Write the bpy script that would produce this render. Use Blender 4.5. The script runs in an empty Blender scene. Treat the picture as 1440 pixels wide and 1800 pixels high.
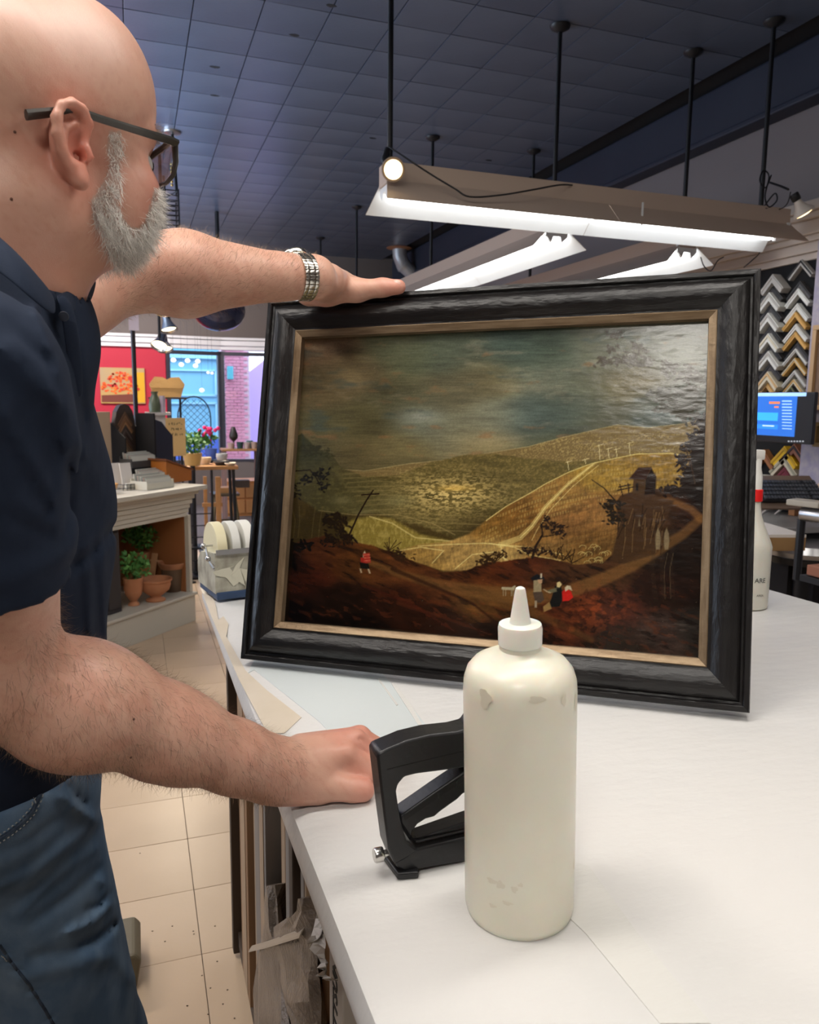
import bpy, bmesh, math, random
import numpy as np
from mathutils import Vector, Matrix, Euler

random.seed(7)
R_ = math.radians
# ---------------------------------------------------------------- camera (solved from the photograph's vanishing points)
FPX = 1360.0
def _n(v): v = np.array(v, float); return v/np.linalg.norm(v)
dY = _n([235-720, 200, -FPX]); dX = _n([4600-720, 150, -FPX]); dX = _n(dX-dY*dX.dot(dY)); dZ = np.cross(dX, dY)
MC = np.stack([dX, dY, dZ], 1)              # world -> camera
CAMH = 1.48
C0 = np.array([0, 0, CAMH])
def ray(px, py): return MC.T @ np.array([(px-720)/FPX, -(py-900)/FPX, -1.])
def P(px, py, d): return C0+ray(px, py)*d                                  # a photo point at a depth in metres
def onz(px, py, z): r = ray(px, py); return C0+r*(z-CAMH)/r[2]
def ony(px, py, y): r = ray(px, py); return C0+r*y/r[1]
def onx(px, py, x): r = ray(px, py); return C0+r*x/r[0]
def onplane(px, py, a, n): r = ray(px, py); return C0+r*(np.dot(np.array(a)-C0, n)/np.dot(r, n))
def CW(c): return C0+MC.T @ np.array(c, float)                             # camera axes (x right, y up, z back) -> world
scene = bpy.context.scene
COL = scene.collection
cam = bpy.data.cameras.new('camera'); camo = bpy.data.objects.new('camera', cam); COL.objects.link(camo)
m4 = Matrix.Identity(4)
for i in range(3):
    for j in range(3): m4[i][j] = MC.T[i][j]
m4[0][3], m4[1][3], m4[2][3] = C0
camo.matrix_world = m4
cam.sensor_fit = 'VERTICAL'; cam.sensor_height = 24; cam.lens = 24*FPX/1800; cam.clip_start = .05; cam.clip_end = 200
cam.dof.use_dof = True; cam.dof.focus_distance = .98; cam.dof.aperture_fstop = cam.lens/1000/.0022
scene.camera = camo
# ---------------------------------------------------------------- light: daylight outside, fluorescent fixtures inside
w = bpy.data.worlds.new('world'); scene.world = w; w.use_nodes = True
w.node_tree.nodes['Background'].inputs[0].default_value = (.66, .80, 1, 1); w.node_tree.nodes['Background'].inputs[1].default_value = 5.0
scene.view_settings.view_transform = 'Standard'; scene.view_settings.look = 'None'; scene.view_settings.gamma = 1
scene.view_settings.exposure = 0.0
def area(name, loc, rot, sx, sy, power, col=(1, 1, 1)):
    l = bpy.data.lights.new(name, 'AREA'); l.shape = 'RECTANGLE'; l.size = sx; l.size_y = sy; l.energy = power; l.color = col
    o = bpy.data.objects.new(name, l); o.location = loc; o.rotation_euler = rot; COL.objects.link(o); return o
# fluorescent fixtures elsewhere in the shop, above and behind the photographer, plus an added wall-washer
area('ceiling_lamp', (.3, .7, 3.0), (0, 0, 0), 2.4, .25, 34, (1, .95, .88))
area('ceiling_lamp', (-.76, -.98, 2.98), (0, 0, 0), .55, .45, 30, (1, .95, .88))
area('ceiling_lamp', (1.9, -1.2, 2.9), (0, 0, 0), .25, 2.4, 22, (1, .93, .85))
area('ceiling_lamp', (-.75, 1.5, 2.95), (0, 0, 0), .25, 2.4, 32, (1, .93, .85))
area('ceiling_lamp', (-1.9, 4.4, 3.0), (0, 0, 0), 2.2, .3, 75, (1, .84, .68))
area('ceiling_lamp', (-.6, 8.6, 3.0), (R_(45), 0, 0), 2.6, .3, 110, (1, .9, .86))  # added lamp, tilted at the far wall to brighten the white crown moulding
# added unseen lamp facing up, brightens the ceiling in place of bounced daylight
area('added_uplight', (-2.1, 6.2, 1.5), (R_(180), R_(-14), 0), 2.4, 3.4, 620, (.64, .79, 1))
def portal(loc, rot, sx, sy):
    o = area('window_portal', loc, rot, sx, sy, 1); o.data.cycles.is_portal = True
portal((-4.96, 6.3, 1.65), (0, R_(-90), 0), 1.7, 7.0); portal((1.3, 11.4, 1.36), (R_(-90), 0, 0), 1.8, 1.5)

# ---------------------------------------------------------------- helpers
MATS = {}
def mat(name, col=(.5, .5, .5), rough=.5, metal=0, noise=None, bump=None, spec=.5, sss=0, trans=0, emit=None, coat=0, alpha=None, attr=None, sheen=0, ior=1.45):
    """noise=(scale, amount, second colour[, stretch]); bump=(scale, strength[, stretch])"""
    if name in MATS: return MATS[name]
    m = bpy.data.materials.new(name); m.use_nodes = True; nt = m.node_tree; N = nt.nodes; L = nt.links
    b = N['Principled BSDF']; b.inputs['Base Color'].default_value = (*col, 1)
    b.inputs['Roughness'].default_value = rough; b.inputs['Metallic'].default_value = metal
    b.inputs['Specular IOR Level'].default_value = spec; b.inputs['IOR'].default_value = ior
    if sss: b.inputs['Subsurface Weight'].default_value = sss; b.inputs['Subsurface Radius'].default_value = (1, .35, .2); b.inputs['Subsurface Scale'].default_value = .008
    if trans: b.inputs['Transmission Weight'].default_value = trans
    if coat: b.inputs['Coat Weight'].default_value = coat; b.inputs['Coat Roughness'].default_value = .12
    if sheen: b.inputs['Sheen Weight'].default_value = sheen
    if emit: b.inputs['Emission Color'].default_value = (*emit[0], 1); b.inputs['Emission Strength'].default_value = emit[1]
    tc = N.new('ShaderNodeTexCoord')
    def nz(scale, st=None, det=5):
        t = N.new('ShaderNodeTexNoise'); t.inputs['Scale'].default_value = scale; t.inputs['Detail'].default_value = det
        mp = N.new('ShaderNodeMapping'); L.new(tc.outputs['Object'], mp.inputs[0]); L.new(mp.outputs[0], t.inputs['Vector'])
        if st: mp.inputs['Scale'].default_value = st
        return t
    src = None
    if attr:
        a = N.new('ShaderNodeAttribute'); a.attribute_name = attr; src = a.outputs['Color']
    if noise:
        t = nz(noise[0], noise[3] if len(noise) > 3 else None); mx = N.new('ShaderNodeMix'); mx.data_type = 'RGBA'
        rp = N.new('ShaderNodeMapRange'); rp.inputs[1].default_value = .38; rp.inputs[2].default_value = .66; rp.inputs[4].default_value = noise[1]
        L.new(t.outputs['Fac'], rp.inputs[0]); L.new(rp.outputs[0], mx.inputs[0])
        if src: L.new(src, mx.inputs[6])
        else: mx.inputs[6].default_value = (*col, 1)
        mx.inputs[7].default_value = (*noise[2], 1); src = mx.outputs[2]
    if src: L.new(src, b.inputs['Base Color'])
    if bump:
        t = nz(bump[0], bump[2] if len(bump) > 2 else None, 8); bp = N.new('ShaderNodeBump'); bp.inputs['Strength'].default_value = bump[1]; bp.inputs['Distance'].default_value = .002 if len(bump) < 4 else bump[3]
        L.new(t.outputs['Fac'], bp.inputs['Height']); L.new(bp.outputs[0], b.inputs['Normal'])
    MATS[name] = m; return m
def glass_mat(name='window_glass', tint=(1, 1, 1), refl=.5):
    if name in MATS: return MATS[name]
    m = bpy.data.materials.new(name); m.use_nodes = True; nt = m.node_tree; nt.nodes.clear()
    o = nt.nodes.new('ShaderNodeOutputMaterial'); t = nt.nodes.new('ShaderNodeBsdfTransparent'); g = nt.nodes.new('ShaderNodeBsdfGlossy'); f = nt.nodes.new('ShaderNodeFresnel'); x = nt.nodes.new('ShaderNodeMixShader')
    t.inputs[0].default_value = (*tint, 1); g.inputs['Roughness'].default_value = .02; f.inputs[0].default_value = 1.45
    mu = nt.nodes.new('ShaderNodeMath'); mu.operation = 'MULTIPLY'; mu.inputs[1].default_value = refl; nt.links.new(f.outputs[0], mu.inputs[0]); nt.links.new(mu.outputs[0], x.inputs[0])
    nt.links.new(t.outputs[0], x.inputs[1]); nt.links.new(g.outputs[0], x.inputs[2]); nt.links.new(x.outputs[0], o.inputs[0]); MATS[name] = m; return m

class B:
    """collects shapes into one mesh"""
    def __init__(s): s.v = []; s.f = []; s.mi = []; s.cm = 0
    def add(s, vs, fs):
        k = len(s.v); s.v += [tuple(map(float, q)) for q in vs]; s.f += [tuple(i+k for i in f) for f in fs]; s.mi += [s.cm]*len(fs); return s
    def box(s, c, d, rz=0, bev=0, M=None):
        x, y, z = d[0]/2, d[1]/2, d[2]/2
        if bev:
            bev = min(bev, x*.8, y*.8, z*.8); bm = bmesh.new(); bmesh.ops.create_cube(bm, size=1)
            for q in bm.verts: q.co = Vector((q.co.x*2*x, q.co.y*2*y, q.co.z*2*z))
            bmesh.ops.bevel(bm, geom=list(bm.edges), offset=bev, segments=2, affect='EDGES', profile=.6)
            bm.verts.index_update(); vs = [q.co.copy() for q in bm.verts]; fs = [tuple(q.index for q in f.verts) for f in bm.faces]; bm.free()
        else:
            vs = [Vector((i*x, j*y, k*z)) for i in (-1, 1) for j in (-1, 1) for k in (-1, 1)]
            fs = [(0, 1, 3, 2), (4, 6, 7, 5), (0, 4, 5, 1), (2, 3, 7, 6), (0, 2, 6, 4), (1, 5, 7, 3)]
        R = Matrix.Rotation(rz, 3, 'Z') if M is None else M
        return s.add([R @ q+Vector(c) for q in vs], fs)
    def tube(s, pts, r, n=8, caps=True, flat=1.0):
        pts = [Vector(p) for p in pts]; m = len(pts); rs = r if hasattr(r, '__len__') else [r]*m; vs = []; up = None
        for i, p in enumerate(pts):
            t = (pts[min(i+1, m-1)]-pts[max(i-1, 0)]).normalized()
            if up is None: up = t.orthogonal().normalized()
            else:
                up = up-t*up.dot(t); up = up.normalized() if up.length > 1e-6 else t.orthogonal().normalized()
            b = t.cross(up)
            for k in range(n):
                a = 2*math.pi*k/n; vs.append(p+up*(math.cos(a)*rs[i])+b*(math.sin(a)*rs[i]*flat))
        fs = [(i*n+k, i*n+(k+1) % n, (i+1)*n+(k+1) % n, (i+1)*n+k) for i in range(m-1) for k in range(n)]
        if caps: fs += [tuple(range(n-1, -1, -1)), tuple((m-1)*n+k for k in range(n))]
        return s.add(vs, fs)
    def lathe(s, prof, c=(0, 0, 0), n=32, M=None, fn=None, caps=True):
        vs = []
        for (r, z) in prof:
            for k in range(n):
                a = 2*math.pi*k/n; q = Vector((r*math.cos(a), r*math.sin(a), z))
                if fn: q = fn(q, a)
                if M: q = M @ q
                vs.append(q+Vector(c))
        m = len(prof)
        fs = [(i*n+k, i*n+(k+1) % n, (i+1)*n+(k+1) % n, (i+1)*n+k) for i in range(m-1) for k in range(n)]
        if caps: fs += [tuple(range(n-1, -1, -1)), tuple((m-1)*n+k for k in range(n))]
        return s.add(vs, fs)
    def prism(s, poly, d0, d1, O=(0, 0, 0), U=(1, 0, 0), V=(0, 0, 1)):
        """2D polygon in the plane O+uU+vV, extruded along UxV from d0 to d1"""
        O, U, V = Vector(O), Vector(U), Vector(V); W = U.cross(V).normalized(); n = len(poly)
        vs = [O+U*p[0]+V*p[1]+W*d for d in (d0, d1) for p in poly]
        return s.add(vs, [tuple(range(n-1, -1, -1)), tuple(range(n, 2*n))]+[(k, (k+1) % n, n+(k+1) % n, n+k) for k in range(n)])
    def ball(s, c, r, n=10, sc=(1, 1, 1), M=None):
        m = max(4, n//2+1); prof = [(r*math.sin(math.pi*i/m), -r*math.cos(math.pi*i/m)) for i in range(m+1)]; prof[0] = (1e-5, -r); prof[-1] = (1e-5, r)
        return s.lathe(prof, c, n, M=M, fn=lambda q, a: Vector((q.x*sc[0], q.y*sc[1], q.z*sc[2])), caps=False)
    def build(s, name, m, parent=None, smooth=False, shift=(0, 0, 0), bev=0):
        me = bpy.data.meshes.new(name); sh = Vector(shift)
        me.from_pydata([Vector(q)-sh for q in s.v], [], s.f); me.validate()
        ms = m if isinstance(m, (list, tuple)) else [m]
        for q in ms: me.materials.append(q)
        if len(ms) > 1 and len(me.polygons) == len(s.mi):
            for p, k in zip(me.polygons, s.mi): p.material_index = k
        o = bpy.data.objects.new(name, me); COL.objects.link(o)
        if parent is not None: o.parent = parent
        o.location = sh
        if smooth: shade(me)
        if bev:
            md = o.modifiers.new('bevel', 'BEVEL'); md.width = bev; md.segments = 2; md.limit_method = 'ANGLE'
        return o
def shade(me, ang=40):
    bm = bmesh.new(); bm.from_mesh(me)
    for e in bm.edges: e.smooth = not (len(e.link_faces) == 2 and e.calc_face_angle(0) > R_(ang))
    for f in bm.faces: f.smooth = True
    bm.to_mesh(me); bm.free()
def np_mesh(name, V, F, m, parent=None, smooth=True):
    me = bpy.data.meshes.new(name); k = F.shape[1]
    me.vertices.add(len(V)); me.vertices.foreach_set('co', np.ascontiguousarray(V, np.float32).ravel())
    me.loops.add(F.size); me.loops.foreach_set('vertex_index', np.ascontiguousarray(F, np.int32).ravel())
    me.polygons.add(len(F)); me.polygons.foreach_set('loop_start', np.arange(0, F.size, k, dtype=np.int32)); me.polygons.foreach_set('loop_total', np.full(len(F), k, np.int32))
    if smooth: me.polygons.foreach_set('use_smooth', np.ones(len(F), bool))
    me.update(calc_edges=True); me.materials.append(m)
    o = bpy.data.objects.new(name, me); COL.objects.link(o)
    if parent is not None: o.parent = parent
    return o
def set_colors(o, C, name='Col'):
    a = o.data.color_attributes.new(name, 'FLOAT_COLOR', 'POINT'); c4 = np.ones((len(C), 4), np.float32); c4[:, :3] = C; a.data.foreach_set('color', c4.ravel())
def tag(o, label=None, cat=None, group=None, kind=None):
    if label: o['label'] = label
    if cat: o['category'] = cat
    if group: o['group'] = group
    if kind: o['kind'] = kind
    return o
def thing(name, label, cat, loc=(0, 0, 0), rz=0, group=None):
    o = bpy.data.objects.new(name, None); COL.objects.link(o); o.location = loc; o.rotation_euler = (0, 0, rz); o.empty_display_size = .05
    return tag(o, label, cat, group)
def dup(root, loc, rz=None, label=None, deep=True):
    r = root.copy(); COL.objects.link(r); r.location = loc
    if rz is not None: r.rotation_euler = (0, 0, rz)
    if label: r['label'] = label
    if deep:
        for ch in list(root.children):
            c = ch.copy(); COL.objects.link(c); c.parent = r
            for g in list(ch.children):
                d = g.copy(); COL.objects.link(d); d.parent = c
    return r
def text_mesh(name, body, size, M, m, parent=None, ext=.0004, shear=0, bold=0):
    cu = bpy.data.curves.new(name, 'FONT'); cu.body = body; cu.size = size; cu.extrude = ext; cu.shear = shear; cu.offset = bold; cu.resolution_u = 2; cu.align_x = 'CENTER'; cu.align_y = 'CENTER'
    t = bpy.data.objects.new(name, cu); COL.objects.link(t); bpy.context.view_layer.update()
    me = bpy.data.meshes.new_from_object(t); COL.objects.unlink(t); bpy.data.objects.remove(t); me.transform(M); me.materials.clear(); me.materials.append(m)
    o = bpy.data.objects.new(name, me); COL.objects.link(o)
    if parent is not None: o.parent = parent
    return o
def basis(x, y, o=(0, 0, 0)):
    x = Vector(x).normalized(); y = Vector(y); y = (y-x*y.dot(x)).normalized(); z = x.cross(y); M = Matrix.Identity(4)
    for i in range(3): M[i][0], M[i][1], M[i][2], M[i][3] = x[i], y[i], z[i], o[i]
    return M
def V3(a): return Vector((float(a[0]), float(a[1]), float(a[2])))
PAINT_GAIN = 1.35; TUBE = 7.0
HEAD_PITCH = -2.0; HEAD_YAW = 52.0; BODY_H = .0028
SHIRT_H = .0045; WATCH_A = .55
# ---------------------------------------------------------------- the oil painting (one colour per canvas vertex)
def vnoise(x, y, seed=0):
    r = np.random.default_rng(seed).random((256, 256))
    xi = np.floor(x).astype(int); yi = np.floor(y).astype(int); fx = x-xi; fy = y-yi
    fx = fx*fx*(3-2*fx); fy = fy*fy*(3-2*fy)
    a = r[xi % 256, yi % 256]; b = r[(xi+1) % 256, yi % 256]; c = r[xi % 256, (yi+1) % 256]; d = r[(xi+1) % 256, (yi+1) % 256]
    return (a*(1-fx)+b*fx)*(1-fy)+(c*(1-fx)+d*fx)*fy
def fbm(x, y, seed=0, o=4):
    s = 0; a = .5; t = 0
    for k in range(o):
        s = s+a*vnoise(x*2**k+17*k, y*2**k+31*k, seed+k); t += a; a *= .55
    return s/t
def paint_landscape(X, Y):
    """X, Y: arrays of painting coordinates; returns sRGB 0..1 colours"""
    S = X.shape; rng = np.random.default_rng(5)
    img = np.zeros(S+(3,))
    def mix(mask, col, a=1.):
        nonlocal img
        k = mask > .004
        m = (mask[k]*a)[:, None]; img[k] = img[k]*(1-m)+np.array(col, float)/255.*m
    def sm(e0, e1, v):
        t = np.clip((v-e0)/(e1-e0), 0, 1); return t*t*(3-2*t)
    def rbf(pts, sig):
        w = 0; c = 0
        for (px, py, r, g, b) in pts:
            k = np.exp(-(((X-px)/sig)**2+((Y-py)/(sig*.6))**2))+1e-9
            w = w+k; c = c+k[..., None]*np.array([r, g, b])
        return c/w[..., None]/255.
    def under(pl, soft=1.5, rough=0, seed=1):
        xs, ys = zip(*pl); yy = np.interp(X, xs, ys)
        if rough: yy = yy+rough*(fbm(X/9, Y/40, seed)-.5)*2
        return sm(-soft, soft, Y-yy)
    def poly(pts, soft=1.2):
        xs = [p[0] for p in pts]; ys = [p[1] for p in pts]
        bb = (X > min(xs)-4) & (X < max(xs)+4) & (Y > min(ys)-4) & (Y < max(ys)+4)
        x = X[bb]; y = Y[bb]; ins = np.zeros(x.shape, bool); dm = np.full(x.shape, 1e9)
        n = len(pts)
        for i in range(n):
            x1, y1 = pts[i]; x2, y2 = pts[(i+1) % n]
            c = ((y1 > y) != (y2 > y))
            with np.errstate(divide='ignore', invalid='ignore'):
                ins ^= c & (x < (x2-x1)*(y-y1)/(y2-y1+1e-12)+x1)
            L = (x2-x1)**2+(y2-y1)**2+1e-9; t = np.clip(((x-x1)*(x2-x1)+(y-y1)*(y2-y1))/L, 0, 1)
            dm = np.minimum(dm, np.hypot(x-x1-t*(x2-x1), y-y1-t*(y2-y1)))
        out = np.zeros(S); out[bb] = np.clip(.5+np.where(ins, dm, -dm)/(2*soft), 0, 1); return out
    def stroke(pts, w, w2=None, soft=.8):
        w2 = w if w2 is None else w2; out = np.zeros(S); n = len(pts)-1
        for i in range(n):
            (x1, y1), (x2, y2) = pts[i], pts[i+1]; ww = max(w, w2)+3
            bb = (X > min(x1, x2)-ww) & (X < max(x1, x2)+ww) & (Y > min(y1, y2)-ww) & (Y < max(y1, y2)+ww)
            x = X[bb]; y = Y[bb]; L = (x2-x1)**2+(y2-y1)**2+1e-9
            t = np.clip(((x-x1)*(x2-x1)+(y-y1)*(y2-y1))/L, 0, 1)
            d = np.hypot(x-x1-t*(x2-x1), y-y1-t*(y2-y1)); wd = (w+(w2-w)*((i+t)/n))/2
            out[bb] = np.maximum(out[bb], np.clip((wd-d)/soft+.5, 0, 1))
        return out
    def blobs(cs, col, a=1.):
        for (cx, cy, rx, ry, an) in cs:
            R = max(rx, ry)+2
            bb = (abs(X-cx) < R) & (abs(Y-cy) < R)
            if not bb.any(): continue
            x = X[bb]-cx; y = Y[bb]-cy; c, s = math.cos(an), math.sin(an)
            d = np.hypot((x*c+y*s)/rx, (-x*s+y*c)/ry)
            m = (np.clip((1-d)*min(rx, ry)/1.2+.3, 0, 1)*a)[:, None]
            img[bb] = img[bb]*(1-m)+np.array(col)/255.*m
    def leaves(cx, cy, w, h, n, col, size=4.5, a=.95):
        cs = []
        for k in range(n):
            t = rng.random()*2*math.pi; r = math.sqrt(rng.random())
            gx = cx+w*r*math.cos(t); gy = cy+h*r*math.sin(t)
            for q in range(3):
                cs.append((gx+rng.normal()*size*.9, gy+rng.normal()*size*.7, size*(.7+.5*rng.random()), size*(.35+.2*rng.random()), rng.normal()*.7+.3))
        blobs(cs, col, a)
    # sky
    sky = [(560, 610, 92, 74, 55), (560, 680, 78, 68, 46), (620, 650, 100, 88, 62), (700, 620, 74, 78, 58), (700, 700, 74, 72, 52), (800, 620, 70, 76, 62), (860, 660, 92, 86, 62), (900, 620, 62, 74, 66), (960, 660, 92, 96, 82),
           (960, 620, 60, 70, 58), (1060, 620, 86, 88, 72), (1100, 680, 92, 84, 58), (1030, 690, 80, 82, 66), (1200, 620, 96, 98, 86), (1160, 720, 72, 78, 70), (540, 760, 72, 68, 46), (640, 740, 74, 70, 46), (740, 735, 98, 102, 88), (700, 790, 92, 84, 56),
           (800, 760, 98, 96, 76), (860, 740, 108, 108, 90), (780, 700, 82, 78, 58), (930, 740, 72, 82, 76), (1000, 720, 66, 76, 68), (960, 790, 76, 78, 60), (1060, 740, 78, 78, 62), (620, 800, 82, 74, 48), (850, 790, 112, 102, 72)]
    img = rbf(sky, 46)
    n1 = fbm(X/60, Y/14, 3, 5); n2 = fbm(X/22, Y/2.2, 9, 4)
    img = img*(.72+.36*n1+.22*n2)[..., None]
    streak = sm(.62, .8, fbm(X/70, Y/20, 21, 5)); mix(streak, (128, 120, 100), .35)
    mix(np.exp(-(((X-738)/34)**2+((Y-732)/11)**2)), (150, 152, 140), .5)
    mix(np.exp(-(((X-860)/60)**2+((Y-775)/16)**2)), (150, 136, 100), .35)
    mix(sm(.66, .85, fbm(X/45, Y/16, 41, 4)), (128, 88, 56), .4)
    mix(sm(.6, .8, fbm(X/80, Y/26, 57, 4))*(Y < 760), (52, 66, 66), .5)
    # far ridge (right), pale stippled
    r1 = [(480, 830), (560, 822), (640, 828), (720, 815), (790, 808), (860, 796), (930, 785), (985, 770), (1040, 757), (1085, 747), (1140, 752), (1200, 745), (1240, 735), (1280, 730)]
    m = under(r1, 2, 1.5)
    mix(m, (104, 88, 54)); st = fbm(X/2.2, Y/2.6, 31, 2)
    mix(m*sm(.5, .75, st)*sm(.35, .6, fbm(X/50, Y/12, 33)), (146, 128, 82), .7)
    for k in range(5):
        ph = [(x, y+9+k*9+4*math.sin(x*.03+k*2)) for x, y in r1 if x > 830]
        mix(stroke(ph, 1.4)*(fbm(X/3, Y/3, 60+k) > .5), (148, 132, 86), .5)
    mix(stroke(r1, 1.6), (150, 136, 96), .55)
    # middle dark hills
    r2 = [(480, 842), (600, 838), (700, 836), (760, 812), (820, 799), (870, 798), (930, 806), (1000, 812), (1060, 808), (1300, 830)]
    m = under(r2, 2, 2)
    mix(m, (84, 74, 40)); mix(m*sm(.45, .7, fbm(X/3, Y/2.4, 71, 3)), (120, 104, 60), .6)
    mix(m*sm(.5, .7, fbm(X/40, Y/9, 73, 4)), (66, 58, 30), .55)
    g = np.exp(-(((X-790)/90)**2+((Y-868)/34)**2)); mix(m*g*sm(.4, .62, fbm(X/6, Y/2.4, 75, 3)), (196, 172, 112), .85)
    g = np.exp(-(((X-800)/30)**2+((Y-858)/5)**2)); mix(m*g, (196, 160, 80), .7)
    g = np.exp(-(((X-860)/60)**2+((Y-935)/26)**2)); mix(m*g, (44, 34, 18), .8)
    # left blue-green misty valley with castle hill
    lf = [(480, 765), (512, 772), (530, 762), (560, 790), (584, 800), (600, 822), (640, 838), (700, 846), (820, 855)]
    m = under(lf, 2, 2.5)*sm(760, 560, X)
    mix(m, (66, 62, 36), .9); mix(m*sm(.45, .7, fbm(X/8, Y/4, 81, 4)), (96, 88, 52), .5)
    mix(m*sm(845, 800, Y)*sm(620, 540, X), (44, 46, 30), .7)
    mix(poly([(531, 785), (533, 764), (536, 785)]), (48, 50, 36)); leaves(545, 790, 22, 8, 22, (46, 44, 28), 4)
    leaves(578, 800, 8, 10, 8, (52, 50, 30), 3)
    for k in range(16):
        yy = 832+k*8; x0 = 590+k*5+rng.random()*20; x1 = x0+90+rng.random()*140
        mix(stroke([(x0, yy+3*rng.random()), ((x0+x1)/2, yy-5+4*rng.random()), (x1, yy+3*rng.random())], 2.2), (140, 124, 78), .28)
    for cx, cy, rr in [(640, 905, 22), (700, 880, 26), (600, 880, 18)]:
        mix(np.exp(-(((X-cx)/rr)**2+((Y-cy)/(rr*.4))**2)), (120, 114, 78), .5)
    # dark wooded belt on the left under the valley
    bel = [(480, 850), (520, 870), (560, 900), (620, 905), (660, 902), (700, 915), (760, 930), (800, 946), (860, 952), (920, 950)]
    m = under(bel, 4, 5); mix(m, (52, 40, 18), .75)
    mix(sm(.5, .8, fbm(X/10, Y/20, 91, 3))*m*(X < 680), (88, 72, 32), .4)
    # rounded lit hillock left of centre
    hk = [(600, 925), (622, 912), (650, 908), (690, 912), (740, 940), (790, 950), (830, 955), (800, 975), (740, 985), (680, 975), (620, 950)]
    mix(poly(hk, 3), (112, 98, 44)); mix(poly(hk, 3)*sm(.45, .7, fbm(X/3, Y/6, 95, 3)), (150, 134, 76), .5)
    mix(stroke([(650, 908), (690, 920), (730, 945), (780, 950), (830, 955)], 2.4), (176, 160, 104), .7)
    mix(stroke([(560, 897), (620, 905), (700, 905), (760, 920), (800, 940)], 1.6), (150, 130, 84), .5)
    # big sunlit field
    fd = [(1290, 805), (1240, 806), (1180, 797), (1120, 798), (1080, 806), (1040, 815), (1000, 830), (960, 850), (930, 868), (890, 890), (855, 915), (825, 938), (790, 952), (735, 958), (700, 968), (720, 985), (780, 1004), (880, 1002), (950, 990), (1040, 995), (1080, 980), (1100, 940), (1290, 900)]
    m = poly(fd, 2)
    fc = rbf([(1150, 815, 142, 124, 52), (1060, 830, 146, 130, 56), (980, 870, 138, 116, 58), (900, 900, 118, 92, 40), (1000, 920, 124, 98, 52), (1060, 900, 132, 106, 56), (930, 940, 112, 88, 40), (860, 925, 128, 104, 46),
              (800, 965, 158, 142, 80), (880, 970, 160, 146, 84), (960, 960, 132, 110, 58), (1040, 950, 108, 86, 42), (740, 975, 142, 124, 62), (980, 990, 120, 100, 48)], 34)
    t = 1.0+.5*(fbm((X-Y*.3)/30, (Y+X*.35)/6, 101, 4)-.5)+.35*(fbm(X/2.2, Y/7, 103, 2)-.5)
    img = img*(1-m[..., None])+(fc*np.array([.93, .84, .86])*t[..., None]*.92)*m[..., None]
    # rows of hatching on the field
    for k in range(16):
        y0 = 822+k*8.5
        pl = [(x, y0+.0010*(x-1120)**2*.9-.03*(x-1120)) for x in range(840, 1260, 12)]
        hm = stroke(pl, 5)*(np.sin(X*1.25+k*2+2*vnoise(X/7, Y/7, 200+k))*.5+.5)*sm(.4, .62, fbm(X/18, Y/7, 220+k, 2))
        mix(hm*m, (176, 156, 92), .42 if k < 8 else .12)
    mix(stroke([(1048, 812), (1000, 850), (960, 890), (935, 925), (915, 945), (880, 958)], 5, 10)*m, (176, 158, 98), .6)
    mix(stroke([(1048, 812), (1000, 850), (960, 890), (935, 925), (915, 945)], 1.4)*m, (208, 192, 130), .6)
    mix(stroke([(1052, 818), (1006, 856), (968, 896), (945, 930), (935, 950)], 1.4)*m, (208, 192, 130), .5)
    for pl in ([(860, 955), (905, 962), (930, 975), (985, 985), (960, 1000)], [(735, 960), (790, 957), (850, 955), (930, 962), (990, 975)], [(700, 968), (740, 962), (780, 968), (760, 990)], [(800, 1000), (830, 975), (870, 970), (900, 990)], [(880, 958), (885, 980), (900, 1000)]):
        mix(stroke(pl, 1.8)*m, (198, 184, 122), .6)
    fe = [(1240, 806), (1180, 797), (1120, 798), (1080, 806), (1040, 815), (1000, 830), (960, 850), (930, 868), (890, 890), (855, 915)]
    mix(stroke(fe, 1.8), (196, 180, 116), .7)
    # gallows and small crosses on the far hill
    for x, y, h in [(1055, 808, 26), (1071, 805, 17), (1108, 800, 22), (1085, 803, 14), (1000, 826, 15), (1030, 815, 8)]:
        mix(stroke([(x, y), (x-2, y-h)], 1.3), (196, 184, 140), .75); mix(stroke([(x-5, y-h+2), (x+5, y-h-1)], 1.2), (196, 184, 140), .65)
    # small round bushes at the foot of the field
    for k in range(16):
        cx = 1020+rng.random()*60; cy = 960+rng.random()*30
        mix(stroke([(cx+6*math.cos(q), cy+4*math.sin(q)) for q in np.linspace(math.pi, 2.2*math.pi, 7)], 1.2), (170, 158, 100), .6)
    # brown foreground
    fg = [(470, 950), (510, 958), (530, 950), (570, 942), (600, 950), (650, 958), (690, 970), (730, 988), (780, 1006), (820, 1002), (860, 988), (900, 985), (940, 978), (980, 985), (1010, 992), (1060, 990), (1078, 975), (1085, 940), (1086, 880), (1090, 872), (1120, 862), (1165, 858), (1200, 860), (1290, 850)]
    m = under(fg, 1.6, 2)
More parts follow.
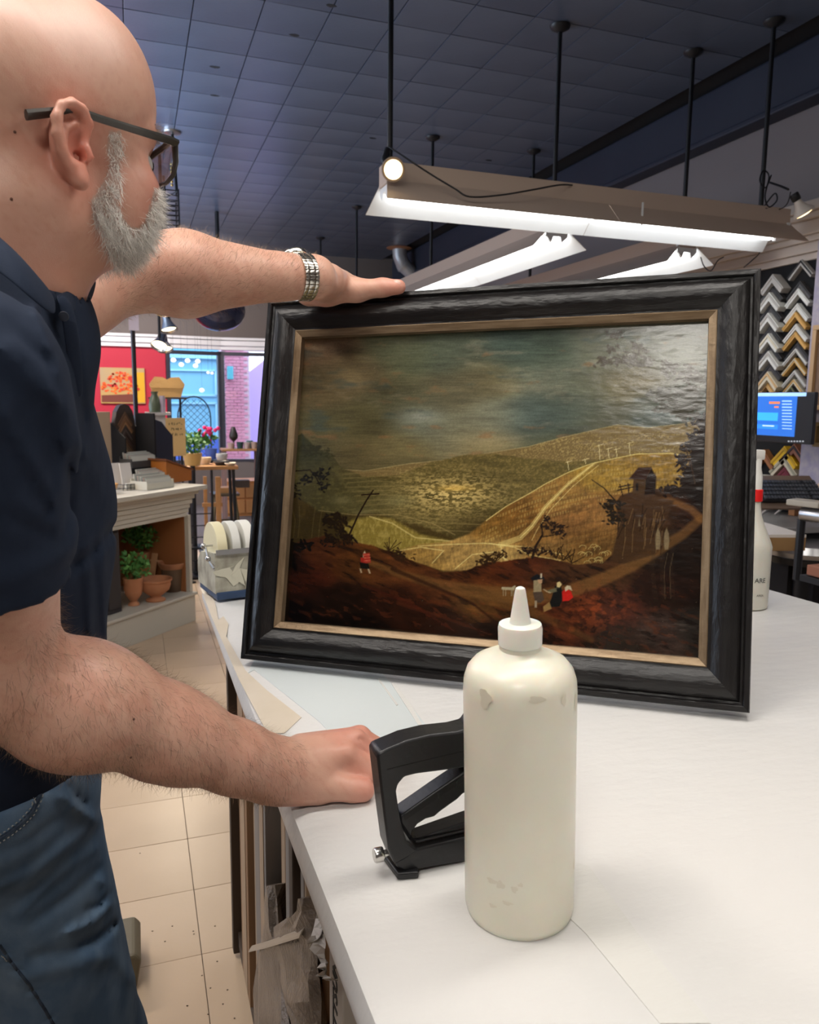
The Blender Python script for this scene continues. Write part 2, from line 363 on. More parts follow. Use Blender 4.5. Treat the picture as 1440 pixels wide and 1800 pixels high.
    gc = rbf([(500, 1000, 22, 12, 8), (500, 1080, 10, 6, 5), (560, 975, 70, 38, 20), (540, 1010, 62, 26, 14), (620, 990, 78, 46, 20), (600, 1050, 26, 14, 8), (680, 1000, 74, 42, 20), (700, 1060, 38, 18, 9), (780, 1030, 72, 40, 20), (760, 1090, 34, 16, 8),
              (850, 1010, 66, 32, 14), (840, 1050, 84, 56, 26), (920, 1000, 74, 36, 18), (900, 1060, 70, 44, 20), (960, 1020, 60, 36, 20), (1000, 1060, 56, 26, 14), (1040, 1010, 60, 38, 22), (1020, 1080, 84, 42, 22), (1080, 1080, 62, 30, 20),
              (1120, 900, 62, 40, 22), (1110, 950, 56, 40, 24), (1160, 900, 52, 34, 18), (1220, 900, 40, 22, 14), (1220, 980, 30, 20, 14), (1180, 1040, 32, 18, 12), (1230, 1100, 36, 32, 28), (1150, 1110, 58, 44, 38), (1100, 1130, 30, 20, 14), (620, 1110, 10, 6, 4), (900, 1120, 22, 12, 8)], 38)
    t = .8+.7*(fbm((X+Y*.8)/26, (Y-X*.3)/9, 111, 5)-.3)
    img = img*(1-m[..., None])+(gc*t[..., None])*m[..., None]
    mix(m*sm(.55, .75, fbm((X)/16, (Y-X*.35)/7, 113, 4))*sm(1000, 1060, Y+0*X), (96, 44, 20), .35)
    mix(m*sm(.52, .7, fbm((X)/34, (Y-X*.4)/10, 117, 4)), (16, 9, 6), .5)
    # the sandy track
    for pl, w, w2, c, a in [([(640, 985), (700, 1008), (780, 1030), (850, 1042), (930, 1050)], 8, 30, (104, 76, 40), .6), ([(930, 1052), (1000, 1040), (1060, 1018), (1110, 995), (1160, 965), (1200, 940), (1232, 912)], 26, 15, (112, 80, 42), .7),
                            ([(1232, 912), (1215, 895), (1180, 880), (1150, 878)], 15, 8, (120, 84, 44), .75), ([(850, 1050), (920, 1070), (990, 1100), (1040, 1125)], 20, 10, (88, 60, 30), .6),
                            ([(700, 1060), (780, 1085), (860, 1115)], 6, 4, (86, 40, 20), .5), ([(640, 1030), (720, 1060), (800, 1110)], 5, 4, (70, 26, 14), .5)]:
        mix(stroke(pl, w, w2, 5)*m, c, a*.85)
    mix(stroke([(690, 1000), (760, 1030), (830, 1060), (880, 1100)], 7, 3, 3)*m, (30, 14, 8), .6)
    # red-brown rocks lower right
    cs = []
    for k in range(42):
        cs.append((990+rng.random()*100, 1040+rng.random()*62, 5+rng.random()*9, 4+rng.random()*6, rng.random()*2))
    blobs(cs[:21], (104, 48, 24), .2); blobs(cs[21:], (40, 18, 12), .35)
    mix(sm(.5, .66, fbm(X/9+3, Y/7, 161, 3))*np.exp(-(((X-1050)/62)**2+((Y-1072)/40)**2)), (126, 60, 28), .55)
    # cliff with house
    cl = [(1082, 882), (1100, 868), (1150, 872), (1185, 880), (1165, 930), (1180, 950), (1150, 975), (1100, 990), (1072, 985), (1088, 930)]
    mix(poly(cl, 2), (58, 40, 24), .85)
    for k in range(40):
        x = 1095+rng.random()*75; y = 885+rng.random()*60; L = 12+rng.random()*26
        mix(stroke([(x, y), (x-4+rng.normal()*3, y+L)], 1.6), (112, 88, 54) if k % 2 else (26, 16, 10), .5)
    mix(poly([(1112, 868), (1114, 838), (1135, 842), (1133, 870)]), (62, 44, 26)); mix(poly([(1133, 870), (1135, 842), (1145, 822), (1154, 838), (1152, 868)]), (30, 18, 12))
    mix(poly([(1106, 842), (1122, 822), (1145, 821), (1136, 843)]), (44, 24, 15)); mix(poly([(1118, 862), (1118, 850), (1122, 850), (1122, 863)]), (22, 14, 10))
    for s in ([(1086, 862), (1114, 856)], [(1090, 852), (1095, 872)], [(1088, 856), (1108, 852)], [(1104, 850), (1106, 868)]): mix(stroke(s, 2), (36, 22, 12), .9)
    # trees
    DK = (30, 22, 12)
    mix(stroke([(1040, 843), (1062, 858), (1078, 876), (1090, 890)], 1.4, 3.4), DK, .95)
    leaves(1078, 892, 16, 12, 12, DK); leaves(1084, 912, 16, 12, 12, DK); leaves(1070, 886, 10, 5, 5, DK)
    mix(poly([(1195, 860), (1210, 820), (1225, 780), (1238, 730), (1262, 700), (1290, 700), (1290, 1000), (1240, 960), (1250, 905), (1215, 880)], 3), (22, 13, 9), .96)
    for cx, cy, w, h, n in [(1212, 838, 22, 18, 28), (1200, 812, 14, 10, 12), (1218, 792, 18, 16, 22), (1226, 768, 20, 14, 22), (1180, 862, 22, 7, 16), (1236, 745, 12, 14, 14)]: leaves(cx, cy, w, h, n, (28, 17, 11), 5)
    mix(stroke([(1206, 790), (1214, 812), (1222, 850)], 3), (50, 34, 22), .8)
    for cx, cy, w, h, n in [(1165, 692, 22, 9, 16), (1192, 706, 36, 22, 56), (1178, 720, 30, 7, 16), (1222, 700, 18, 22, 30), (1208, 730, 22, 6, 12)]: leaves(cx, cy, w, h, n, (44, 40, 22), 5)
    mix(stroke([(1196, 728), (1216, 730), (1232, 742), (1246, 740)], 2.4, 4), (40, 30, 18), .9)
    for cx, cy, w, h, n in [(1064, 636, 12, 7, 8), (1092, 634, 16, 8, 12), (1104, 628, 12, 8, 8), (1080, 612, 10, 4, 4), (1132, 636, 20, 8, 14), (1122, 612, 12, 12, 8), (1172, 650, 14, 14, 14), (1200, 655, 20, 14, 16), (1222, 672, 16, 16, 18), (1084, 588, 14, 4, 6)]: leaves(cx, cy, w, h, n, (58, 50, 36), 4.6, .85)
    mix(stroke([(1240, 640), (1246, 700), (1250, 760)], 3, 14, 4), (34, 26, 18), .7)
    # left trees
    mix(stroke([(506, 836), (520, 828), (545, 826), (556, 840), (562, 852)], 2.2), DK, .95)
    for cx, cy, w, h, n in [(540, 842, 10, 6, 8), (564, 838, 12, 14, 14), (516, 852, 8, 6, 6), (520, 868, 8, 8, 7), (568, 855, 8, 6, 6)]: leaves(cx, cy, w, h, n, (24, 20, 12), 3.6)
    for x in (516, 524, 548, 560):
        mix(stroke([(x, 945), (x+3, 915), (x+rng.normal()*6, 890)], 1.6), (96, 82, 46), .5)
    leaves(590, 925, 22, 26, 40, (34, 24, 12), 4.5); leaves(576, 950, 18, 6, 12, (30, 20, 12), 4); leaves(612, 948, 16, 6, 12, (30, 20, 12), 4)
    leaves(520, 960, 26, 6, 20, (16, 12, 8), 5); leaves(505, 985, 10, 16, 14, (8, 6, 4), 6)
    mix(stroke([(612, 945), (630, 905), (644, 880), (656, 862)], 3.4, 2.4), (34, 22, 12), .97); mix(stroke([(636, 870), (666, 868)], 2.6), (34, 22, 12), .97)
    # plants along the brown bank
    for cx, cy in [(700, 972), (712, 980), (600, 952), (860, 980), (848, 986), (878, 974)]: leaves(cx, cy, 14, 6, 8, (40, 26, 14), 3.4)
    for bx, by in [(868, 990), (990, 985), (978, 982), (1005, 990), (684, 968)]:
        for k in range(9):
            an = -1.57+rng.normal()*.6; L = 12+rng.random()*16
            mix(stroke([(bx, by), (bx+L*math.cos(an), by+L*math.sin(an))], 1.3), (44, 30, 14), .9)
    mix(stroke([(936, 980), (942, 960), (954, 940), (952, 922)], 5, 2.5), (36, 24, 14), .97); mix(stroke([(950, 944), (966, 942), (984, 938)], 1.8), (36, 24, 14), .95)
    for cx, cy, w, h, n in [(962, 922, 12, 7, 9), (978, 930, 16, 6, 11), (985, 936, 10, 5, 6), (922, 968, 14, 5, 9), (955, 968, 20, 5, 10), (962, 912, 8, 4, 4)]: leaves(cx, cy, w, h, n, (34, 22, 14), 3.4)
    # figures
    def fig(parts):
        for p, c in parts: mix(poly(p, .8), c)
    fig([([(634, 980), (644, 980), (646, 992), (634, 992)], (128, 34, 26)), ([(638, 974), (641, 968), (644, 974), (642, 980), (638, 980)], (150, 140, 116)), ([(638, 973), (650, 972), (652, 989), (642, 990)], (136, 46, 34)),
         ([(632, 988), (648, 991), (650, 1001), (634, 999)], (22, 20, 14)), ([(632, 999), (635, 1000), (637, 1007), (634, 1007)], (150, 132, 104)), ([(646, 1000), (649, 1000), (652, 1008), (649, 1008)], (150, 132, 104))])
    for k in range(3): mix(stroke([(640, 976+k*5), (651, 975+k*5)], .9), (190, 130, 100), .6)
    fig([([(938, 1020), (946, 1018), (952, 1026), (952, 1042), (938, 1042)], (122, 110, 84)), ([(937, 1041), (953, 1040), (957, 1054), (950, 1060), (941, 1058)], (66, 54, 44)), ([(933, 1016), (944, 1009), (957, 1015), (957, 1019), (936, 1020)], (22, 22, 24)),
         ([(945, 1019), (954, 1018), (953, 1025), (947, 1026)], (150, 120, 92)), ([(950, 1008), (953, 1008), (953, 1016), (950, 1016)], (160, 150, 130)), ([(940, 1056), (944, 1056), (944, 1068), (940, 1068)], (130, 118, 96)),
         ([(976, 1030), (986, 1028), (990, 1050), (984, 1066), (964, 1068), (970, 1050)], (20, 20, 18)), ([(979, 1024), (984, 1022), (988, 1027), (984, 1033), (979, 1032)], (172, 156, 112)), ([(962, 1038), (978, 1033), (979, 1040), (966, 1043)], (84, 80, 60)),
         ([(988, 1040), (996, 1034), (1004, 1040), (1008, 1050), (1000, 1056), (989, 1057)], (158, 30, 24)), ([(993, 1033), (997, 1029), (1003, 1030), (1006, 1038), (1000, 1036), (994, 1040)], (158, 148, 124)),
         ([(955, 1066), (966, 1058), (970, 1070), (956, 1076)], (120, 96, 58))])
    mix(stroke([(956, 1036), (962, 1040), (968, 1042)], 2), (140, 124, 96), .9)
    mix(stroke([(884, 1034), (903, 1035)], 5), (146, 138, 112), .9); mix(stroke([(902, 1033), (905, 1031)], 4), (140, 132, 108), .9)
    for x in (885, 889, 899, 902): mix(stroke([(x, 1036), (x, 1047)], 1.4), (130, 122, 98), .8)
    for x in (1157, 1172):
        mix(poly([(x-4, 938), (x, 927), (x+4, 938), (x+5, 950), (x+3, 966), (x-4, 966), (x-5, 950)], 1), (120, 108, 82), .75)
    mix(poly([(1122, 925), (1124, 910), (1126, 925)], 1), (120, 110, 84), .6)
    for x in (1166, 1182, 1150):
        mix(stroke([(x, 965), (x-3, 1000), (x+2, 1055)], 7, 9), (52, 40, 28), .25)
    for x in (1168, 1178): mix(stroke([(x+6, 972), (x, 1000), (x+1, 1052)], 1.2), (94, 82, 62), .5)
    mix(sm(.55, .8, fbm(X/24, Y/4, 131, 4))*np.exp(-(((X-1170)/50)**2+((Y-1110)/26)**2)), (92, 84, 78), .6)
    # canvas grain and small flecks
    img = img*(1+.16*(fbm(X/1.6, Y/1.6, 141, 2)-.5)+.10*(fbm(X/40, Y/1.5, 143, 2)-.5))[..., None]
    fl = (vnoise(X/1.7, Y/1.4, 151) > .985)*(vnoise(X/30, Y/30, 153) > .5); mix(fl*1., (190, 180, 150), .25)
    return np.clip(img, 0, 1)
# ================================================================ THE ROOM
CEIL = 3.28
FARY = 11.2
m_ceil = mat('navy_ceiling_paint', (.055, .069, .106), .30, noise=(.9, .8, (.108, .130, .178)), bump=(60, .25), spec=.8)
m_floor = mat('beige_vinyl', (.56, .42, .29), .34, noise=(2.2, .6, (.47, .345, .23)), bump=(90, .08), spec=.4)
m_grout = mat('floor_joint', (.26, .19, .13), .8)
m_mauve = mat('mauve_wall_paint', (.25, .215, .21), .75, noise=(1.2, .4, (.22, .19, .19)))
m_taupe = mat('taupe_wall_paint', (.17, .14, .125), .8)
m_red = mat('red_wall_paint', (.56, .02, .05), .6)
m_white = mat('white_trim_paint', (.84, .82, .82), .5)
m_navy = mat('navy_soffit', (.022, .026, .045), .55, noise=(2, .4, (.035, .04, .06)))
m_blackm = mat('black_metal', (.012, .012, .014), .42, spec=.4)
m_dark = mat('dark_void', (.012, .011, .012), .9)

# floor: slab, tiles one by one where the photo lets them be told apart, stuff beyond
fl = B().box((.0, 4.2, -.06), (12, 16, .1)).build('floor', m_grout); tag(fl, kind='structure')
TS = .293
tx0 = float(onz(333, 1500, 0)[0]); ty0 = float(onz(325, 1475, 0)[1])
tile_me = None
def tile(name, mes, x, y, parent, mt, s, t, bev):
    o = mes[0]
    if o is None:
        o = B().box((0, 0, 0), (s, s, t), bev=bev).build(name, mt); mes[0] = o; o.parent = parent; o.location = (x, y, parent_z(parent, t)); return o
    c = o.copy(); COL.objects.link(c); c.location = (x, y, o.location.z); return c
def parent_z(p, t): return -.005 if p is fl else CEIL+.006
random.seed(3)
pr = [None]
for i in range(-5, 2):
    for j in range(-3, 20):
        x = tx0+(i+.5)*TS; y = ty0+(j+.5)*TS
        if (x > .5 and y < 3.2) or x > 1.25: continue
        c = tile('floor_tile', pr, x, y, fl, m_floor, TS-.002, .01, .0006); c.rotation_euler = (random.gauss(0, .0012), random.gauss(0, .0012), 0)
b = B()
for i in range(-18, 14):
    for j in range(-3, 20):
        if -5 <= i < 2 and not ((tx0+(i+.5)*TS > .5 and ty0+(j+.5)*TS < 3.2)): continue
        b.box((tx0+(i+.5)*TS, ty0+(j+.5)*TS, -.005), (TS-.002, TS-.002, .01))
tag(b.build('floor_tile_field', m_floor, fl), kind='stuff')
random.seed(77); b = B()
for px, py in [(370, 1737), (366, 1783), (340, 1637), (341, 1642), (268, 1637), (378, 1628), (405, 1480), (303, 1628), (382, 1690), (290, 1655), (329, 1768), (355, 1715), (409, 1625), (246, 1500), (180, 1470), (400, 1740), (412, 1790), (392, 1765)]:
    p = onz(px, py, .0006); a = random.random()*3; b.prism([(.0018*math.cos(t+a)*(1+.5*random.random()), .0012*math.sin(t+a)) for t in np.linspace(0, 6.28, 7)[:-1]], 0, .0012, O=(p[0], p[1], .0005), U=(1, 0, 0), V=(0, 1, 0))
tag(b.build('floor_crumbs', mat('dark_crumbs', (.09, .06, .04), .8), fl), kind='stuff')
cp = B().box((0, 9.9, -.004), (11, 4.2, .012)).build('carpet', mat('store_carpet', (.13, .115, .12), .75, noise=(40, .6, (.2, .18, .18)), spec=.5), fl)

# ceiling: backing slab, tiles, stuff beyond
ce = B().box((-.7, 4.2, CEIL+.09), (8.2, 15.4, .14)).build('ceiling', m_dark); tag(ce, kind='structure')
CT = .305; cx0 = .02; cy0 = 2.3
pr = [None]; n = 0; rest = B()
for i in range(-14, 11):
    for j in range(-17, 30):
        x = cx0+(i+.5)*CT; y = cy0+(j+.5)*CT; q = None
        if x > 3.2 or y > FARY-.1: continue
        if 0 <= i and 0 <= j < 22 and n < 250:
            c = tile('ceiling_tile', pr, x, y, ce, m_ceil, CT-.005, .016, .0012); c.rotation_euler = (random.gauss(0, .002), random.gauss(0, .002), 0); n += 1
        else: rest.box((x, y, CEIL+.006), (CT-.005, CT-.005, .016))
tag(rest.build('ceiling_tile_field', m_ceil, ce), kind='stuff')
# dark damaged holes in the ceiling tiles
hb = B()
for px, py in [(378, 118), (378, 168), (582, 10), (518, 62), (655, 243), (860, 282)]:
    p = onz(px, py, CEIL-.003); pts = [(math.cos(a)*(.022+.012*random.random()), math.sin(a)*(.012+.006*random.random())) for a in np.linspace(0, 2*math.pi, 9)[:-1]]
    hb.prism(pts, 0, .001, O=(p[0], p[1], p[2]), U=(1, 0, 0), V=(0, 1, 0))
hb.build('chip', m_dark, ce)

XW = 3.3
# walls
def wall(name, c, d, m, rz=0): return tag(B().box(c, d, rz=rz).build(name, m), kind='structure')
wall('wall_right', (XW+.06, 4.2, 1.64), (.1, 15.4, 3.3), m_mauve)
wl_ = B(); wl_.box((-4.85, -.35, 1.6), (.1, 6.3, 3.3)).box((-4.85, 10.85, 1.6), (.1, 2.1, 3.3)).box((-4.85, 6.3, .4), (.1, 7.0, .8)).box((-4.85, 6.3, 2.9), (.1, 7.0, .8)); tag(wl_.build('wall_left', m_taupe), kind='structure')
w3 = tag(B().box((-4.85, 2.83, 1.65), (.08, .06, 1.7)).box((-4.85, 5.15, 1.65), (.08, .06, 1.7)).box((-4.85, 7.45, 1.65), (.08, .06, 1.7)).box((-4.85, 9.77, 1.65), (.08, .06, 1.7)).build('window_3', mat('dark_window_frame', (.035, .035, .05), .4)), kind='structure')
B().box((-4.85, 6.3, 1.65), (.006, 7.0, 1.7)).build('window_pane', glass_mat(), w3)
wall('wall_near', (-.8, -3.4, 1.6), (8.2, .1, 3.3), m_taupe)
sf = B().prism([(3.2, CEIL), (3.2, 3.1), (3.25, 2.98), (3.305, 2.98), (3.305, CEIL)], -3.3, 11, O=(0, 0, 0), U=(1, 0, 0), V=(0, 0, 1))
sf = B().box((3.262, 3.9, (2.99+CEIL)/2), (.09, 14.4, CEIL-2.99), bev=.012).box((3.25, 3.9, 3.0), (.12, 14.4, .035), bev=.01).build('trim_1', m_navy); tag(sf, kind='structure')
# far wall: red part, two bays of shop window meeting in a corner, taupe band above
a0 = ony(290, 700, FARY); a1 = ony(385, 700, FARY+.25)
zt0 = float(ony(330, 617, FARY)[2]); zb = .62
wall('wall_far', (-2.25, FARY+.05, 1.1), (5.35, .1, 2.24), m_red)
wall('wall_far_top', (-.8, FARY+.06, 2.78), (8.4, .12, 1.12), m_taupe)
bx0 = .43; bx1 = 1.17; bx2 = 3.3
def bay(x0, y0, x1, y1, n, name):
    L = math.hypot(x1-x0, y1-y0); rz = math.atan2(y1-y0, x1-x0); t = tag(bpy.data.objects.new(name, None), kind='structure'); COL.objects.link(t); t.location = (x0, y0, 0); t.rotation_euler = (0, 0, rz)
    f = B(); f.box((L/2, 0, .3), (L, .12, .6)); f.build('sill_wall', m_taupe, t)
    f = B(); f.box((.025, 0, 1.36), (.05, .09, 1.56), bev=.004).box((L-.025, 0, 1.36), (.05, .09, 1.56), bev=.004).box((L/2, 0, .61), (L, .12, .05), bev=.004).box((L/2, 0, 2.11), (L, .09, .05), bev=.004)
    f.build('window_frame', mat('dark_window_frame', (.035, .035, .05), .4), t)
    B().box((L/2, .01, 1.36), (L-.1, .006, 1.46)).build('window_pane', glass_mat(), t)
    return t
bay(bx0, FARY, bx1, FARY+.1, 1, 'window_1'); bay(bx1, FARY+.1, bx1+.9, FARY-.05, 1, 'window_2')
wall('wall_far_side', (2.7, FARY, 1.1), (1.3, .1, 2.24), m_taupe)
# white crown moulding in steps along the far wall
cr = B()
for k, (dz, dy, h) in enumerate([(2.16, .03, .05), (2.215, .07, .07), (2.29, .11, .035)]):
    cr.box((-2.0, FARY-.02-dy/2, dz+h/2), (5.0, dy+.04, h), bev=.006); cr.box(((bx0+bx1)/2, FARY+.03-dy/2, dz+h/2), (bx1-bx0+.1, dy+.04, h), rz=.13, bev=.006); cr.box((bx1+.48, FARY+.0-dy/2, dz+h/2), (1.0, dy+.04, h), rz=-.16, bev=.006)
tag(cr.build('trim_2', m_white), kind='structure')
# grey bulkhead deep in the shop behind the light fixtures
wall('wall_back_right', (4.0, 9.9, 2.9), (4.6, .1, .9), mat('grey_bulkhead', (.12, .105, .10), .8))
wall('wall_outside_right', (5.2, 9.2, 1.7), (.1, 1.5, 3.4), m_taupe)

# ---------------------------------------------------------------- outdoors, seen through the shop window
so = thing('shopfront', 'pale blue shopfront across the street with a recessed panel', 'building', (0, 15.5, 0))
m_blue = mat('pale_blue_paint', (.20, .50, .66), .7)
B().box((.2, .1, 1.5), (3.9, .2, 4.4)).build('facade', m_blue, so)
for (x0, x1, z0, z1) in [(.30, 1.5, 1.55, 2.02), (.30, 1.5, .75, 1.4), (-.6, .2, .75, 2.02)]:
    f = B(); w_ = .035
    f.box(((x0+x1)/2, -.02, z0), (x1-x0, .05, w_)).box(((x0+x1)/2, -.02, z1), (x1-x0, .05, w_)).box((x0, -.02, (z0+z1)/2), (w_, .05, z1-z0)).box((x1, -.02, (z0+z1)/2), (w_, .05, z1-z0))
    f.build('panel_frame', mat('pale_blue_trim', (.32, .66, .80), .6), so)
B().box((-.2, -.04, 2.3), (3.5, .1, .12)).build('cornice', mat('pale_blue_trim'), so)
B().box((-.2, -.01, 2.75), (3.5, .06, .6)).build('sign_band', mat('pink_white_band', (.75, .55, .68), .7), so)
B().box((-.2, -.03, .35), (3.5, .08, .7)).build('plinth', mat('deep_blue_paint', (.08, .16, .55), .7), so)
br = thing('brick_building', 'pink brick building corner seen through the right window pane', 'building', (1.45, 13.8, 0))
B().box((.225, .2, 1.5), (.47, .4, 3.4)).build('wall', mat('mortar', (.62, .48, .56), .9), br)
bm_ = mat('pink_brick', (.62, .26, .36), .85, noise=(3, .6, (.72, .36, .46))); bb = B(); random.seed(11)
for r in range(48):
    for c in range(4):
        x = .055+c*.125+(.0625 if r % 2 else 0)
        if x > .42: continue
        bb.box((x, -.006, .25+r*.052), (.117, .02, .044))
tag(bb.build('brick_course', bm_, br), kind='stuff')
B().box((.13, -.03, 1.93), (.1, .08, .22), bev=.01).build('wall_lamp', mat('teal_lamp', (.12, .5, .6), .5), br)
pb = thing('purple_house', 'lilac gabled house wall at the far right of the window', 'building', (2.02, 14.9, 0))
B().prism([(0, 0), (0, 1.95), (.7, 2.5), (1.6, 2.7), (1.6, 0)], -.3, 0, U=(1, 0, 0), V=(0, 0, 1)).build('wall', mat('lilac_wall', (.45, .32, .62), .8), pb)
B().box((.8, .4, 2.9), (1.8, .3, 1.0)).build('roof', mat('peach_wall', (.8, .52, .45), .8), pb)
tag(B().box((0, 17, -.1), (30, 11, .1)).build('floor_street', mat('asphalt', (.2, .2, .24), .9)), kind='structure')
# ================================================================ WORK TABLE (its top is not quite level, as in the photograph)
def tz(x, y): return 1.013+.0194*(x-.1635)-.0154*(y-1.3586)
TN = _n([-.0194, .0154, 1])
def ont(px, py, dz=0): return onplane(px, py, (.1635, 1.3586, 1.013+dz), TN)
TILT = Vector((0, 0, 1)).rotation_difference(Vector(TN)).to_matrix()
m_paper = mat('white_kraft_paper', (.66, .645, .625), .42, noise=(2.4, .6, (.62, .625, .62)), bump=(6, .8, (1, 2.4, 1), .009), spec=.35)
m_paper2 = mat('cool_white_paper', (.60, .645, .65), .35, bump=(9, .3, (1, 2, 1), .005))
m_tape = mat('cream_paper_tape', (.62, .54, .43), .4, noise=(14, .5, (.68, .60, .50)), bump=(30, .2))
m_tape2 = mat('clear_packing_tape', (.70, .69, .66), .22, bump=(60, .3, (1, 3, 1)))
m_card = mat('corrugated_cardboard', (.30, .17, .085), .8, noise=(4, .6, (.22, .12, .06)), bump=(20, .2, (1, 1, .1)))
m_card2 = mat('pale_cardboard', (.42, .29, .18), .8, noise=(6, .5, (.24, .165, .11)))
m_card3 = mat('grey_card', (.24, .205, .175), .75, noise=(6, .5, (.17, .145, .125)))
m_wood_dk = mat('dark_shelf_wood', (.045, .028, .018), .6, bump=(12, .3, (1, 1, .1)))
tx0_, tx1_, ty0_, ty1_ = .148, 1.46, -.35, 2.03
tb = thing('work_table', 'large worktable wrapped in creased white paper under the framed painting', 'table', (.8, .9, 0))
sh = Vector(tb.location)
def shear(b):
    b.v = [(x, y, z+tz(x, y)-1.013) for x, y, z in b.v]; return b
b = B(); n1, n2 = 26, 46
xs = np.linspace(tx0_+.02, tx1_-.02, n1); ys = np.linspace(ty0_+.02, ty1_-.02, n2)
top = shear(B().box(((tx0_+tx1_)/2, (ty0_+ty1_)/2, 1.013-.026), (tx1_-tx0_, ty1_-ty0_, .052), bev=.021))
top.build('table_top', m_paper, tb, smooth=True, shift=(0, 0, 0)).location = -sh
def sheet(name, px, m, h=.0006, dz=0):
    q = [ont(*p) for p in px]; k = len(q)
    vs = [(p[0], p[1], p[2]+dz+.0002) for p in q]+[(p[0], p[1], p[2]+dz+.0002+h) for p in q]
    bb = B().add(vs, [tuple(range(k-1, -1, -1)), tuple(range(k, 2*k))]+[(i, (i+1) % k, k+(i+1) % k, k+i) for i in range(k)])
    o = bb.build(name, m, tb); o.location = -sh; return o
sheet('paper_sheet', [(436, 1184), (447, 1178), (560, 1268), (620, 1330), (720, 1310), (760, 1288), (700, 1215), (640, 1150), (560, 1120), (470, 1110)], m_paper2)
sheet('paper_tape', [(352, 1032), (364, 1022), (378, 1060), (384, 1090), (393, 1084), (402, 1098), (398, 1120), (432, 1180), (470, 1215), (530, 1262), (500, 1290), (470, 1290), (420, 1195), (372, 1085)], m_tape, dz=.0004)
sheet('packing_tape', [(1016, 1518), (1036, 1524), (1120, 1640), (1250, 1800), (1160, 1800), (1030, 1642), (960, 1575)], m_tape2)
sheet('paper_crease', [(688, 1203), (694, 1202), (722, 1240), (748, 1286), (743, 1288)], m_tape2, dz=.001)
sheet('paper_crease', [(664, 1195), (667, 1195), (700, 1240), (697, 1242)], m_tape2, dz=.001)
# dark shelf carcass under the top
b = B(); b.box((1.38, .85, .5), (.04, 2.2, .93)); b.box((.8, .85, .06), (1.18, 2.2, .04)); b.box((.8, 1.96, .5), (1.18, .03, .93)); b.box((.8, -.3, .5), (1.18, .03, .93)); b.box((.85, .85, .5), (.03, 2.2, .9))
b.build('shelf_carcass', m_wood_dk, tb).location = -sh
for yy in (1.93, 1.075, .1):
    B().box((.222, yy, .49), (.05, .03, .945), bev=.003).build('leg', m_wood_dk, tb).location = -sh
# sheets of cardboard and frame backs stored upright, their edges facing the aisle
random.seed(21)
def yat(px): return float(onx(px, 1600, .215)[1])
edges = [(421, 431, 0, .50, 2), (432, 446, 0, .55, 0), (447, 461, 1, .52, 1), (463, 469, 0, .30, 2), (470, 483, 2, .56, 0), (486, 497, 0, .58, 2), (501, 512, 1, .50, 1), (514, 519, 0, .46, 2), (538, 548, 1, .60, 0), (549, 560, 0, .55, 2), (562, 568, 1, .5, 2),
         (614, 624, 0, .56, 2), (626, 634, 1, .5, 1), (636, 652, 2, .6, 0), (655, 662, 1, .55, 2), (664, 690, 0, .6, 1)]
cards = ['brown cardboard sheet', 'pale folded cardboard carton', 'grey backing board']
for k, (p0, p1, mt, hh, j) in enumerate(edges):
    y0, y1 = yat(p1), yat(p0); x = .200+.010*j+random.random()*.008; top_ = .93-(.03+.05*random.random())-(.0 if hh > .5 else .3*random.random())
    d = .46
    c = thing('cardboard_sheet', None, 'cardboard', (x+d/2, (y0+y1)/2, .081))
    oo = ['farthest', 'second', 'third', 'fourth', 'fifth', 'sixth', 'seventh', 'eighth', 'ninth', 'tenth', 'eleventh', 'twelfth', 'thirteenth', 'fourteenth', 'fifteenth', 'nearest']
    tag(c, '%s upright under the table, %s%s' % (cards[mt], oo[k], '' if k in (0, 15) else ' from the far end'))
    c['group'] = 'boards stored upright under the table'
    B().box((0, 0, (top_-.082)/2), (d, max(.004, (y1-y0)*.92), top_-.082), bev=.0015).build('board', [m_card, m_card2, m_card3][mt], c)
    B().box((-d/2-.0005, 0, (top_-.082)/2), (.002, max(.003, (y1-y0)*.5), top_-.1)).build('edge_fold', [m_card2, m_card3, m_card2][mt], c)
# the carton with hand lettering on its narrow side
y0, y1 = float(onx(602, 1760, .186)[1]), float(onx(579, 1760, .186)[1]); cx = .186
ct = thing('carton', 'narrow pale carton with black hand lettering up its edge', 'box', (cx+.24, (y0+y1)/2, .081))
B().box((0, 0, .41), (.48, y1-y0, .82), bev=.002).build('body', mat('pale_carton', (.42, .37, .32), .7), ct)
m_ink = mat('black_marker', (.006, .006, .006), .6)
zc = float(onx(592, 1725, .186)[2])-.081; Mt = basis((0, 0, 1), (0, 1, 0), (-.2404, 0, zc))
text_mesh('lettering', 'BITTSUNNAM', .027, Mt, m_ink, ct, bold=.0007)
# bubble wrap bundles and torn paper
m_wrap = mat('bubble_wrap', (.17, .13, .10), .22, noise=(20, .8, (.08, .06, .045)), bump=(160, 1.0, (1, 1, 1), .004), spec=.8)
def bundle(px, mk, label, m, seed, x=.2, th=.03):
    """px: left and right photo outlines per height row on the plane x"""
    random.seed(seed); rows = []
    for (l, r, y) in px:
        a = onx(l, y, x); c = onx(r, y, x); rows.append((a, c))
    n = 14; vs = []
    for (a, c) in rows:
        m_ = (a+c)/2; h = (c-a)/2
        for k in range(n):
            t = 2*math.pi*k/n; q = m_+h*math.cos(t)*(1+random.gauss(0, .03)); vs.append((x+th*.5*math.sin(t)+random.gauss(0, .003)+th*.3, q[1], q[2]))
    fs = [(i*n+k, i*n+(k+1) % n, (i+1)*n+(k+1) % n, (i+1)*n+k) for i in range(len(rows)-1) for k in range(n)]+[tuple(range(n-1, -1, -1)), tuple((len(rows)-1)*n+k for k in range(n))]
    bb = B().add(vs, fs); return tag(bb.build(mk, m, smooth=False), label, 'packaging')
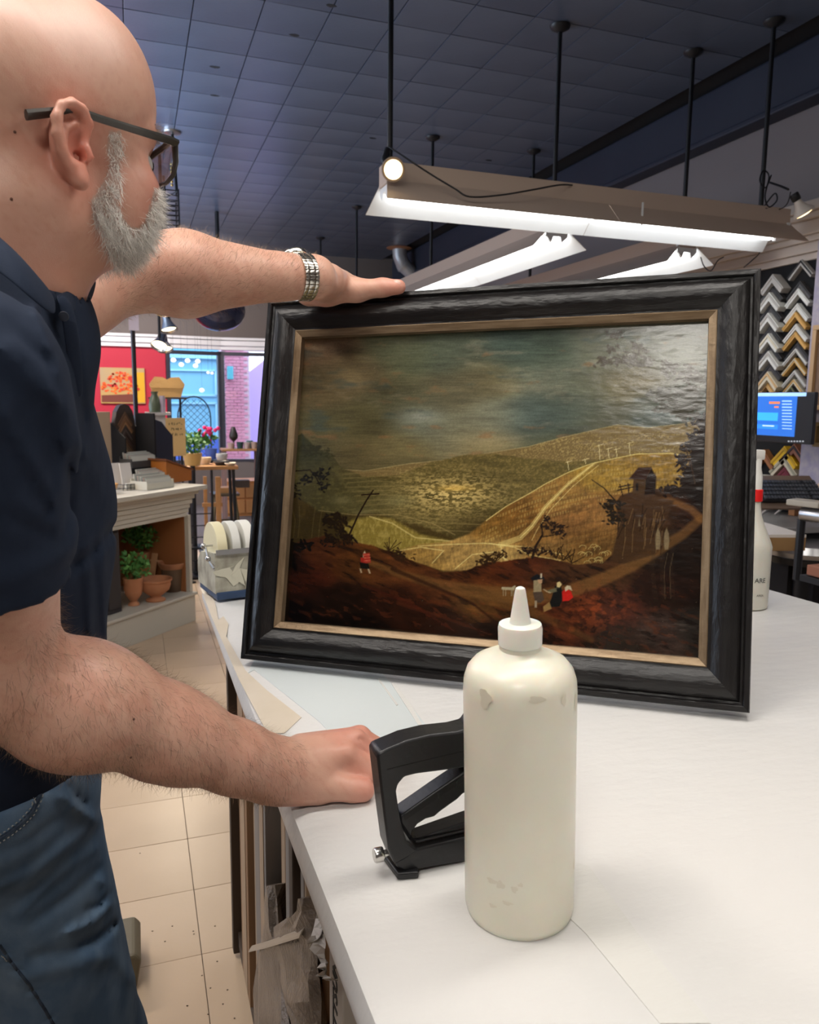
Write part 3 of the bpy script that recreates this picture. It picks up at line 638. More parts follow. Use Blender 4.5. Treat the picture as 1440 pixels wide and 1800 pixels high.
bundle([(470, 484, 1556), (466, 484, 1580), (462, 486, 1630), (452, 488, 1680), (446, 492, 1740), (444, 500, 1800), (440, 510, 1860)], 'plastic_bag', 'clear plastic wrapped roll standing in front of the cardboard under the table', m_wrap, 3)
bundle([(528, 541, 1578), (520, 542, 1600), (480, 544, 1630), (478, 546, 1660), (486, 548, 1700), (490, 548, 1725), (500, 550, 1760), (512, 552, 1800), (520, 556, 1860)], 'bubble_wrap', 'crumpled sheet of bubble wrap hanging between the cardboard sheets', m_wrap, 5, x=.196)
tg = tag(B().tube([V3(onx(440, 1668, .19)), V3(onx(470, 1660, .186)), V3(onx(500, 1650, .186)), V3(onx(530, 1640, .19))], .007, 6, flat=.12).build('tape_strip', mat('dull_tape', (.22, .18, .14), .3)), 'loose strip of packing tape stuck across the bubble wrap', 'tape')
# torn white paper hanging from the table edge
def ragged(pts, label):
    bb = B(); random.seed(len(pts)); vs = []
    for i, (l, r, y) in enumerate(pts):
        q0 = onx(l, y, .17+.006*math.sin(i*1.3)); q1 = onx(r, y, .17-.007*math.cos(i*1.7)); mid = (q0+q1)/2+np.array([.006*math.sin(i*2.1), 0, 0])
        vs += [q0, mid, q1]
    bb.add(vs, [(3*i+k, 3*i+k+1, 3*i+k+4, 3*i+k+3) for i in range(len(pts)-1) for k in (0, 1)])
    o = bb.build('torn_paper', mat('torn_paper_white', (.52, .49, .46), .7)); s = o.modifiers.new('t', 'SOLIDIFY'); s.thickness = .0008; return tag(o, label, 'paper')
ragged([(559, 566, 1596), (556, 569, 1615), (553, 568, 1630), (548, 564, 1645), (541, 558, 1652), (543, 554, 1657)], 'short torn paper strip hanging from the left edge of the tabletop')
ragged([(562, 570, 1600), (561, 570, 1620), (558, 571, 1640), (550, 573, 1660), (545, 572, 1667), (556, 571, 1675), (562, 572, 1685), (565, 573, 1694), (560, 574, 1700), (569, 575, 1706), (556, 573, 1714), (571, 582, 1718), (574, 590, 1722), (580, 591, 1724)], 'long ragged torn paper scrap hanging from the left edge of the tabletop')

# ================================================================ THE FRAMED PAINTING
FS = .985
_e = np.array([.783, -.6216, .0248]); _e = _n(_e); _u = np.array([.1194, .1892, .9747]); _u = _n(_u-_e*_e.dot(_u)); _nn = np.cross(_e, _u)
FW, FH = .8392*FS, .6606*FS
FB = C0+(np.array([.1635, 1.3586, 1.02])-C0)*FS
fr = thing('framed_painting', 'black wide-moulded frame with gilt slip holding a dark landscape oil painting', 'painting')
MF = basis(_e, _u, FB); fr.matrix_world = MF
m_frame = mat('black_frame_lacquer', (.0075, .0065, .0068), .36, noise=(30, .5, (.014, .012, .011)), bump=(46, .75, (.55, 1.8, 1.8), .004), spec=.5)
m_frame_s = mat('black_frame_edge', (.008, .007, .009), .3, bump=(60, .15), spec=.5)
m_gilt = mat('gilt_slip', (.30, .215, .13), .45, metal=.55, noise=(60, .8, (.17, .11, .06), (.3, 3, 3)), bump=(120, .4))
prof = [(0, -.027), (0, -.001), (.0015, .002), (.008, .0025), (.0098, .0005), (.0105, -.003), (.0135, -.0035), (.0155, -.001), (.018, .003), (.024, .0065), (.032, .0078), (.040, .0062), (.047, .002), (.052, -.003), (.0548, -.0045), (.0575, -.0042), (.0591, -.005), (.0591, -.027)]
gprof = [(.0585, -.022), (.0585, -.0035), (.0600, -.0025), (.0618, -.0035), (.0690, -.0075), (.0702, -.0078), (.0702, -.0125), (.0702, -.022)]
def rail(pf, name, side, m, nseg=1):
    L = FW if side % 2 == 0 else FH; bb = B(); vs = []; n = len(pf)
    for s in range(nseg+1):
        for (w_, h) in pf:
            t = s/nseg; vs.append((w_+(L-2*w_)*t, w_, h))
    fs = [(s*n+k, s*n+(k+1) % n, (s+1)*n+(k+1) % n, (s+1)*n+k) for s in range(nseg) for k in range(n)]+[tuple(range(n)), tuple(range((nseg+1)*n-1, nseg*n-1, -1))]
    bb.add(vs, fs); o = bb.build(name, m, fr, smooth=True)
    o.location = [(0, 0, 0), (FW, 0, 0), (FW, FH, 0), (0, FH, 0)][side]; o.rotation_euler = (0, 0, side*math.pi/2); return o
for s in range(4): rail(prof, 'frame_rail', s, m_frame); rail(gprof, 'gilt_rail', s, m_gilt)
# recessed backing that carries the weight on the table
B().box((FW/2, FH/2, -.0262), (FW-.11, FH-.11, .003)).build('backing_board', m_card2, fr)
nx, ny = 620, 462
U, Vv = np.meshgrid(np.linspace(.064, FW-.064, nx), np.linspace(.064, FH-.064, ny))
PW = FB+U[..., None]*_e+Vv[..., None]*_u+(-.021)*_nn
cc = (PW-C0) @ MC.T; PX = 720+FPX*cc[..., 0]/-cc[..., 2]; PY = 900-FPX*cc[..., 1]/-cc[..., 2]
colr = paint_landscape(PX, PY)**1.08
lin = np.where(colr < .04045, colr/12.92, ((colr+.055)/1.055)**2.4)*PAINT_GAIN
V = np.stack([U, Vv, np.full_like(U, -.021)+.0003*(fbm(U*60, Vv*160, 7, 2)-.5)], -1).reshape(-1, 3)
idx = np.arange(nx*ny).reshape(ny, nx); F = np.stack([idx[:-1, :-1], idx[:-1, 1:], idx[1:, 1:], idx[1:, :-1]], -1).reshape(-1, 4)
mp = mat('varnished_oil_paint', (.1, .1, .1), .2, attr='Col', bump=(420, .4, (.6, 1.8, 1), .0002), spec=.5)
cv = np_mesh('canvas', V, F, mp, fr); set_colors(cv, lin.reshape(-1, 3)); cv['label'] = 'varnished landscape with golden hills, leaning cross, hut and wayfarers'

# ================================================================ GLUE BOTTLE
bp = ont(931, 1640); bp = np.array([.3125, .572, tz(.3125, .572)])
m_plastic = mat('milky_plastic', (.82, .79, .67), .30, noise=(14, .45, (.74, .70, .58)), sss=.35, bump=(40, .06), spec=.45)
m_cap = mat('translucent_cap', (.84, .83, .76), .3, sss=.4)
gb = thing('glue_bottle', 'large round white plastic glue bottle with nozzle cap, smudged sides', 'bottle', tuple(bp))
gb.rotation_euler = (R_(1.6), R_(-2.6), 0)
r = .0485
def wob(q, a): return Vector((q.x*(1+.004*math.sin(3*a+q.z*30)), q.y*(1+.004*math.cos(2*a+q.z*40)), q.z))
HB = .232
B().lathe([(.001, 0), (r*.9, 0), (r*.97, .003), (r, .009), (r*1.005, .05), (r, .11), (r*.995, .16), (r, HB-.022), (r*.985, HB-.012), (r*.93, HB-.0035), (r*.82, HB+.003), (r*.6, HB+.0085), (r*.42, HB+.0115), (r*.36, HB+.014), (r*.36, HB+.018), (.001, HB+.018)], n=72, fn=wob).build('body', m_plastic, gb, smooth=True)
z0 = HB+.0165
cap = B().lathe([(.001, z0), (.0165, z0), (.0185, z0+.002), (.0187, z0+.016), (.0178, z0+.0195), (.013, z0+.0205), (.001, z0+.0205)], n=48).build('cap', m_cap, gb, smooth=True)
B().lathe([(.0095, z0+.019), (.0085, z0+.023), (.0045, z0+.048), (.0038, z0+.0505), (.0022, z0+.0515), (.001, z0+.0515)], n=32).build('nozzle', m_cap, cap, smooth=True)
# dried glue smears on the sides (their own relief)
random.seed(4); sm_ = B()
for (px, py, w_, h_) in [(868, 1545, 9, 4), (882, 1552, 7, 6), (905, 1560, 5, 5), (915, 1552, 4, 3), (893, 1585, 8, 3), (868, 1590, 6, 3), (1010, 1520, 4, 9), (1014, 1235, 7, 12), (868, 1220, 10, 14), (938, 1222, 12, 5), (985, 1228, 5, 8), (1016, 1600, 3, 10)]:
    dirv = ray(px, py); a_ = dirv[:2].dot(dirv[:2]); o_ = C0[:2]-bp[:2]-np.array([-.0454*.0, 0]); bb_ = 2*dirv[:2].dot(o_); c_ = o_.dot(o_)-(r*1.0)**2; D = bb_*bb_-4*a_*c_
    if D < 0: continue
    t = (-bb_-math.sqrt(D))/(2*a_); q = C0+dirv*t-bp
    # into the bottle's own axes
    ql = gb.rotation_euler.to_matrix().inverted() @ V3(q); an = math.atan2(ql.y, ql.x); n = 20; vs = []
    for k in range(n):
        tt = 2*math.pi*k/n; rr = 1+.18*math.sin(3*tt+px)+.12*math.sin(5*tt+py); da = w_*.00055/r*math.cos(tt)*rr; dz = h_*.0006*math.sin(tt)*rr
        vs.append(((r*1.007)*math.cos(an+da), (r*1.007)*math.sin(an+da), ql.z+dz))
    vs.append(((r*1.009)*math.cos(an), (r*1.014)*math.sin(an), ql.z)); sm_.add(vs, [(k, (k+1) % n, n) for k in range(n)])
sm_.build('glue_smear', mat('dried_glue', (.75, .70, .57), .6), gb, smooth=True)['kind'] = 'stuff'

# ================================================================ STAPLE GUN
pa = ont(700, 1531); pb_ = ont(836, 1500); sU = pb_-pa; sU = _n(sU); sN = _n(np.cross(sU, TN)); sV = np.cross(sN, sU)
sg = thing('staple_gun', 'black hand staple gun with loop handle standing behind the glue bottle', 'tool'); MS = basis(sU, sV, pa); sg.matrix_world = MS
def sp(pts):
    o = []
    for p in pts:
        q = onplane(p[0], p[1], pa, sN)-pa; o.append((q.dot(sU), q.dot(sV)))
    return o
m_blk = mat('black_moulded_plastic', (.012, .012, .0135), .38, bump=(160, .12), spec=.5)
m_blk2 = mat('black_groove', (.004, .004, .004), .6)
def pr_(name, pts, t0, t1, m=m_blk, parent=sg, bev=.0015):
    o = B().prism(sp(pts), t0, t1, U=(1, 0, 0), V=(0, 1, 0)).build(name, m, parent); 
    if bev:
        md = o.modifiers.new('b', 'BEVEL'); md.width = bev; md.segments = 2; md.limit_method = 'ANGLE'
    shade(o.data, 30); return o
pr_('handle', [(655, 1319), (660, 1312), (673, 1306), (707, 1292), (748, 1282), (794, 1277), (817, 1271), (826, 1258), (832, 1238), (845, 1215), (866, 1205), (880, 1240), (884, 1290), (876, 1330), (832, 1337), (780, 1343), (723, 1350), (703, 1355), (692, 1368), (689, 1380), (693, 1410), (698, 1436), (707, 1465), (722, 1478), (728, 1482), (700, 1500), (686, 1507), (675, 1480), (667, 1420), (661, 1370)], -.014, .014, bev=.004)
pr_('magazine', [(698, 1455), (712, 1476), (728, 1480), (834, 1455), (930, 1432), (960, 1430), (962, 1478), (834, 1499), (723, 1517), (704, 1520), (690, 1512), (684, 1500)], -.0125, .0125, bev=.002)
pr_('squeeze_lever', [(697, 1426), (760, 1382), (828, 1336), (860, 1325), (880, 1360), (834, 1377), (820, 1380), (806, 1388), (797, 1397), (780, 1409), (766, 1419), (757, 1427), (742, 1431), (728, 1440), (719, 1452), (717, 1462), (724, 1466), (734, 1463), (834, 1428), (930, 1402), (934, 1424), (834, 1450), (727, 1474), (714, 1468), (704, 1450), (698, 1438)], -.0105, .0105, bev=.002)
pr_('lever_groove', [(702, 1424), (760, 1384), (829, 1340), (832, 1348), (764, 1392), (706, 1432)], .0100, .0112, m_blk2, bev=0)
for a_ in ((763, 1391), (794, 1371)):
    pr_('lever_rib', [(a_[0]-1.5, a_[1]-6), (a_[0]+2, a_[1]-8), (a_[0]+3, a_[1]+1), (a_[0], a_[1]+3)], .0100, .0118, m_blk, bev=0)
pr_('handle_seam', [(672, 1341), (700, 1334), (790, 1313), (832, 1304), (832, 1305.5), (790, 1314.5), (700, 1335.5), (672, 1342.5)], .0135, .0143, m_blk2, bev=0)
# foot with rib, in table axes
ft = B(); f0 = [ont(*p) for p in [(672, 1512), (699, 1549), (736, 1546), (735, 1527), (712, 1510), (690, 1500)]]; k = len(f0)
loc = lambda q: MS.inverted() @ V3(q)
vs = [loc(p+TN*.0012) for p in f0]+[loc(p+TN*.0075) for p in f0]; ft.add(vs, [tuple(range(k-1, -1, -1)), tuple(range(k, 2*k))]+[(i, (i+1) % k, k+(i+1) % k, k+i) for i in range(k)])
o = ft.build('foot', m_blk, sg); md = o.modifiers.new('b', 'BEVEL'); md.width = .0015; md.segments = 2
rb = B(); a_ = ont(722, 1541); c_ = ont(706, 1508); w_ = np.cross(_n(a_-c_), TN)*.0016
vs = [loc(q) for q in [a_+TN*.007+w_, c_+TN*.007+w_, c_+TN*.022+w_, a_+TN*.007-w_, c_+TN*.007-w_, c_+TN*.022-w_]]; rb.add(vs, [(0, 1, 2), (5, 4, 3), (0, 3, 4, 1), (1, 4, 5, 2), (2, 5, 3, 0)]); rb.build('foot_rib', m_blk, sg)
ck = ont(686, 1500); 
kx = B(); kc = V3(sp([(668, 1502)])[0]+(0.0,)); Mk = Matrix.Rotation(R_(-90), 3, 'Y')
kx.lathe([(.001, -.003), (.0035, -.003), (.0035, .006), (.0068, .007), (.0072, .008), (.0072, .0145), (.0062, .016), (.001, .016)], c=(kc.x+.010, kc.y, 0), n=24, M=Mk)
ko = kx.build('knob', mat('chrome', (.62, .60, .57), .22, metal=1), sg, smooth=True); ko['label'] = 'knurled chrome knob'

# ================================================================ TAPE DISPENSER at the far left corner of the table
td0 = ont(381, 1060); td1 = ont(432, 1053); tU = _n(td1-td0); tV = _n(np.cross(TN, tU))
td = thing('tape_dispenser', 'cream metal desk dispenser with three rolls of tape at the far left table corner', 'tape dispenser', tuple(td0+TN*.0035), math.atan2(tU[1], tU[0]))
m_cream = mat('cream_enamel_worn', (.50, .49, .40), .4, noise=(26, .9, (.25, .23, .18)))
B().box((.095, .07, .012), (.19, .15, .018), bev=.003).build('base', mat('navy_base', (.03, .06, .13), .5), td)
B().prism([(0, .018), (.15, .018), (.15, .075), (.12, .10), (0, .115)], -.002, .19, U=(0, 1, 0), V=(0, 0, 1)).build('body', m_cream, td)
random.seed(6)
sc = B()
for k in range(7):
    sc.prism([(random.gauss(0, .012)+.02*math.cos(a), random.gauss(0, .01)+.022*math.sin(a)) for a in np.linspace(0, 6.28, 8)[:-1]], 0, .0012, O=(.03+.02*k, -.001-.0004*k, .06+.012*math.sin(k*2)), U=(1, 0, 0), V=(0, 0, 1))
sc.build('stuck_tape_scraps', mat('tape_scraps', (.62, .60, .48), .3), td)
for k, (c, wd) in enumerate([((.72, .66, .44), .024), ((.68, .68, .64), .02), ((.8, .79, .74), .024)]):
    x = .020+k*.034; Mr = Matrix.Rotation(R_(90), 3, 'Y')
    ro = B().lathe([(.03, -wd/2), (.062, -wd/2), (.063, -wd/2+.001), (.063, wd/2-.001), (.062, wd/2), (.03, wd/2)], c=(x, .07, .115), n=32, M=Mr).build('tape_roll', mat('tape_%d' % k, c, .45), td, smooth=True)
B().tube([(-.012, .05, .125), (.16, .05, .125)], .0025, 8).tube([(-.01, .05, .125), (-.01, .02, .095), (-.004, .0, .08)], .003, 8).build('roller_bar', mat('steel', (.5, .5, .5), .3, metal=1), td, smooth=True)
B().ball((-.014, .05, .125), .007, 10).ball((-.012, .02, .10), .007, 10).build('wing_nut', mat('steel'), td, smooth=True)
B().box((.095, -.004, .117), (.19, .003, .012)).build('cutter_blade', mat('steel'), td)

# ================================================================ SPRAY BOTTLE half hidden behind the frame's right edge
sb0 = ont(1322, 1070); sb0 = sb0+np.array([0, .02, 0]); sb0[2] = tz(sb0[0], sb0[1])+.001
sb = thing('spray_bottle', 'translucent white spray bottle with red collar behind the right frame edge', 'bottle', tuple(sb0))
sc_ = 1.12
B().lathe([(.001, 0), (.040, 0), (.0445, .003), (.0455, .01), (.0455, .125), (.046, .138), (.042, .15), (.030, .178), (.020, .205), (.0165, .225), (.0155, .24), (.001, .24)], n=40).build('body', mat('spray_plastic', (.62, .60, .53), .3, sss=.2), sb, smooth=True)
B().lathe([(.0157, .236), (.019, .238), (.019, .262), (.0157, .264)], n=28).build('collar', mat('red_collar', (.75, .012, .012), .4), sb, smooth=True)['label'] = 'red collar'
B().lathe([(.001, .262), (.0165, .262), (.016, .29), (.012, .31), (.012, .33), (.001, .33)], n=20).box((-.02, 0, .338), (.07, .022, .022), bev=.004).build('spray_head', mat('white_spray_head', (.75, .74, .70), .4), sb, smooth=True)
to = C0-np.array(sb0); an = math.atan2(to[1], to[0])
def curved_text(body, size, zc, off):
    o = text_mesh('lettering', body, size, Matrix.Identity(4), m_ink, sb, ext=.0003)
    for v in o.data.vertices:
        a_ = an+off+v.co.x/.0458; v.co = Vector((.0459*math.cos(a_), .0459*math.sin(a_), zc+v.co.y))
curved_text('ARE', .015, .068, .62); curved_text('AREA', .007, .035, .66)

# ================================================================ FLUORESCENT FIXTURES on black rods
m_hous = mat('cream_fixture_enamel', (.50, .39, .31), .45)
m_refl = mat('white_reflector_enamel', (.82, .84, .84), .35)
m_tube = mat('fluorescent_tube', (1, 1, 1), .5, emit=((.95, .98, 1), TUBE))
def fixture(name, label, loc, rz, L, rods, z, extra=None):
    """local x along the fixture, open side down; reflector lips at z"""
    t = thing(name, label, 'ceiling light', (loc[0], loc[1], z), rz)
    B().box((L/2, 0, .125), (L, .10, .085), bev=.003).build('housing', m_hous, t)
    for s, nm in ((-1, 'reflector'), (1, 'reflector')):
        for (a, c) in ((.002, L/2-.001), (L/2+.001, L-.002)):
            q = [(a, s*.052, .095), (c, s*.052, .095), (c+(0 if c < L-.01 else .03), s*.15, 0), (a-(0 if a > .01 else .03), s*.15, 0)]
            vs = [Vector(p) for p in q]+[Vector(p)+Vector((0, -s*.002, -.0015)) for p in q]
            bb = B(); bb.v = []; bb.add(vs, [(0, 1, 2, 3), (7, 6, 5, 4), (0, 4, 5, 1), (1, 5, 6, 2), (2, 6, 7, 3), (3, 7, 4, 0)])
            o = bb.build(nm, [m_hous, m_refl], t); o.data.polygons[1].material_index = 1
    for s in (-.045, .045):
        for a in (.03, L/2+.02):
            B().tube([(a, s, .052), (a+L/2-.05, s, .052)], .0165, 12).build('fluorescent_tube', m_tube, t, smooth=True)
    for x in (.015, L-.015):
        B().prism([(-.06, .10), (.06, .10), (.06, .06), (.03, .03), (.02, .06), (-.02, .06), (-.03, .03), (-.06, .06)], x-.008, x+.008, O=(0, 0, 0), U=(0, 1, 0), V=(0, 0, 1)).build('lamp_holder', m_refl, t)
    for x in rods:
        top_ = CEIL-.005-z; B().tube([(x, 0, .165), (x, 0, top_)], .0115, 10).build('rod', m_blackm, t, smooth=True)
        B().lathe([(.001, top_), (.05, top_), (.045, top_-.012), (.02, top_-.025), (.012, top_-.03)], c=(x, 0, 0), n=20).build('ceiling_rose', m_blackm, t, smooth=True)
    return t
FX = fixture('fluorescent_fixture', 'nearest long twin-tube light fixture hung above the painting with cables on it', (.985, 3.15), 0, 2.07, (.03, 1.93), 2.262)
B().box((1.18, -.10, .055), (.008, .005, .10)).build('reflector_clip', m_refl, FX)
FX2 = fixture('fluorescent_fixture', 'light fixture receding behind the painting, lit end seen above the frame', (2.0, 3.50), R_(90), 2.44, (.05, 1.75), 2.235)
FX3 = fixture('fluorescent_fixture', 'light fixture beyond the right end of the nearest one, mostly hidden by the frame', (2.78, 3.50), R_(90), 2.44, (.05, 1.75), 2.215)
FX4 = fixture('fluorescent_fixture', 'farthest light fixture at the dark back end of the ceiling', (2.03, 7.2), R_(90), 1.8, (.1, 1.6), 2.3)
# spot lamps clipped to the rods
def bulb_mesh(parent, s=1.0, glow=6, col=(1, .72, .36), back=(.6, .55, .5)):
    B().lathe([(.001, -.09), (.017, -.09), (.02, -.085), (.02, -.06), (.016, -.055)], n=20).build('socket', m_blackm, parent, smooth=True)
    B().lathe([(.014, -.058), (.017, -.045), (.02, -.035), (.028, -.02), (.042, -.003), (.0465, .004), (.0465, .009), (.044, .011), (.037, .0105), (.036, .009)], n=28, caps=False).build('bulb_reflector', mat('bulb_back_'+str(glow), back, .3), parent, smooth=True)
    B().lathe([(.036, .0095), (.033, .013), (.018, .017), (.001, .018)], n=28, caps=False).build('lens', mat('lit_lens_%d' % glow, (1, .9, .7), .4, emit=(col, glow)), parent, smooth=True)
sl = thing('spot_lamp', 'small glowing spot bulb in a black socket clipped to the left rod', 'lamp')
pc = ony(691, 298, 3.03); dr = V3(C0-pc).normalized(); dr = (dr+Vector((.12, -.1, -.05))).normalized(); sl.matrix_world = Matrix.Translation(V3(pc)) @ dr.to_track_quat('Z', 'Y').to_matrix().to_4x4(); bulb_mesh(sl, glow=5, back=(.35, .26, .18))
ivs = sl.matrix_world.inverted(); B().tube([ivs @ V3(ony(686, 300, 3.1)), ivs @ V3(ony(676, 282, 3.13)), ivs @ V3(ony(681, 262, 3.15))], [.02, .017, .012], 10).build('clamp_arm', m_blackm, sl, smooth=True)
sr = thing('spot_lamp', 'white reflector bulb on a clamp arm at the right rod above the corner samples', 'lamp')
pc = ony(1412, 372, 2.82); a_ = V3(ony(1392, 335, 2.84)); dr = (V3(pc)-a_).normalized(); sr.matrix_world = Matrix.Translation(V3(pc)) @ dr.to_track_quat('Z', 'Y').to_matrix().to_4x4(); bulb_mesh(sr, glow=4, back=(.62, .56, .5))
for ch in sr.children:
    if ch.name.startswith('lens'): pass
ivs = sr.matrix_world.inverted(); B().tube([ivs @ V3(ony(*p, 3.15)) for p in [(1354, 321)]]+[ivs @ V3(ony(1372, 327, 2.98)), ivs @ V3(ony(1386, 333, 2.86))], .005, 8).build('clamp_arm', m_blackm, sr, smooth=True)
def cable(pts, label, r=.0035, y=3.0):
    q = [V3(ony(p[0], p[1], p[2] if len(p) > 2 else y)) for p in pts]; s = []
    for i in range(len(q)-1):
        a, b_, c, d = q[max(i-1, 0)], q[i], q[i+1], q[min(i+2, len(q)-1)]
        for k in range(5):
            t = k/5; s.append(.5*((2*b_)+(c-a)*t+(2*a-5*b_+4*c-d)*t*t+(3*b_-a-3*c+d)*t**3))
    s.append(q[-1]); return tag(B().tube(s, r, 7).build('cable', m_blackm, smooth=True), label, 'cable')
cable([(684, 258, 3.13), (720, 282, 3.04), (760, 308, 3.02), (800, 332, 3.0), (826, 346, 2.985), (880, 343, 2.985), (940, 333, 2.985), (985, 325, 3.03), (1010, 326, 3.12)], 'black cable sagging across the face of the nearest light fixture')
cable([(1344, 362, 3.15), (1362, 340, 3.1), (1366, 352, 3.08), (1352, 364, 3.1), (1345, 345, 3.1), (1352, 310, 3.12), (1342, 300, 3.12), (1336, 318, 3.1), (1346, 330, 3.1), (1356, 308, 3.12)], 'coiled black cable around the right rod of the nearest fixture')
cable([(1346, 366, 3.1), (1370, 368, 3.1), (1384, 358, 2.95), (1390, 338, 2.87)], 'thin black cable hanging from the right spot lamp', r=.0025)
cable([(1342, 428, 3.3), (1335, 445, 3.4), (1322, 458, 3.5), (1308, 470, 3.6)], 'black cable dropping behind the right end of the nearest fixture', r=.003)
cable([(1232, 452, 3.44), (1238, 468, 3.42), (1250, 476, 3.45), (1262, 458, 3.5), (1272, 452, 3.6)], 'short cable looped under the fixture end behind the frame', r=.003)
# ================================================================ THE MAN: one continuous body grown from a signed distance field
def smin(a, b, k):
    if k <= 0: return np.minimum(a, b)
    h = np.clip(.5+.5*(b-a)/k, 0, 1); return b*(1-h)+a*h-k*h*(1-h)
def smax(a, b, k): return -smin(-a, -b, k)
class Cap:
    def __init__(s, a, b, ra, rb=None, k=.01, op=1, sq=None):
        s.a, s.b = np.array(a, float), np.array(b, float); s.ra = ra; s.rb = ra if rb is None else rb; s.k = k; s.op = op
        s.c = (s.a+s.b)/2; s.R = np.linalg.norm(s.b-s.a)/2+max(s.ra, s.rb)
    def __call__(s, p):
        d = s.b-s.a; L = d.dot(d)+1e-12; t = np.clip(((p-s.a) @ d)/L, 0, 1)
        return np.linalg.norm(p-s.a-t[..., None]*d, axis=-1)-(s.ra+(s.rb-s.ra)*t)
class FCap(Cap):
    """capsule flattened along a direction n by factor f"""
    def __init__(s, a, b, ra, rb, n, f, **kw): super().__init__(a, b, ra, rb, **kw); s.n = _n(n); s.f = f
    def __call__(s, p):
        d = s.b-s.a; L = d.dot(d)+1e-12; t = np.clip(((p-s.a) @ d)/L, 0, 1); q = p-s.a-t[..., None]*d
        h = q @ s.n; q = q+s.n*(h*(1/s.f-1))[..., None]; return (np.linalg.norm(q, axis=-1)-(s.ra+(s.rb-s.ra)*t))*.8
class Ell:
    def __init__(s, c, r, M=None, k=.01, op=1):
        s.c = np.array(c, float); s.r = np.array(r, float); s.M = np.eye(3) if M is None else np.array(M, float); s.k = k; s.op = op; s.R = max(r)
    def __call__(s, p):
        q = (p-s.c) @ s.M.T; a = np.linalg.norm(q/s.r, axis=-1); b = np.linalg.norm(q/(s.r**2), axis=-1); return np.where(b > 1e-9, a*(a-1)/(b+1e-12), -s.r.min())
class Half:
    """keeps the side opposite to n inside a ball of radius R around c"""
    def __init__(s, c, n, R, k=.003): s.c = np.array(c, float); s.n = _n(n); s.R = R; s.k = k; s.op = 0
    def __call__(s, p): return (p-s.c) @ s.n
def field(prims, pts, ctr, hb):
    """pts: (nb, m, 3) sample points in blocks with centres ctr"""
    d = np.full(pts.shape[:2], .2)
    for q in prims:
        sel = np.linalg.norm(ctr-q.c, axis=1) < q.R+hb+q.k+.02
        if not sel.any(): continue
        v = q(pts[sel]); c = d[sel]
        if q.op == 1: c = smin(c, v, q.k)
        elif q.op == -1: c = smax(c, -v, q.k)
        else:
            inb = np.linalg.norm(pts[sel]-q.c, axis=-1) < q.R; c = np.where(inb, smax(c, v, q.k), c)
        d[sel] = c
    return d
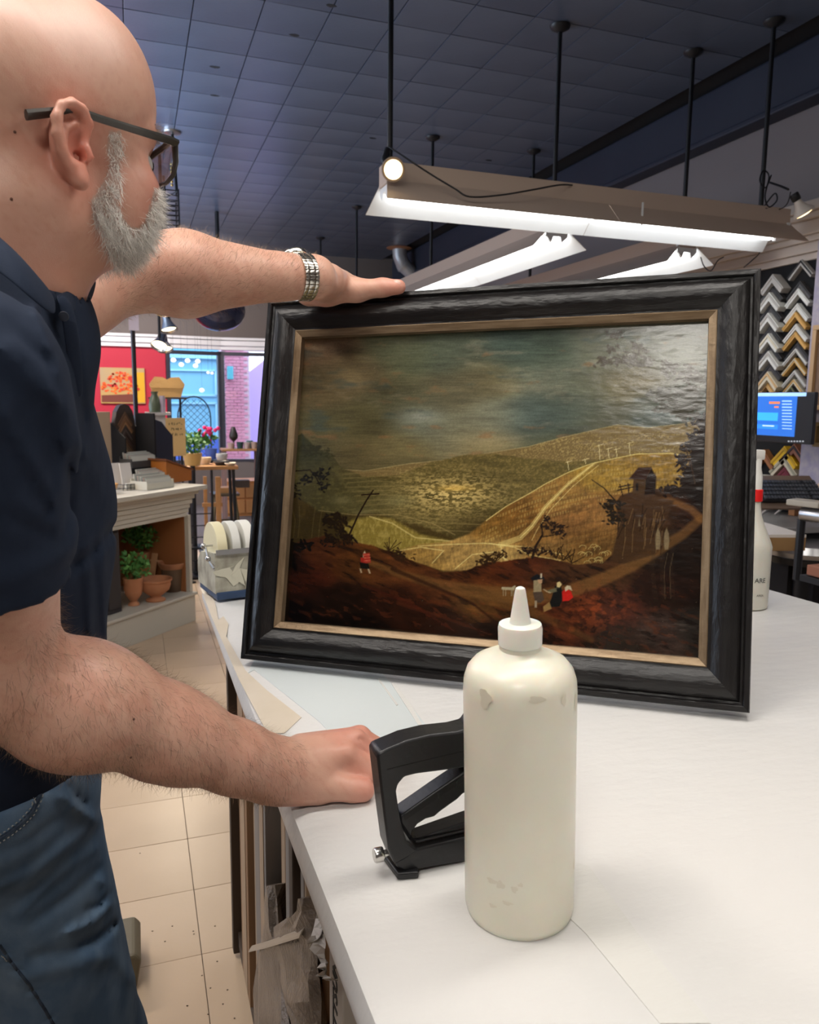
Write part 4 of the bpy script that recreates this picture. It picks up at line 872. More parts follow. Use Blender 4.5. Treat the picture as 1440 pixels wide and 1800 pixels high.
def sdf_mesh(prims, h, lo, hi, post=None, refine=None):
    s = 8*h; lo = np.array(lo, float); n = np.ceil((np.array(hi)-lo)/s).astype(int)
    I = np.stack(np.meshgrid(*[np.arange(k) for k in n], indexing='ij'), -1).reshape(-1, 3)
    ctr = lo+(I+.5)*s; d = field(prims, ctr[:, None, :], ctr, 0)[:, 0]
    if post is not None: d = post(ctr[:, None, :], d[:, None])[:, 0]
    act = np.abs(d) < s*1.5; I = I[act]; ctr = ctr[act]
    g = np.arange(9); G = np.stack(np.meshgrid(g, g, g, indexing='ij'), -1).reshape(-1, 3)
    base = I*8; D = []
    for i0 in range(0, len(I), 1500):
        b = base[i0:i0+1500]; pts = lo+(b[:, None, :]+G[None])*h
        v = field(prims, pts, ctr[i0:i0+1500], s*.87)
        if post is not None: v = post(pts, v)
        D.append(v.astype(np.float32))
    D = np.concatenate(D).reshape(-1, 9, 9, 9)
    S = D < 0
    cs = np.zeros((len(I), 8, 8, 8), np.int8)
    for i in (0, 1):
        for j in (0, 1):
            for k in (0, 1): cs += S[:, i:8+i, j:8+j, k:8+k]
    mix = (cs > 0) & (cs < 8)
    # vertex per mixed cell: mean of edge crossings
    bi, ci, cj, ck = np.nonzero(mix); acc = np.zeros((len(bi), 3)); cnt = np.zeros(len(bi))
    corners = [(i, j, k) for i in (0, 1) for j in (0, 1) for k in (0, 1)]
    for a in corners:
        for ax in range(3):
            if a[ax]: continue
            b = list(a); b[ax] = 1
            va = D[bi, ci+a[0], cj+a[1], ck+a[2]]; vb = D[bi, ci+b[0], cj+b[1], ck+b[2]]
            m = (va < 0) != (vb < 0); t = np.where(m, va/(va-vb+1e-20), 0)
            q = np.array([a]*len(bi), float); q[:, ax] += t; acc += q*m[:, None]; cnt += m
    cell = base[bi]+np.stack([ci, cj, ck], 1); V = lo+(cell+acc/np.maximum(cnt, 1)[:, None])*h
    BIG = 1 << 20
    key = (cell[:, 0].astype(np.int64)*BIG+cell[:, 1])*BIG+cell[:, 2]; order = np.argsort(key); ks = key[order]
    def look(c):
        kk = (c[:, 0].astype(np.int64)*BIG+c[:, 1])*BIG+c[:, 2]; p = np.clip(np.searchsorted(ks, kk), 0, len(ks)-1); return np.where(ks[p] == kk, order[p], -1)
    F = []
    for ax in range(3):
        sl0 = [slice(0, 8)]*3; sl1 = [slice(0, 8)]*3; sl1[ax] = slice(1, 9)
        A = S[(slice(None),)+tuple(sl0)]; Bq = S[(slice(None),)+tuple(sl1)]; bi2, i, j, k = np.nonzero(A != Bq)
        c = base[bi2]+np.stack([i, j, k], 1); u, v = (ax+1) % 3, (ax+2) % 3; eu = np.zeros(3, int); eu[u] = 1; ev = np.zeros(3, int); ev[v] = 1
        q = np.stack([look(c-eu-ev), look(c-ev), look(c), look(c-eu)], 1); ok = (q >= 0).all(1); q = q[ok]; flip = ~A[bi2, i, j, k][ok]
        q[flip] = q[flip][:, ::-1]; F.append(q)
    F = np.concatenate(F)
    # light relaxation keeps the surface smooth
    for it in range(2 if refine is None else refine):
        nb = np.zeros_like(V); c = np.zeros(len(V))
        for a, b in ((0, 1), (1, 2), (2, 3), (3, 0)):
            np.add.at(nb, F[:, a], V[F[:, b]]); np.add.at(nb, F[:, b], V[F[:, a]]); np.add.at(c, F[:, a], 1); np.add.at(c, F[:, b], 1)
        V = V*.5+.5*nb/np.maximum(c, 1)[:, None]
    return V, F
def vnormals(V, F):
    n = np.cross(V[F[:, 2]]-V[F[:, 0]], V[F[:, 3]]-V[F[:, 1]]); N = np.zeros_like(V)
    for k in range(4): np.add.at(N, F[:, k], n)
    return N/(np.linalg.norm(N, axis=1)[:, None]+1e-12)

# ---- head frame
camf = MC.T @ np.array([math.cos(R_(HEAD_YAW)), 0, -math.sin(R_(HEAD_YAW))]); camf[2] = 0; camf = _n(camf)
HP = R_(HEAD_PITCH)
hf = camf*math.cos(HP)-np.array([0, 0, 1])*math.sin(HP); hu = np.array([0, 0, 1])*math.cos(HP)+camf*math.sin(HP); hr = np.cross(hf, hu)
HS = 1.0
HO = P(142, 262, .645)-hr*.080*HS
HMt = np.stack([hf, hr, hu])                # world -> head axes rows
def Hd(f, r, u): return HO+(hf*f+hr*r+hu*u)*HS
def hell(c, rad, k=.01, op=1, rot=None):
    M = HMt if rot is None else rot @ HMt
    return Ell(Hd(*c), np.array(rad)*HS, M, k, op)
def hcap(a, b, ra, rb=None, k=.008, op=1): return Cap(Hd(*a), Hd(*b), ra*HS, (ra if rb is None else rb)*HS, k, op)
def rotz(a): c, s = math.cos(a), math.sin(a); return np.array([[c, s, 0], [-s, c, 0], [0, 0, 1.]])
head = [hell((-.006, 0, .050), (.104, .079, .088), .02), hell((.043, 0, .070), (.073, .073, .084), .02), hell((.05, 0, .005), (.052, .062, .06), .02),
        hell((.040, 0, -.030), (.056, .062, .046), .02), hell((.068, 0, -.050), (.030, .034, .026), .015),
        hell((-.01, .045, -.040), (.035, .026, .04), .02), hell((-.01, -.045, -.040), (.035, .026, .04), .02)]
for s in (1, -1):
    head += [hell((.070, .043*s, -.014), (.025, .024, .022), .015), hcap((.084, .046*s, .036), (.099, .014*s, .030), .0105, .009, .012),
             hell((.101, .033*s, .012), (.018, .020, .0135), .010, -1), hell((.060, .042*s, -.035), (.03, .024, .032), .015)]
head += [hcap((.099, 0, .022), (.114, 0, -.014), .0085, .0115, .008), hell((.114, 0, -.019), (.0125, .012, .011), .006)]
for s in (1, -1): head += [hell((.105, .013*s, -.022), (.011, .0075, .008), .005)]
head += [hell((.090, 0, -.036), (.016, .030, .014), .01), hell((.096, 0, -.036), (.008, .02, .005), .004), hell((.093, 0, -.046), (.009, .02, .006), .004)]
# neck into shoulders
NK0 = Hd(-.035, 0, -.05); NKb = P(-70, 640, .70)
NKm = P(-32, 520, .69); NKf = P(15, 505, .70)
head += [Cap(NK0, NKm, .064, .068, .03), Cap(Hd(.035, .0, -.045), NKf, .040, .045, .03), Cap(NKm, NKb, .070, .085, .04)]
# the ear facing the camera, sculpted; the far ear plain
def ear(s):
    L = []; b = .074
    R = rotz(0)
    def e3(f, u, o): return Hd(f*.88-.005, s*(b+o), u*.84-.001)
    L += [Ell(Hd(-.009, s*(b+.004), .001), np.array([.0165, .0095, .028])*HS, HMt, .006)]
    helix = [(.010, .012, .006), (.013, .026, .009), (.006, .036, .012), (-.005, .0385, .0145), (-.016, .033, .016), (-.0225, .021, .017), (-.0225, .006, .0165), (-.018, -.008, .015), (-.012, -.019, .013), (-.005, -.029, .0115), (.001, -.034, .0105)]
    for a, c in zip(helix[:-1], helix[1:]): L.append(Cap(e3(*a), e3(*c), .0046*HS, .0046*HS, .0035))
    L += [Cap(e3(-.001, -.031, .010), e3(.004, -.027, .008), .0068*HS, .0062*HS, .005)]
    L += [Ell(e3(-.003, .004, .014), np.array([.0105, .0085, .0165])*HS, HMt, .004, -1), Ell(e3(-.006, .024, .0155), np.array([.010, .0055, .008])*HS, HMt, .003, -1)]
    anti = [(-.0135, -.012, .0105), (-.0155, .002, .012), (-.012, .015, .0125), (-.002, .0215, .012)]
    for a, c in zip(anti[:-1], anti[1:]): L.append(Cap(e3(*a), e3(*c), .0033*HS, .0033*HS, .003))
    L += [Cap(e3(.0105, -.006, .010), e3(.009, .001, .0095), .0048*HS, .0042*HS, .003), Cap(e3(-.007, -.016, .0115), e3(.001, -.020, .0105), .0045*HS, .0045*HS, .004)]
    L += [Ell(e3(.003, -.006, .006), np.array([.0042, .012, .0055])*HS, HMt, .002, -1)]
    return L
head += ear(1)+[hell((-.004, -.082, 0), (.018, .008, .033), .006)]

# ---- arms
SR = P(-75, 668, .55); ER = P(4, 1186, .675); WR = P(474, 1352, .872)
SL = P(-6, 610, .87); EL = P(212, 479, 1.03); WL = P(552, 488, 1.19)
def lerp(a, b, t): return a+(b-a)*t
fa = _n(WR-ER); armn = _n(np.cross(fa, np.array([0, 0, 1])))
gdir = MC.T @ np.array([.9, 0, -.44]); gdir[2] = 0; gdir = _n(gdir); pdir = np.cross(gdir, [0, 0, 1]); TM = np.stack([gdir, pdir, [0, 0, 1]])
torso = [Ell(P(-84, 760, .78), (.125, .16, .19), TM, .05), Ell(P(-64, 930, .85), (.14, .165, .20), TM, .05), Ell(P(-80, 1130, .88), (.12, .15, .14), TM, .05), Ell(P(-60, 1330, .90), (.11, .15, .12), TM, .05)]
arms = [Cap(SR, lerp(SR, ER, .5), .058, .056, .03), Cap(lerp(SR, ER, .45), ER, .057, .047, .02),
        Cap(ER, lerp(ER, WR, .28), .046, .0545, .025), Cap(lerp(ER, WR, .25)+np.array([0, 0, .003]), lerp(ER, WR, .6), .055, .044, .02), Cap(lerp(ER, WR, .55), lerp(ER, WR, .86), .0455, .037, .02),
        Cap(lerp(ER, WR, .84), WR, .0375, .0345, .015), Ell(lerp(ER, WR, .2)+np.array([0, 0, -.014]), (.05, .05, .045), None, .03),
        Cap(SL, EL, .058, .049, .03), Cap(EL, lerp(EL, WL, .3), .050, .056, .02), Cap(lerp(EL, WL, .3), lerp(EL, WL, .85), .056, .032, .02), FCap(lerp(EL, WL, .8), WL, .031, .029, (MC.T @ np.array([.3, 0, 1])), .8, k=.015)]
# ---- right hand, half closed, resting on the table
Tn = np.array(TN)
def up(p, rr):                                # lift a joint so that it rests on the table
    h = p[2]-tz(p[0], p[1])-rr; return p if h > 0 else p+np.array([0, 0, -h])
def chain(pts, rs, k=.006): return [Cap(a, b, r0, r1, k) for a, b, r0, r1 in zip(pts[:-1], pts[1:], rs[:-1], rs[1:])]
rm = {'index': P(606, 1327, .905), 'middle': P(624, 1303, .928), 'ring': P(632, 1297, .953), 'little': P(628, 1302, .98)}
PR = P(520, 1352, .89)
hand_r = [Cap(WR, up(P(552, 1350, .90), .03), .035, .031, .015), Ell(P(565, 1350, .915), (.032, .032, .024), None, .012), Cap(P(500, 1375, .882), P(560, 1382, .890), .025, .021, .012)]
for nm, w0 in (('index', (520, 1335, .885)), ('middle', (525, 1322, .90)), ('ring', (528, 1318, .915)), ('little', (528, 1322, .935))):
    hand_r.append(Cap(P(*w0), rm[nm], .019, .0142, .006)); hand_r.append(Ell(rm[nm]+np.array([0, 0, .002]), (.0148, .0148, .0135), None, .003))
fdir = _n(MC.T @ np.array([1, -.15, -.35])); dn = np.array([0, 0, -1.])
for nm, L1, r0, sd in (('index', .040, .0125, (0, 0)), ('middle', .044, .0128, (0, 0)), ('ring', .040, .0122, 0), ('little', .032, .0108, 0)):
    m_ = rm[nm]; pip = up(m_+fdir*L1*.86+dn*L1*.42, r0*.98); dip = up(pip+fdir*.004+dn*.022, r0*.9); tip = up(dip-fdir*.018+dn*.006, r0*.85)
    hand_r += chain([m_, pip, dip, tip], [.0132, r0, r0*.93, r0*.82], .0025)
t0, t1, t2, t3 = P(520, 1378, .885), up(P(586, 1382, .888), .0135), up(P(620, 1388, .888), .0135), up(P(638, 1390, .891), .0135)
hand_r.append(Cap(P(600, 1346, .905), P(646, 1360, .912), .0140, .0128, .004))
hand_r += chain([t0, t1, t2, t3], [.024, .0165, .0142, .0138], .0035)
# knuckle creases
for nm in ('index', 'middle'): hand_r.append(Cap(lerp(rm[nm], rm['middle'] if nm == 'index' else rm['ring'], .5)+fdir*.012+np.array([0, 0, .012]), lerp(rm[nm], rm['middle'] if nm == 'index' else rm['ring'], .5)+fdir*.04+np.array([0, 0, -.004]), .0022, .0022, .004, -1))
for o_ in (-.004, .004): hand_r.append(Cap(t2+np.array([0, 0, .0145])+fdir*o_-_n(C0-t2)*-.004, t2+_n(C0-t2)*.0148+fdir*o_, .0007, .0007, .0016, -1))
# ---- left hand, thumb along the front of the frame's top rail, fingers behind it
def onF(s, h, out): return FB+_e*s+_u*h+_nn*out            # frame coordinates
tp = [onF(.135, FH-.004, .036), onF(.188, FH-.004, .027), onF(.232, FH+.001, .0195), onF(.260, FH+.001, .0175)]
hand_l = [Cap(WL, tp[0]+np.array([0, 0, .006]), .030, .029, .02), Ell(onF(.125, FH+.006, .030), (.034, .030, .026), None, .015), Ell(onF(.115, FH+.018, .016), (.042, .036, .026), None, .015)]
hand_l += chain([onF(.10, FH-.002, .032)]+tp, [.026, .0245, .019, .0146, .0128], .010)
for s_, r_ in ((.182, .0125), (.160, .0125), (.138, .0120), (.116, .0105)):
    a_ = onF(s_-.03, FH+.022, .012); b_ = onF(s_-.004, FH+.018, -.012); c_ = onF(s_+.012, FH+.004, -.043); d_ = onF(s_+.016, FH-.022, -.046)
    hand_l += [Cap(WL*.45+a_*.55, a_, .024, .017, .012)]+chain([a_, b_, c_, d_], [.0155, .0135, r_, r_*.9], .005)
hand_l += [Cap(tp[2]+_u*.0135-_e*.003, tp[2]+_nn*.0135-_e*.003, .0007, .0007, .0018, -1), Cap(tp[2]+_u*.0135+_e*.003, tp[2]+_nn*.0135+_e*.003, .0007, .0007, .0018, -1)]
legs_in = [Cap(P(10, 1380, .86), P(40, 1500, .92), .13, .10, .05)]
body_prims = torso+arms+head+hand_r+hand_l
root = thing('person', 'bald bearded man in navy polo and jeans leaning over the table to steady the frame', 'person', (-.2, .9, 0))
RO = np.array([-.2, .9, 0])
allc = np.array([q.c-q.R for q in body_prims]+[q.c+q.R for q in body_prims]); lo = allc.min(0)-.02; hi = allc.max(0)+.02
V, F = sdf_mesh(body_prims, BODY_H, lo, hi)
Nn = vnormals(V, F)
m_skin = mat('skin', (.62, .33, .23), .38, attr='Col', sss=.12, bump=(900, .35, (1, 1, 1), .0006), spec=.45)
bo = np_mesh('body', V-RO, F, m_skin, root)
# skin colour: per-region tint with blotches
def n3(Q, s, seed): return fbm(Q[:, 0]*s+Q[:, 2]*s*.7, Q[:, 1]*s-Q[:, 2]*s*.6, seed, 4)
base_c = np.array([.64, .37, .275]); Cc = np.tile(base_c, (len(V), 1))
def tint(mask, col, a): Cc[:] = Cc*(1-(mask*a)[:, None])+np.array(col)*(mask*a)[:, None]
hq = (V-HO) @ HMt.T/HS
ishead = (np.linalg.norm(V-HO, axis=1) < .20)*1.
def gau(c, s): return np.exp(-(((hq-np.array(c))/np.array(s))**2).sum(1))*ishead
tint(np.clip((n3(V, 35, 301)-.35)*2.5, 0, 1), (.60, .28, .20), .5); tint(np.clip((n3(V, 90, 305)-.45)*3, 0, 1), (.72, .46, .35), .4); tint(np.clip((n3(V, 220, 309)-.55)*5, 0, 1), (.50, .24, .16), .3)
tint(gau((.0, .08, 0), (.03, .03, .04)), (.66, .20, .14), .75); tint(gau((.085, .05, -.02), (.03, .04, .04)), (.62, .20, .15), .6); tint(gau((.12, 0, -.02), (.02, .03, .03)), (.66, .2, .14), .6)
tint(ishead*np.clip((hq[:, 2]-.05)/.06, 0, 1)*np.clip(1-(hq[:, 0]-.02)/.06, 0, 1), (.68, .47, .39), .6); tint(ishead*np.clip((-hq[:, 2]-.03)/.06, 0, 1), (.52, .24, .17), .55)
for c_, r_ in ((np.mean([rm[k] for k in rm], 0), .05), (t3, .02), (tp[3], .025)): tint(np.exp(-(np.linalg.norm(V-c_, axis=1)/r_)**2), (.68, .26, .20), .7)
beard_zone = np.clip(np.exp(-((hq[:, 0]-.035)/.02)**2-((hq[:, 2]+.01)/.035)**2)*(hq[:, 1] > .03), 0, 1)
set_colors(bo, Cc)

# ---------------------------------------------------------------- clothes
def toph(p):
    c = (p-C0) @ MC.T; d = -c[..., 2]; return 720+FPX*c[..., 0]/np.maximum(d, .05), 900-FPX*c[..., 1]/np.maximum(d, .05), d
def segd(X, Y, pts):
    out = np.full(X.shape, 1e9)
    for (x1, y1), (x2, y2) in zip(pts[:-1], pts[1:]):
        L = (x2-x1)**2+(y2-y1)**2+1e-9; t = np.clip(((X-x1)*(x2-x1)+(Y-y1)*(y2-y1))/L, 0, 1); out = np.minimum(out, np.hypot(X-x1-t*(x2-x1), Y-y1-t*(y2-y1)))
    return out
def relief(folds, p, d):
    X, Y, dep = toph(p)
    for pts, wdt, amp in folds:
        d = d-amp*np.exp(-(segd(X, Y, pts)/wdt)**2)
    return d
def wr(p, s, seed, a):
    return a*(fbm(p[..., 0]*s+p[..., 2]*s*.6+50, p[..., 1]*s-p[..., 2]*s*.8+50, seed, 3)-.5)
shirt = [Cap(SR+np.array([0, .03, -.01]), SL, .07, .07, .05), Ell(P(-160, 740, .78), (.158, .20, .22), TM, .06), Ell(P(-98, 895, .845), (.176, .19, .18), TM, .06), Ell(P(-92, 1090, .87), (.158, .185, .22), TM, .06), Cap(P(-80, 575, .66), P(-22, 562, .70), .084, .078, .03), Ell(P(-70, 1260, .885), (.15, .18, .15), TM, .05),
         Cap(P(-70, 620, .68), P(0, 580, .70), .085, .07, .04), Cap(P(0, 610, .72), P(-30, 760, .74), .065, .085, .05)]
adR = _n(ER-SR); hemR = SR+(ER-SR)*.60
sleeveR = [Cap(SR, SR+(ER-SR)*.66, .070, .0655, .03)]
adL = _n(EL-SL); hemL = SL+(EL-SL)*.22
sleeveL = [Cap(SL, SL+(EL-SL)*.40, .066, .064, .03)]
foldsS = [([(0, 610), (43, 652), (95, 705), (116, 790), (112, 860)], 9, .006), ([(20, 600), (70, 650), (120, 730), (138, 830)], 9, .006), ([(120, 800), (121, 870), (117, 930)], 7, -.005), ([(0, 720), (50, 800), (96, 880), (108, 925)], 9, .0045), ([(7, 783), (60, 860), (93, 905)], 7, -.004),
          ([(60, 540), (90, 620), (125, 720), (150, 800)], 8, .005), ([(126, 560), (134, 640), (150, 740)], 6, -.003), ([(198, 930), (160, 975), (130, 995)], 10, -.007), ([(150, 960), (158, 1060), (160, 1140)], 6, .005), ([(178, 950), (184, 1050), (186, 1140)], 7, .004),
          ([(10, 560), (40, 600), (90, 640)], 9, -.0025), ([(0, 655), (60, 730), (100, 800)], 10, -.003), ([(140, 780), (170, 840), (188, 880)], 14, .003), ([(30, 880), (70, 900), (104, 940)], 6, .003), ([(0, 900), (50, 930), (90, 935)], 6, -.003)]
def post_shirt(p, d):
    c0 = p.reshape(-1, p.shape[1], 3); ctr = c0[:, c0.shape[1]//2]
    hb = .03
    sr = field(sleeveR, c0, ctr, .1); sr = np.maximum(sr, (c0-hemR) @ adR)
    band = 1/(1+np.exp(((hemR-adR*.026-c0) @ adR)/.0012))
    sr = sr-band*.0016-np.exp(-(((c0-(hemR-adR*.034)) @ adR)/.010)**2)*.004
    sl = field(sleeveL, c0, ctr, .1); sl = np.maximum(sl, (c0-hemL) @ adL)
    d = smin(smin(d, sr, .022), sl, .03)
    d = relief(foldsS, c0, d)+wr(c0, 8, 401, .005)+wr(c0, 20, 405, .0012)
    # lower hem, neck opening
    d = np.maximum(d, P(0, 1400, .86)[2]+.025-c0[..., 2])
    nk = smin(Cap(NK0, NKm, .064, .068)(c0), smin(Cap(NKm, P(-42, 548, .70), .070, .073)(c0), Cap(Hd(.035, .0, -.045), NKf, .040, .045)(c0), .03), .03)-.003
    return np.maximum(d, -nk)
allc = np.array([q.c-q.R for q in shirt+sleeveR+sleeveL]+[q.c+q.R for q in shirt+sleeveR+sleeveL])
VS, FS_ = sdf_mesh(shirt, SHIRT_H, allc.min(0)-.02, allc.max(0)+.02, post=post_shirt)
m_shirt = mat('navy_cotton', (.013, .021, .042), .85, noise=(60, .4, (.019, .029, .055)), bump=(1500, .5, (1, 1, 1), .0005), spec=.25)
shirt_o = np_mesh('polo_shirt', VS-RO, FS_, m_shirt, root)
# collar: two leaves and the stand, as ribbons with thickness
def ribbon(name, rows, m, parent, th=.003, sub=2):
    n = len(rows[0]); vs = [V3(p-RO) for r in rows for p in r]
    o = B().add(vs, [(i*n+k, i*n+k+1, (i+1)*n+k+1, (i+1)*n+k) for i in range(len(rows)-1) for k in range(n-1)]).build(name, m, parent, smooth=True)
    s = o.modifiers.new('s', 'SOLIDIFY'); s.thickness = th; s.offset = 0; q = o.modifiers.new('u', 'SUBSURF'); q.levels = sub; q.render_levels = sub
    for f in o.data.polygons: f.use_smooth = True
    return o
ribbon('collar', [[P(-90, 350, .62), P(-45, 383, .602), P(0, 416, .592), P(36, 450, .592), P(68, 487, .605), P(94, 520, .635)],
                  [P(-90, 368, .60), P(-45, 400, .585), P(0, 432, .572), P(34, 466, .572), P(66, 502, .588), P(98, 534, .625)],
                  [P(-90, 440, .585), P(-45, 455, .572), P(0, 480, .562), P(34, 508, .562), P(66, 536, .578), P(101, 561, .612)]], m_shirt, root)
ribbon('collar', [[P(94, 518, .64), P(118, 512, .68), P(145, 500, .73), P(172, 484, .80)], [P(104, 534, .637), P(126, 530, .675), P(146, 522, .72), P(168, 505, .80)], [P(110, 552, .64), P(132, 548, .68), P(148, 540, .72), P(160, 530, .80)]], m_shirt, root)
ribbon('placket', [[P(100, 515, .632), P(108, 560, .632), P(116, 620, .66), P(130, 700, .70)], [P(116, 520, .640), P(126, 560, .640), P(134, 620, .668), P(142, 700, .705)], [P(124, 530, .652), P(136, 566, .652), P(143, 630, .675), P(147, 700, .715)]], m_shirt, root, th=.0025)
bt = B().lathe([(.001, 0), (.0036, 0), (.004, .0008), (.0036, .0015), (.001, .0016)], n=16, M=V3(_n(C0-P(112, 545, .63))).to_track_quat('Z', 'Y').to_matrix(), c=V3(P(112, 556, .627)-RO)).build('button', mat('dark_button', (.03, .035, .05), .3), root, smooth=True)

# jeans
hipR = P(-5, 1400, .86); kneeR = P(142, 1850, 1.12); hipL = P(-50, 1370, 1.02); kneeL = kneeR+np.array([-.12, .20, -.02])
def floorp(p, dx, dy, z): return np.array([p[0]+dx, p[1]+dy, z])
ankR = floorp(kneeR, .02, .03, .10); ankL = floorp(kneeL, .0, .05, .10)
jeans = [Ell(P(-45, 1330, .90), (.135, .178, .14), TM, .05), Cap(P(0, 1425, .90), kneeR, .104, .088, .03), Cap(kneeR, ankR, .084, .062, .03), Cap(hipL, kneeL, .10, .08, .04), Cap(kneeL, ankL, .08, .062, .03), Cap(P(-30, 1360, .88), P(20, 1395, .90), .09, .075, .03)]
foldsJ = [([(40, 1560), (110, 1500), (165, 1445)], 9, .004), ([(60, 1620), (130, 1570), (172, 1530)], 9, -.004), ([(30, 1610), (100, 1540), (170, 1490)], 8, .0035), ([(120, 1640), (165, 1620), (195, 1590)], 7, .008), ([(140, 1660), (180, 1645), (200, 1625)], 6, -.011), ([(150, 1600), (178, 1592), (192, 1570)], 5, -.006), ([(178, 1545), (188, 1560), (186, 1585)], 6, .007),
          ([(110, 1400), (140, 1425), (168, 1440)], 8, .008), ([(120, 1380), (128, 1395), (150, 1415)], 5, -.006), ([(0, 1500), (50, 1480), (100, 1440)], 9, -.003), ([(0, 1560), (60, 1530), (120, 1480)], 8, .003), ([(160, 1680), (200, 1680), (230, 1720)], 10, .004), ([(60, 1680), (130, 1670), (170, 1650)], 9, -.005), ([(40, 1720), (120, 1700), (180, 1690)], 12, .004), ([(0, 1660), (50, 1730), (105, 1810)], 3, -.004)]
def post_j(p, d): return np.maximum(relief(foldsJ, p, d)+wr(p, 10, 501, .003)+wr(p, 40, 505, .0005), p[..., 2]-1.075)
allc = np.array([q.c-q.R for q in jeans]+[q.c+q.R for q in jeans]); lo = allc.min(0)-.02; lo[2] = max(lo[2], .045)
VJ, FJ = sdf_mesh(jeans, SHIRT_H*1.15, lo, allc.max(0)+.02, post=lambda p, d: np.maximum(post_j(p, d), .06-p[..., 2]))
m_jeans = mat('blue_denim', (.085, .145, .235), .8, noise=(26, .6, (.19, .27, .37), (1, 1, .5)), bump=(1100, .7, (1, 1, 2.2), .0006), spec=.2)
jo = np_mesh('jeans', VJ-RO, FJ, m_jeans, root)
from mathutils.bvhtree import BVHTree
def bvh(V, F): return BVHTree.FromPolygons([tuple(v) for v in V], [tuple(int(i) for i in f) for f in F])
bj = bvh(VJ, FJ)
def hitp(tree, px, py, off=.0008):
    r = V3(ray(px, py)).normalized(); h = tree.ray_cast(V3(C0), r); return None if h[0] is None else h[0]+h[1]*(off if h[1].dot(r) < 0 else -off)
def dens(pts, step=4):
    o = []
    for (x1, y1), (x2, y2) in zip(pts[:-1], pts[1:]):
        n = max(1, int(math.hypot(x2-x1, y2-y1)/step)); o += [(x1+(x2-x1)*k/n, y1+(y2-y1)*k/n) for k in range(n)]
    return o+[pts[-1]]
m_stitch = mat('pale_denim_stitch', (.30, .31, .30), .7); m_seam = mat('dark_denim_edge', (.018, .03, .055), .8, noise=(60, .6, (.08, .11, .15)))
def line_on(tree, pts, name, m, r, dash=False, off=.0008, parent=root):
    q = [hitp(tree, x, y, off) for x, y in dens(pts)]; q = [a-Vector(RO) for a in q if a is not None]; b = B()
    if len(q) < 3: return
    if dash:
        for i in range(0, len(q)-1, 2): b.tube([q[i], q[i+1]], r, 5)
    else: b.tube(q, r, 6, flat=.5)
    o = b.build(name, m, parent)
    if dash: tag(o, kind='stuff')
pk = [(-6, 1476), (16, 1462), (36, 1446), (56, 1425), (70, 1398), (77, 1372), (76, 1354), (68, 1342), (50, 1335), (30, 1334)]
line_on(bj, pk, 'pocket_edge', m_seam, .0022); line_on(bj, [(x-4, y-5) for x, y in pk], 'pocket_stitch', m_stitch, .0006, True, .002); line_on(bj, [(x+3, y+5) for x, y in pk], 'pocket_stitch', m_stitch, .0006, True, .002)
line_on(bj, [(33, 1352), (44, 1372), (54, 1392), (62, 1412)], 'coin_pocket_stitch', m_stitch, .0006, True, .0012); line_on(bj, [(28, 1354), (39, 1374), (49, 1394), (57, 1414)], 'coin_pocket_stitch', m_stitch, .0006, True, .0012)
line_on(bj, [(0, 1352), (20, 1346), (40, 1350)], 'coin_pocket_stitch', m_stitch, .0006, True, .0012)
line_on(bj, [(0, 1660), (20, 1690), (52, 1730), (80, 1775), (100, 1812)], 'side_seam', m_seam, .0018); line_on(bj, [(-4, 1672), (12, 1688), (6, 1680)], 'side_stitch', m_stitch, .0006, True, .0012)
for a in (ankR, ankL):
    f = Vector((gdir[0], gdir[1], 0)).normalized(); l = Vector((-f.y, f.x, 0)); cpt = Vector((a[0], a[1], 0))-Vector(RO)
    bb = B(); rows = []
    for (t, w_, h) in [(-.075, .03, .05), (-.07, .036, .085), (-.02, .042, .10), (.04, .045, .085), (.09, .048, .06), (.14, .045, .045), (.175, .03, .03)]:
        rows.append([cpt+f*t+l*(w_*math.cos(q))+Vector((0, 0, max(.003, h*.5+h*.5*math.sin(q)))) for q in np.linspace(0, 2*math.pi, 13)[:-1]])
    vs = [v for r in rows for v in r]; n = 12
    bb.add(vs, [(i*n+k, i*n+(k+1) % n, (i+1)*n+(k+1) % n, (i+1)*n+k) for i in range(6) for k in range(n)]+[tuple(range(n-1, -1, -1)), tuple(6*n+k for k in range(n))]); bb.build('shoe', mat('brown_leather', (.06, .035, .02), .4), root, smooth=True)
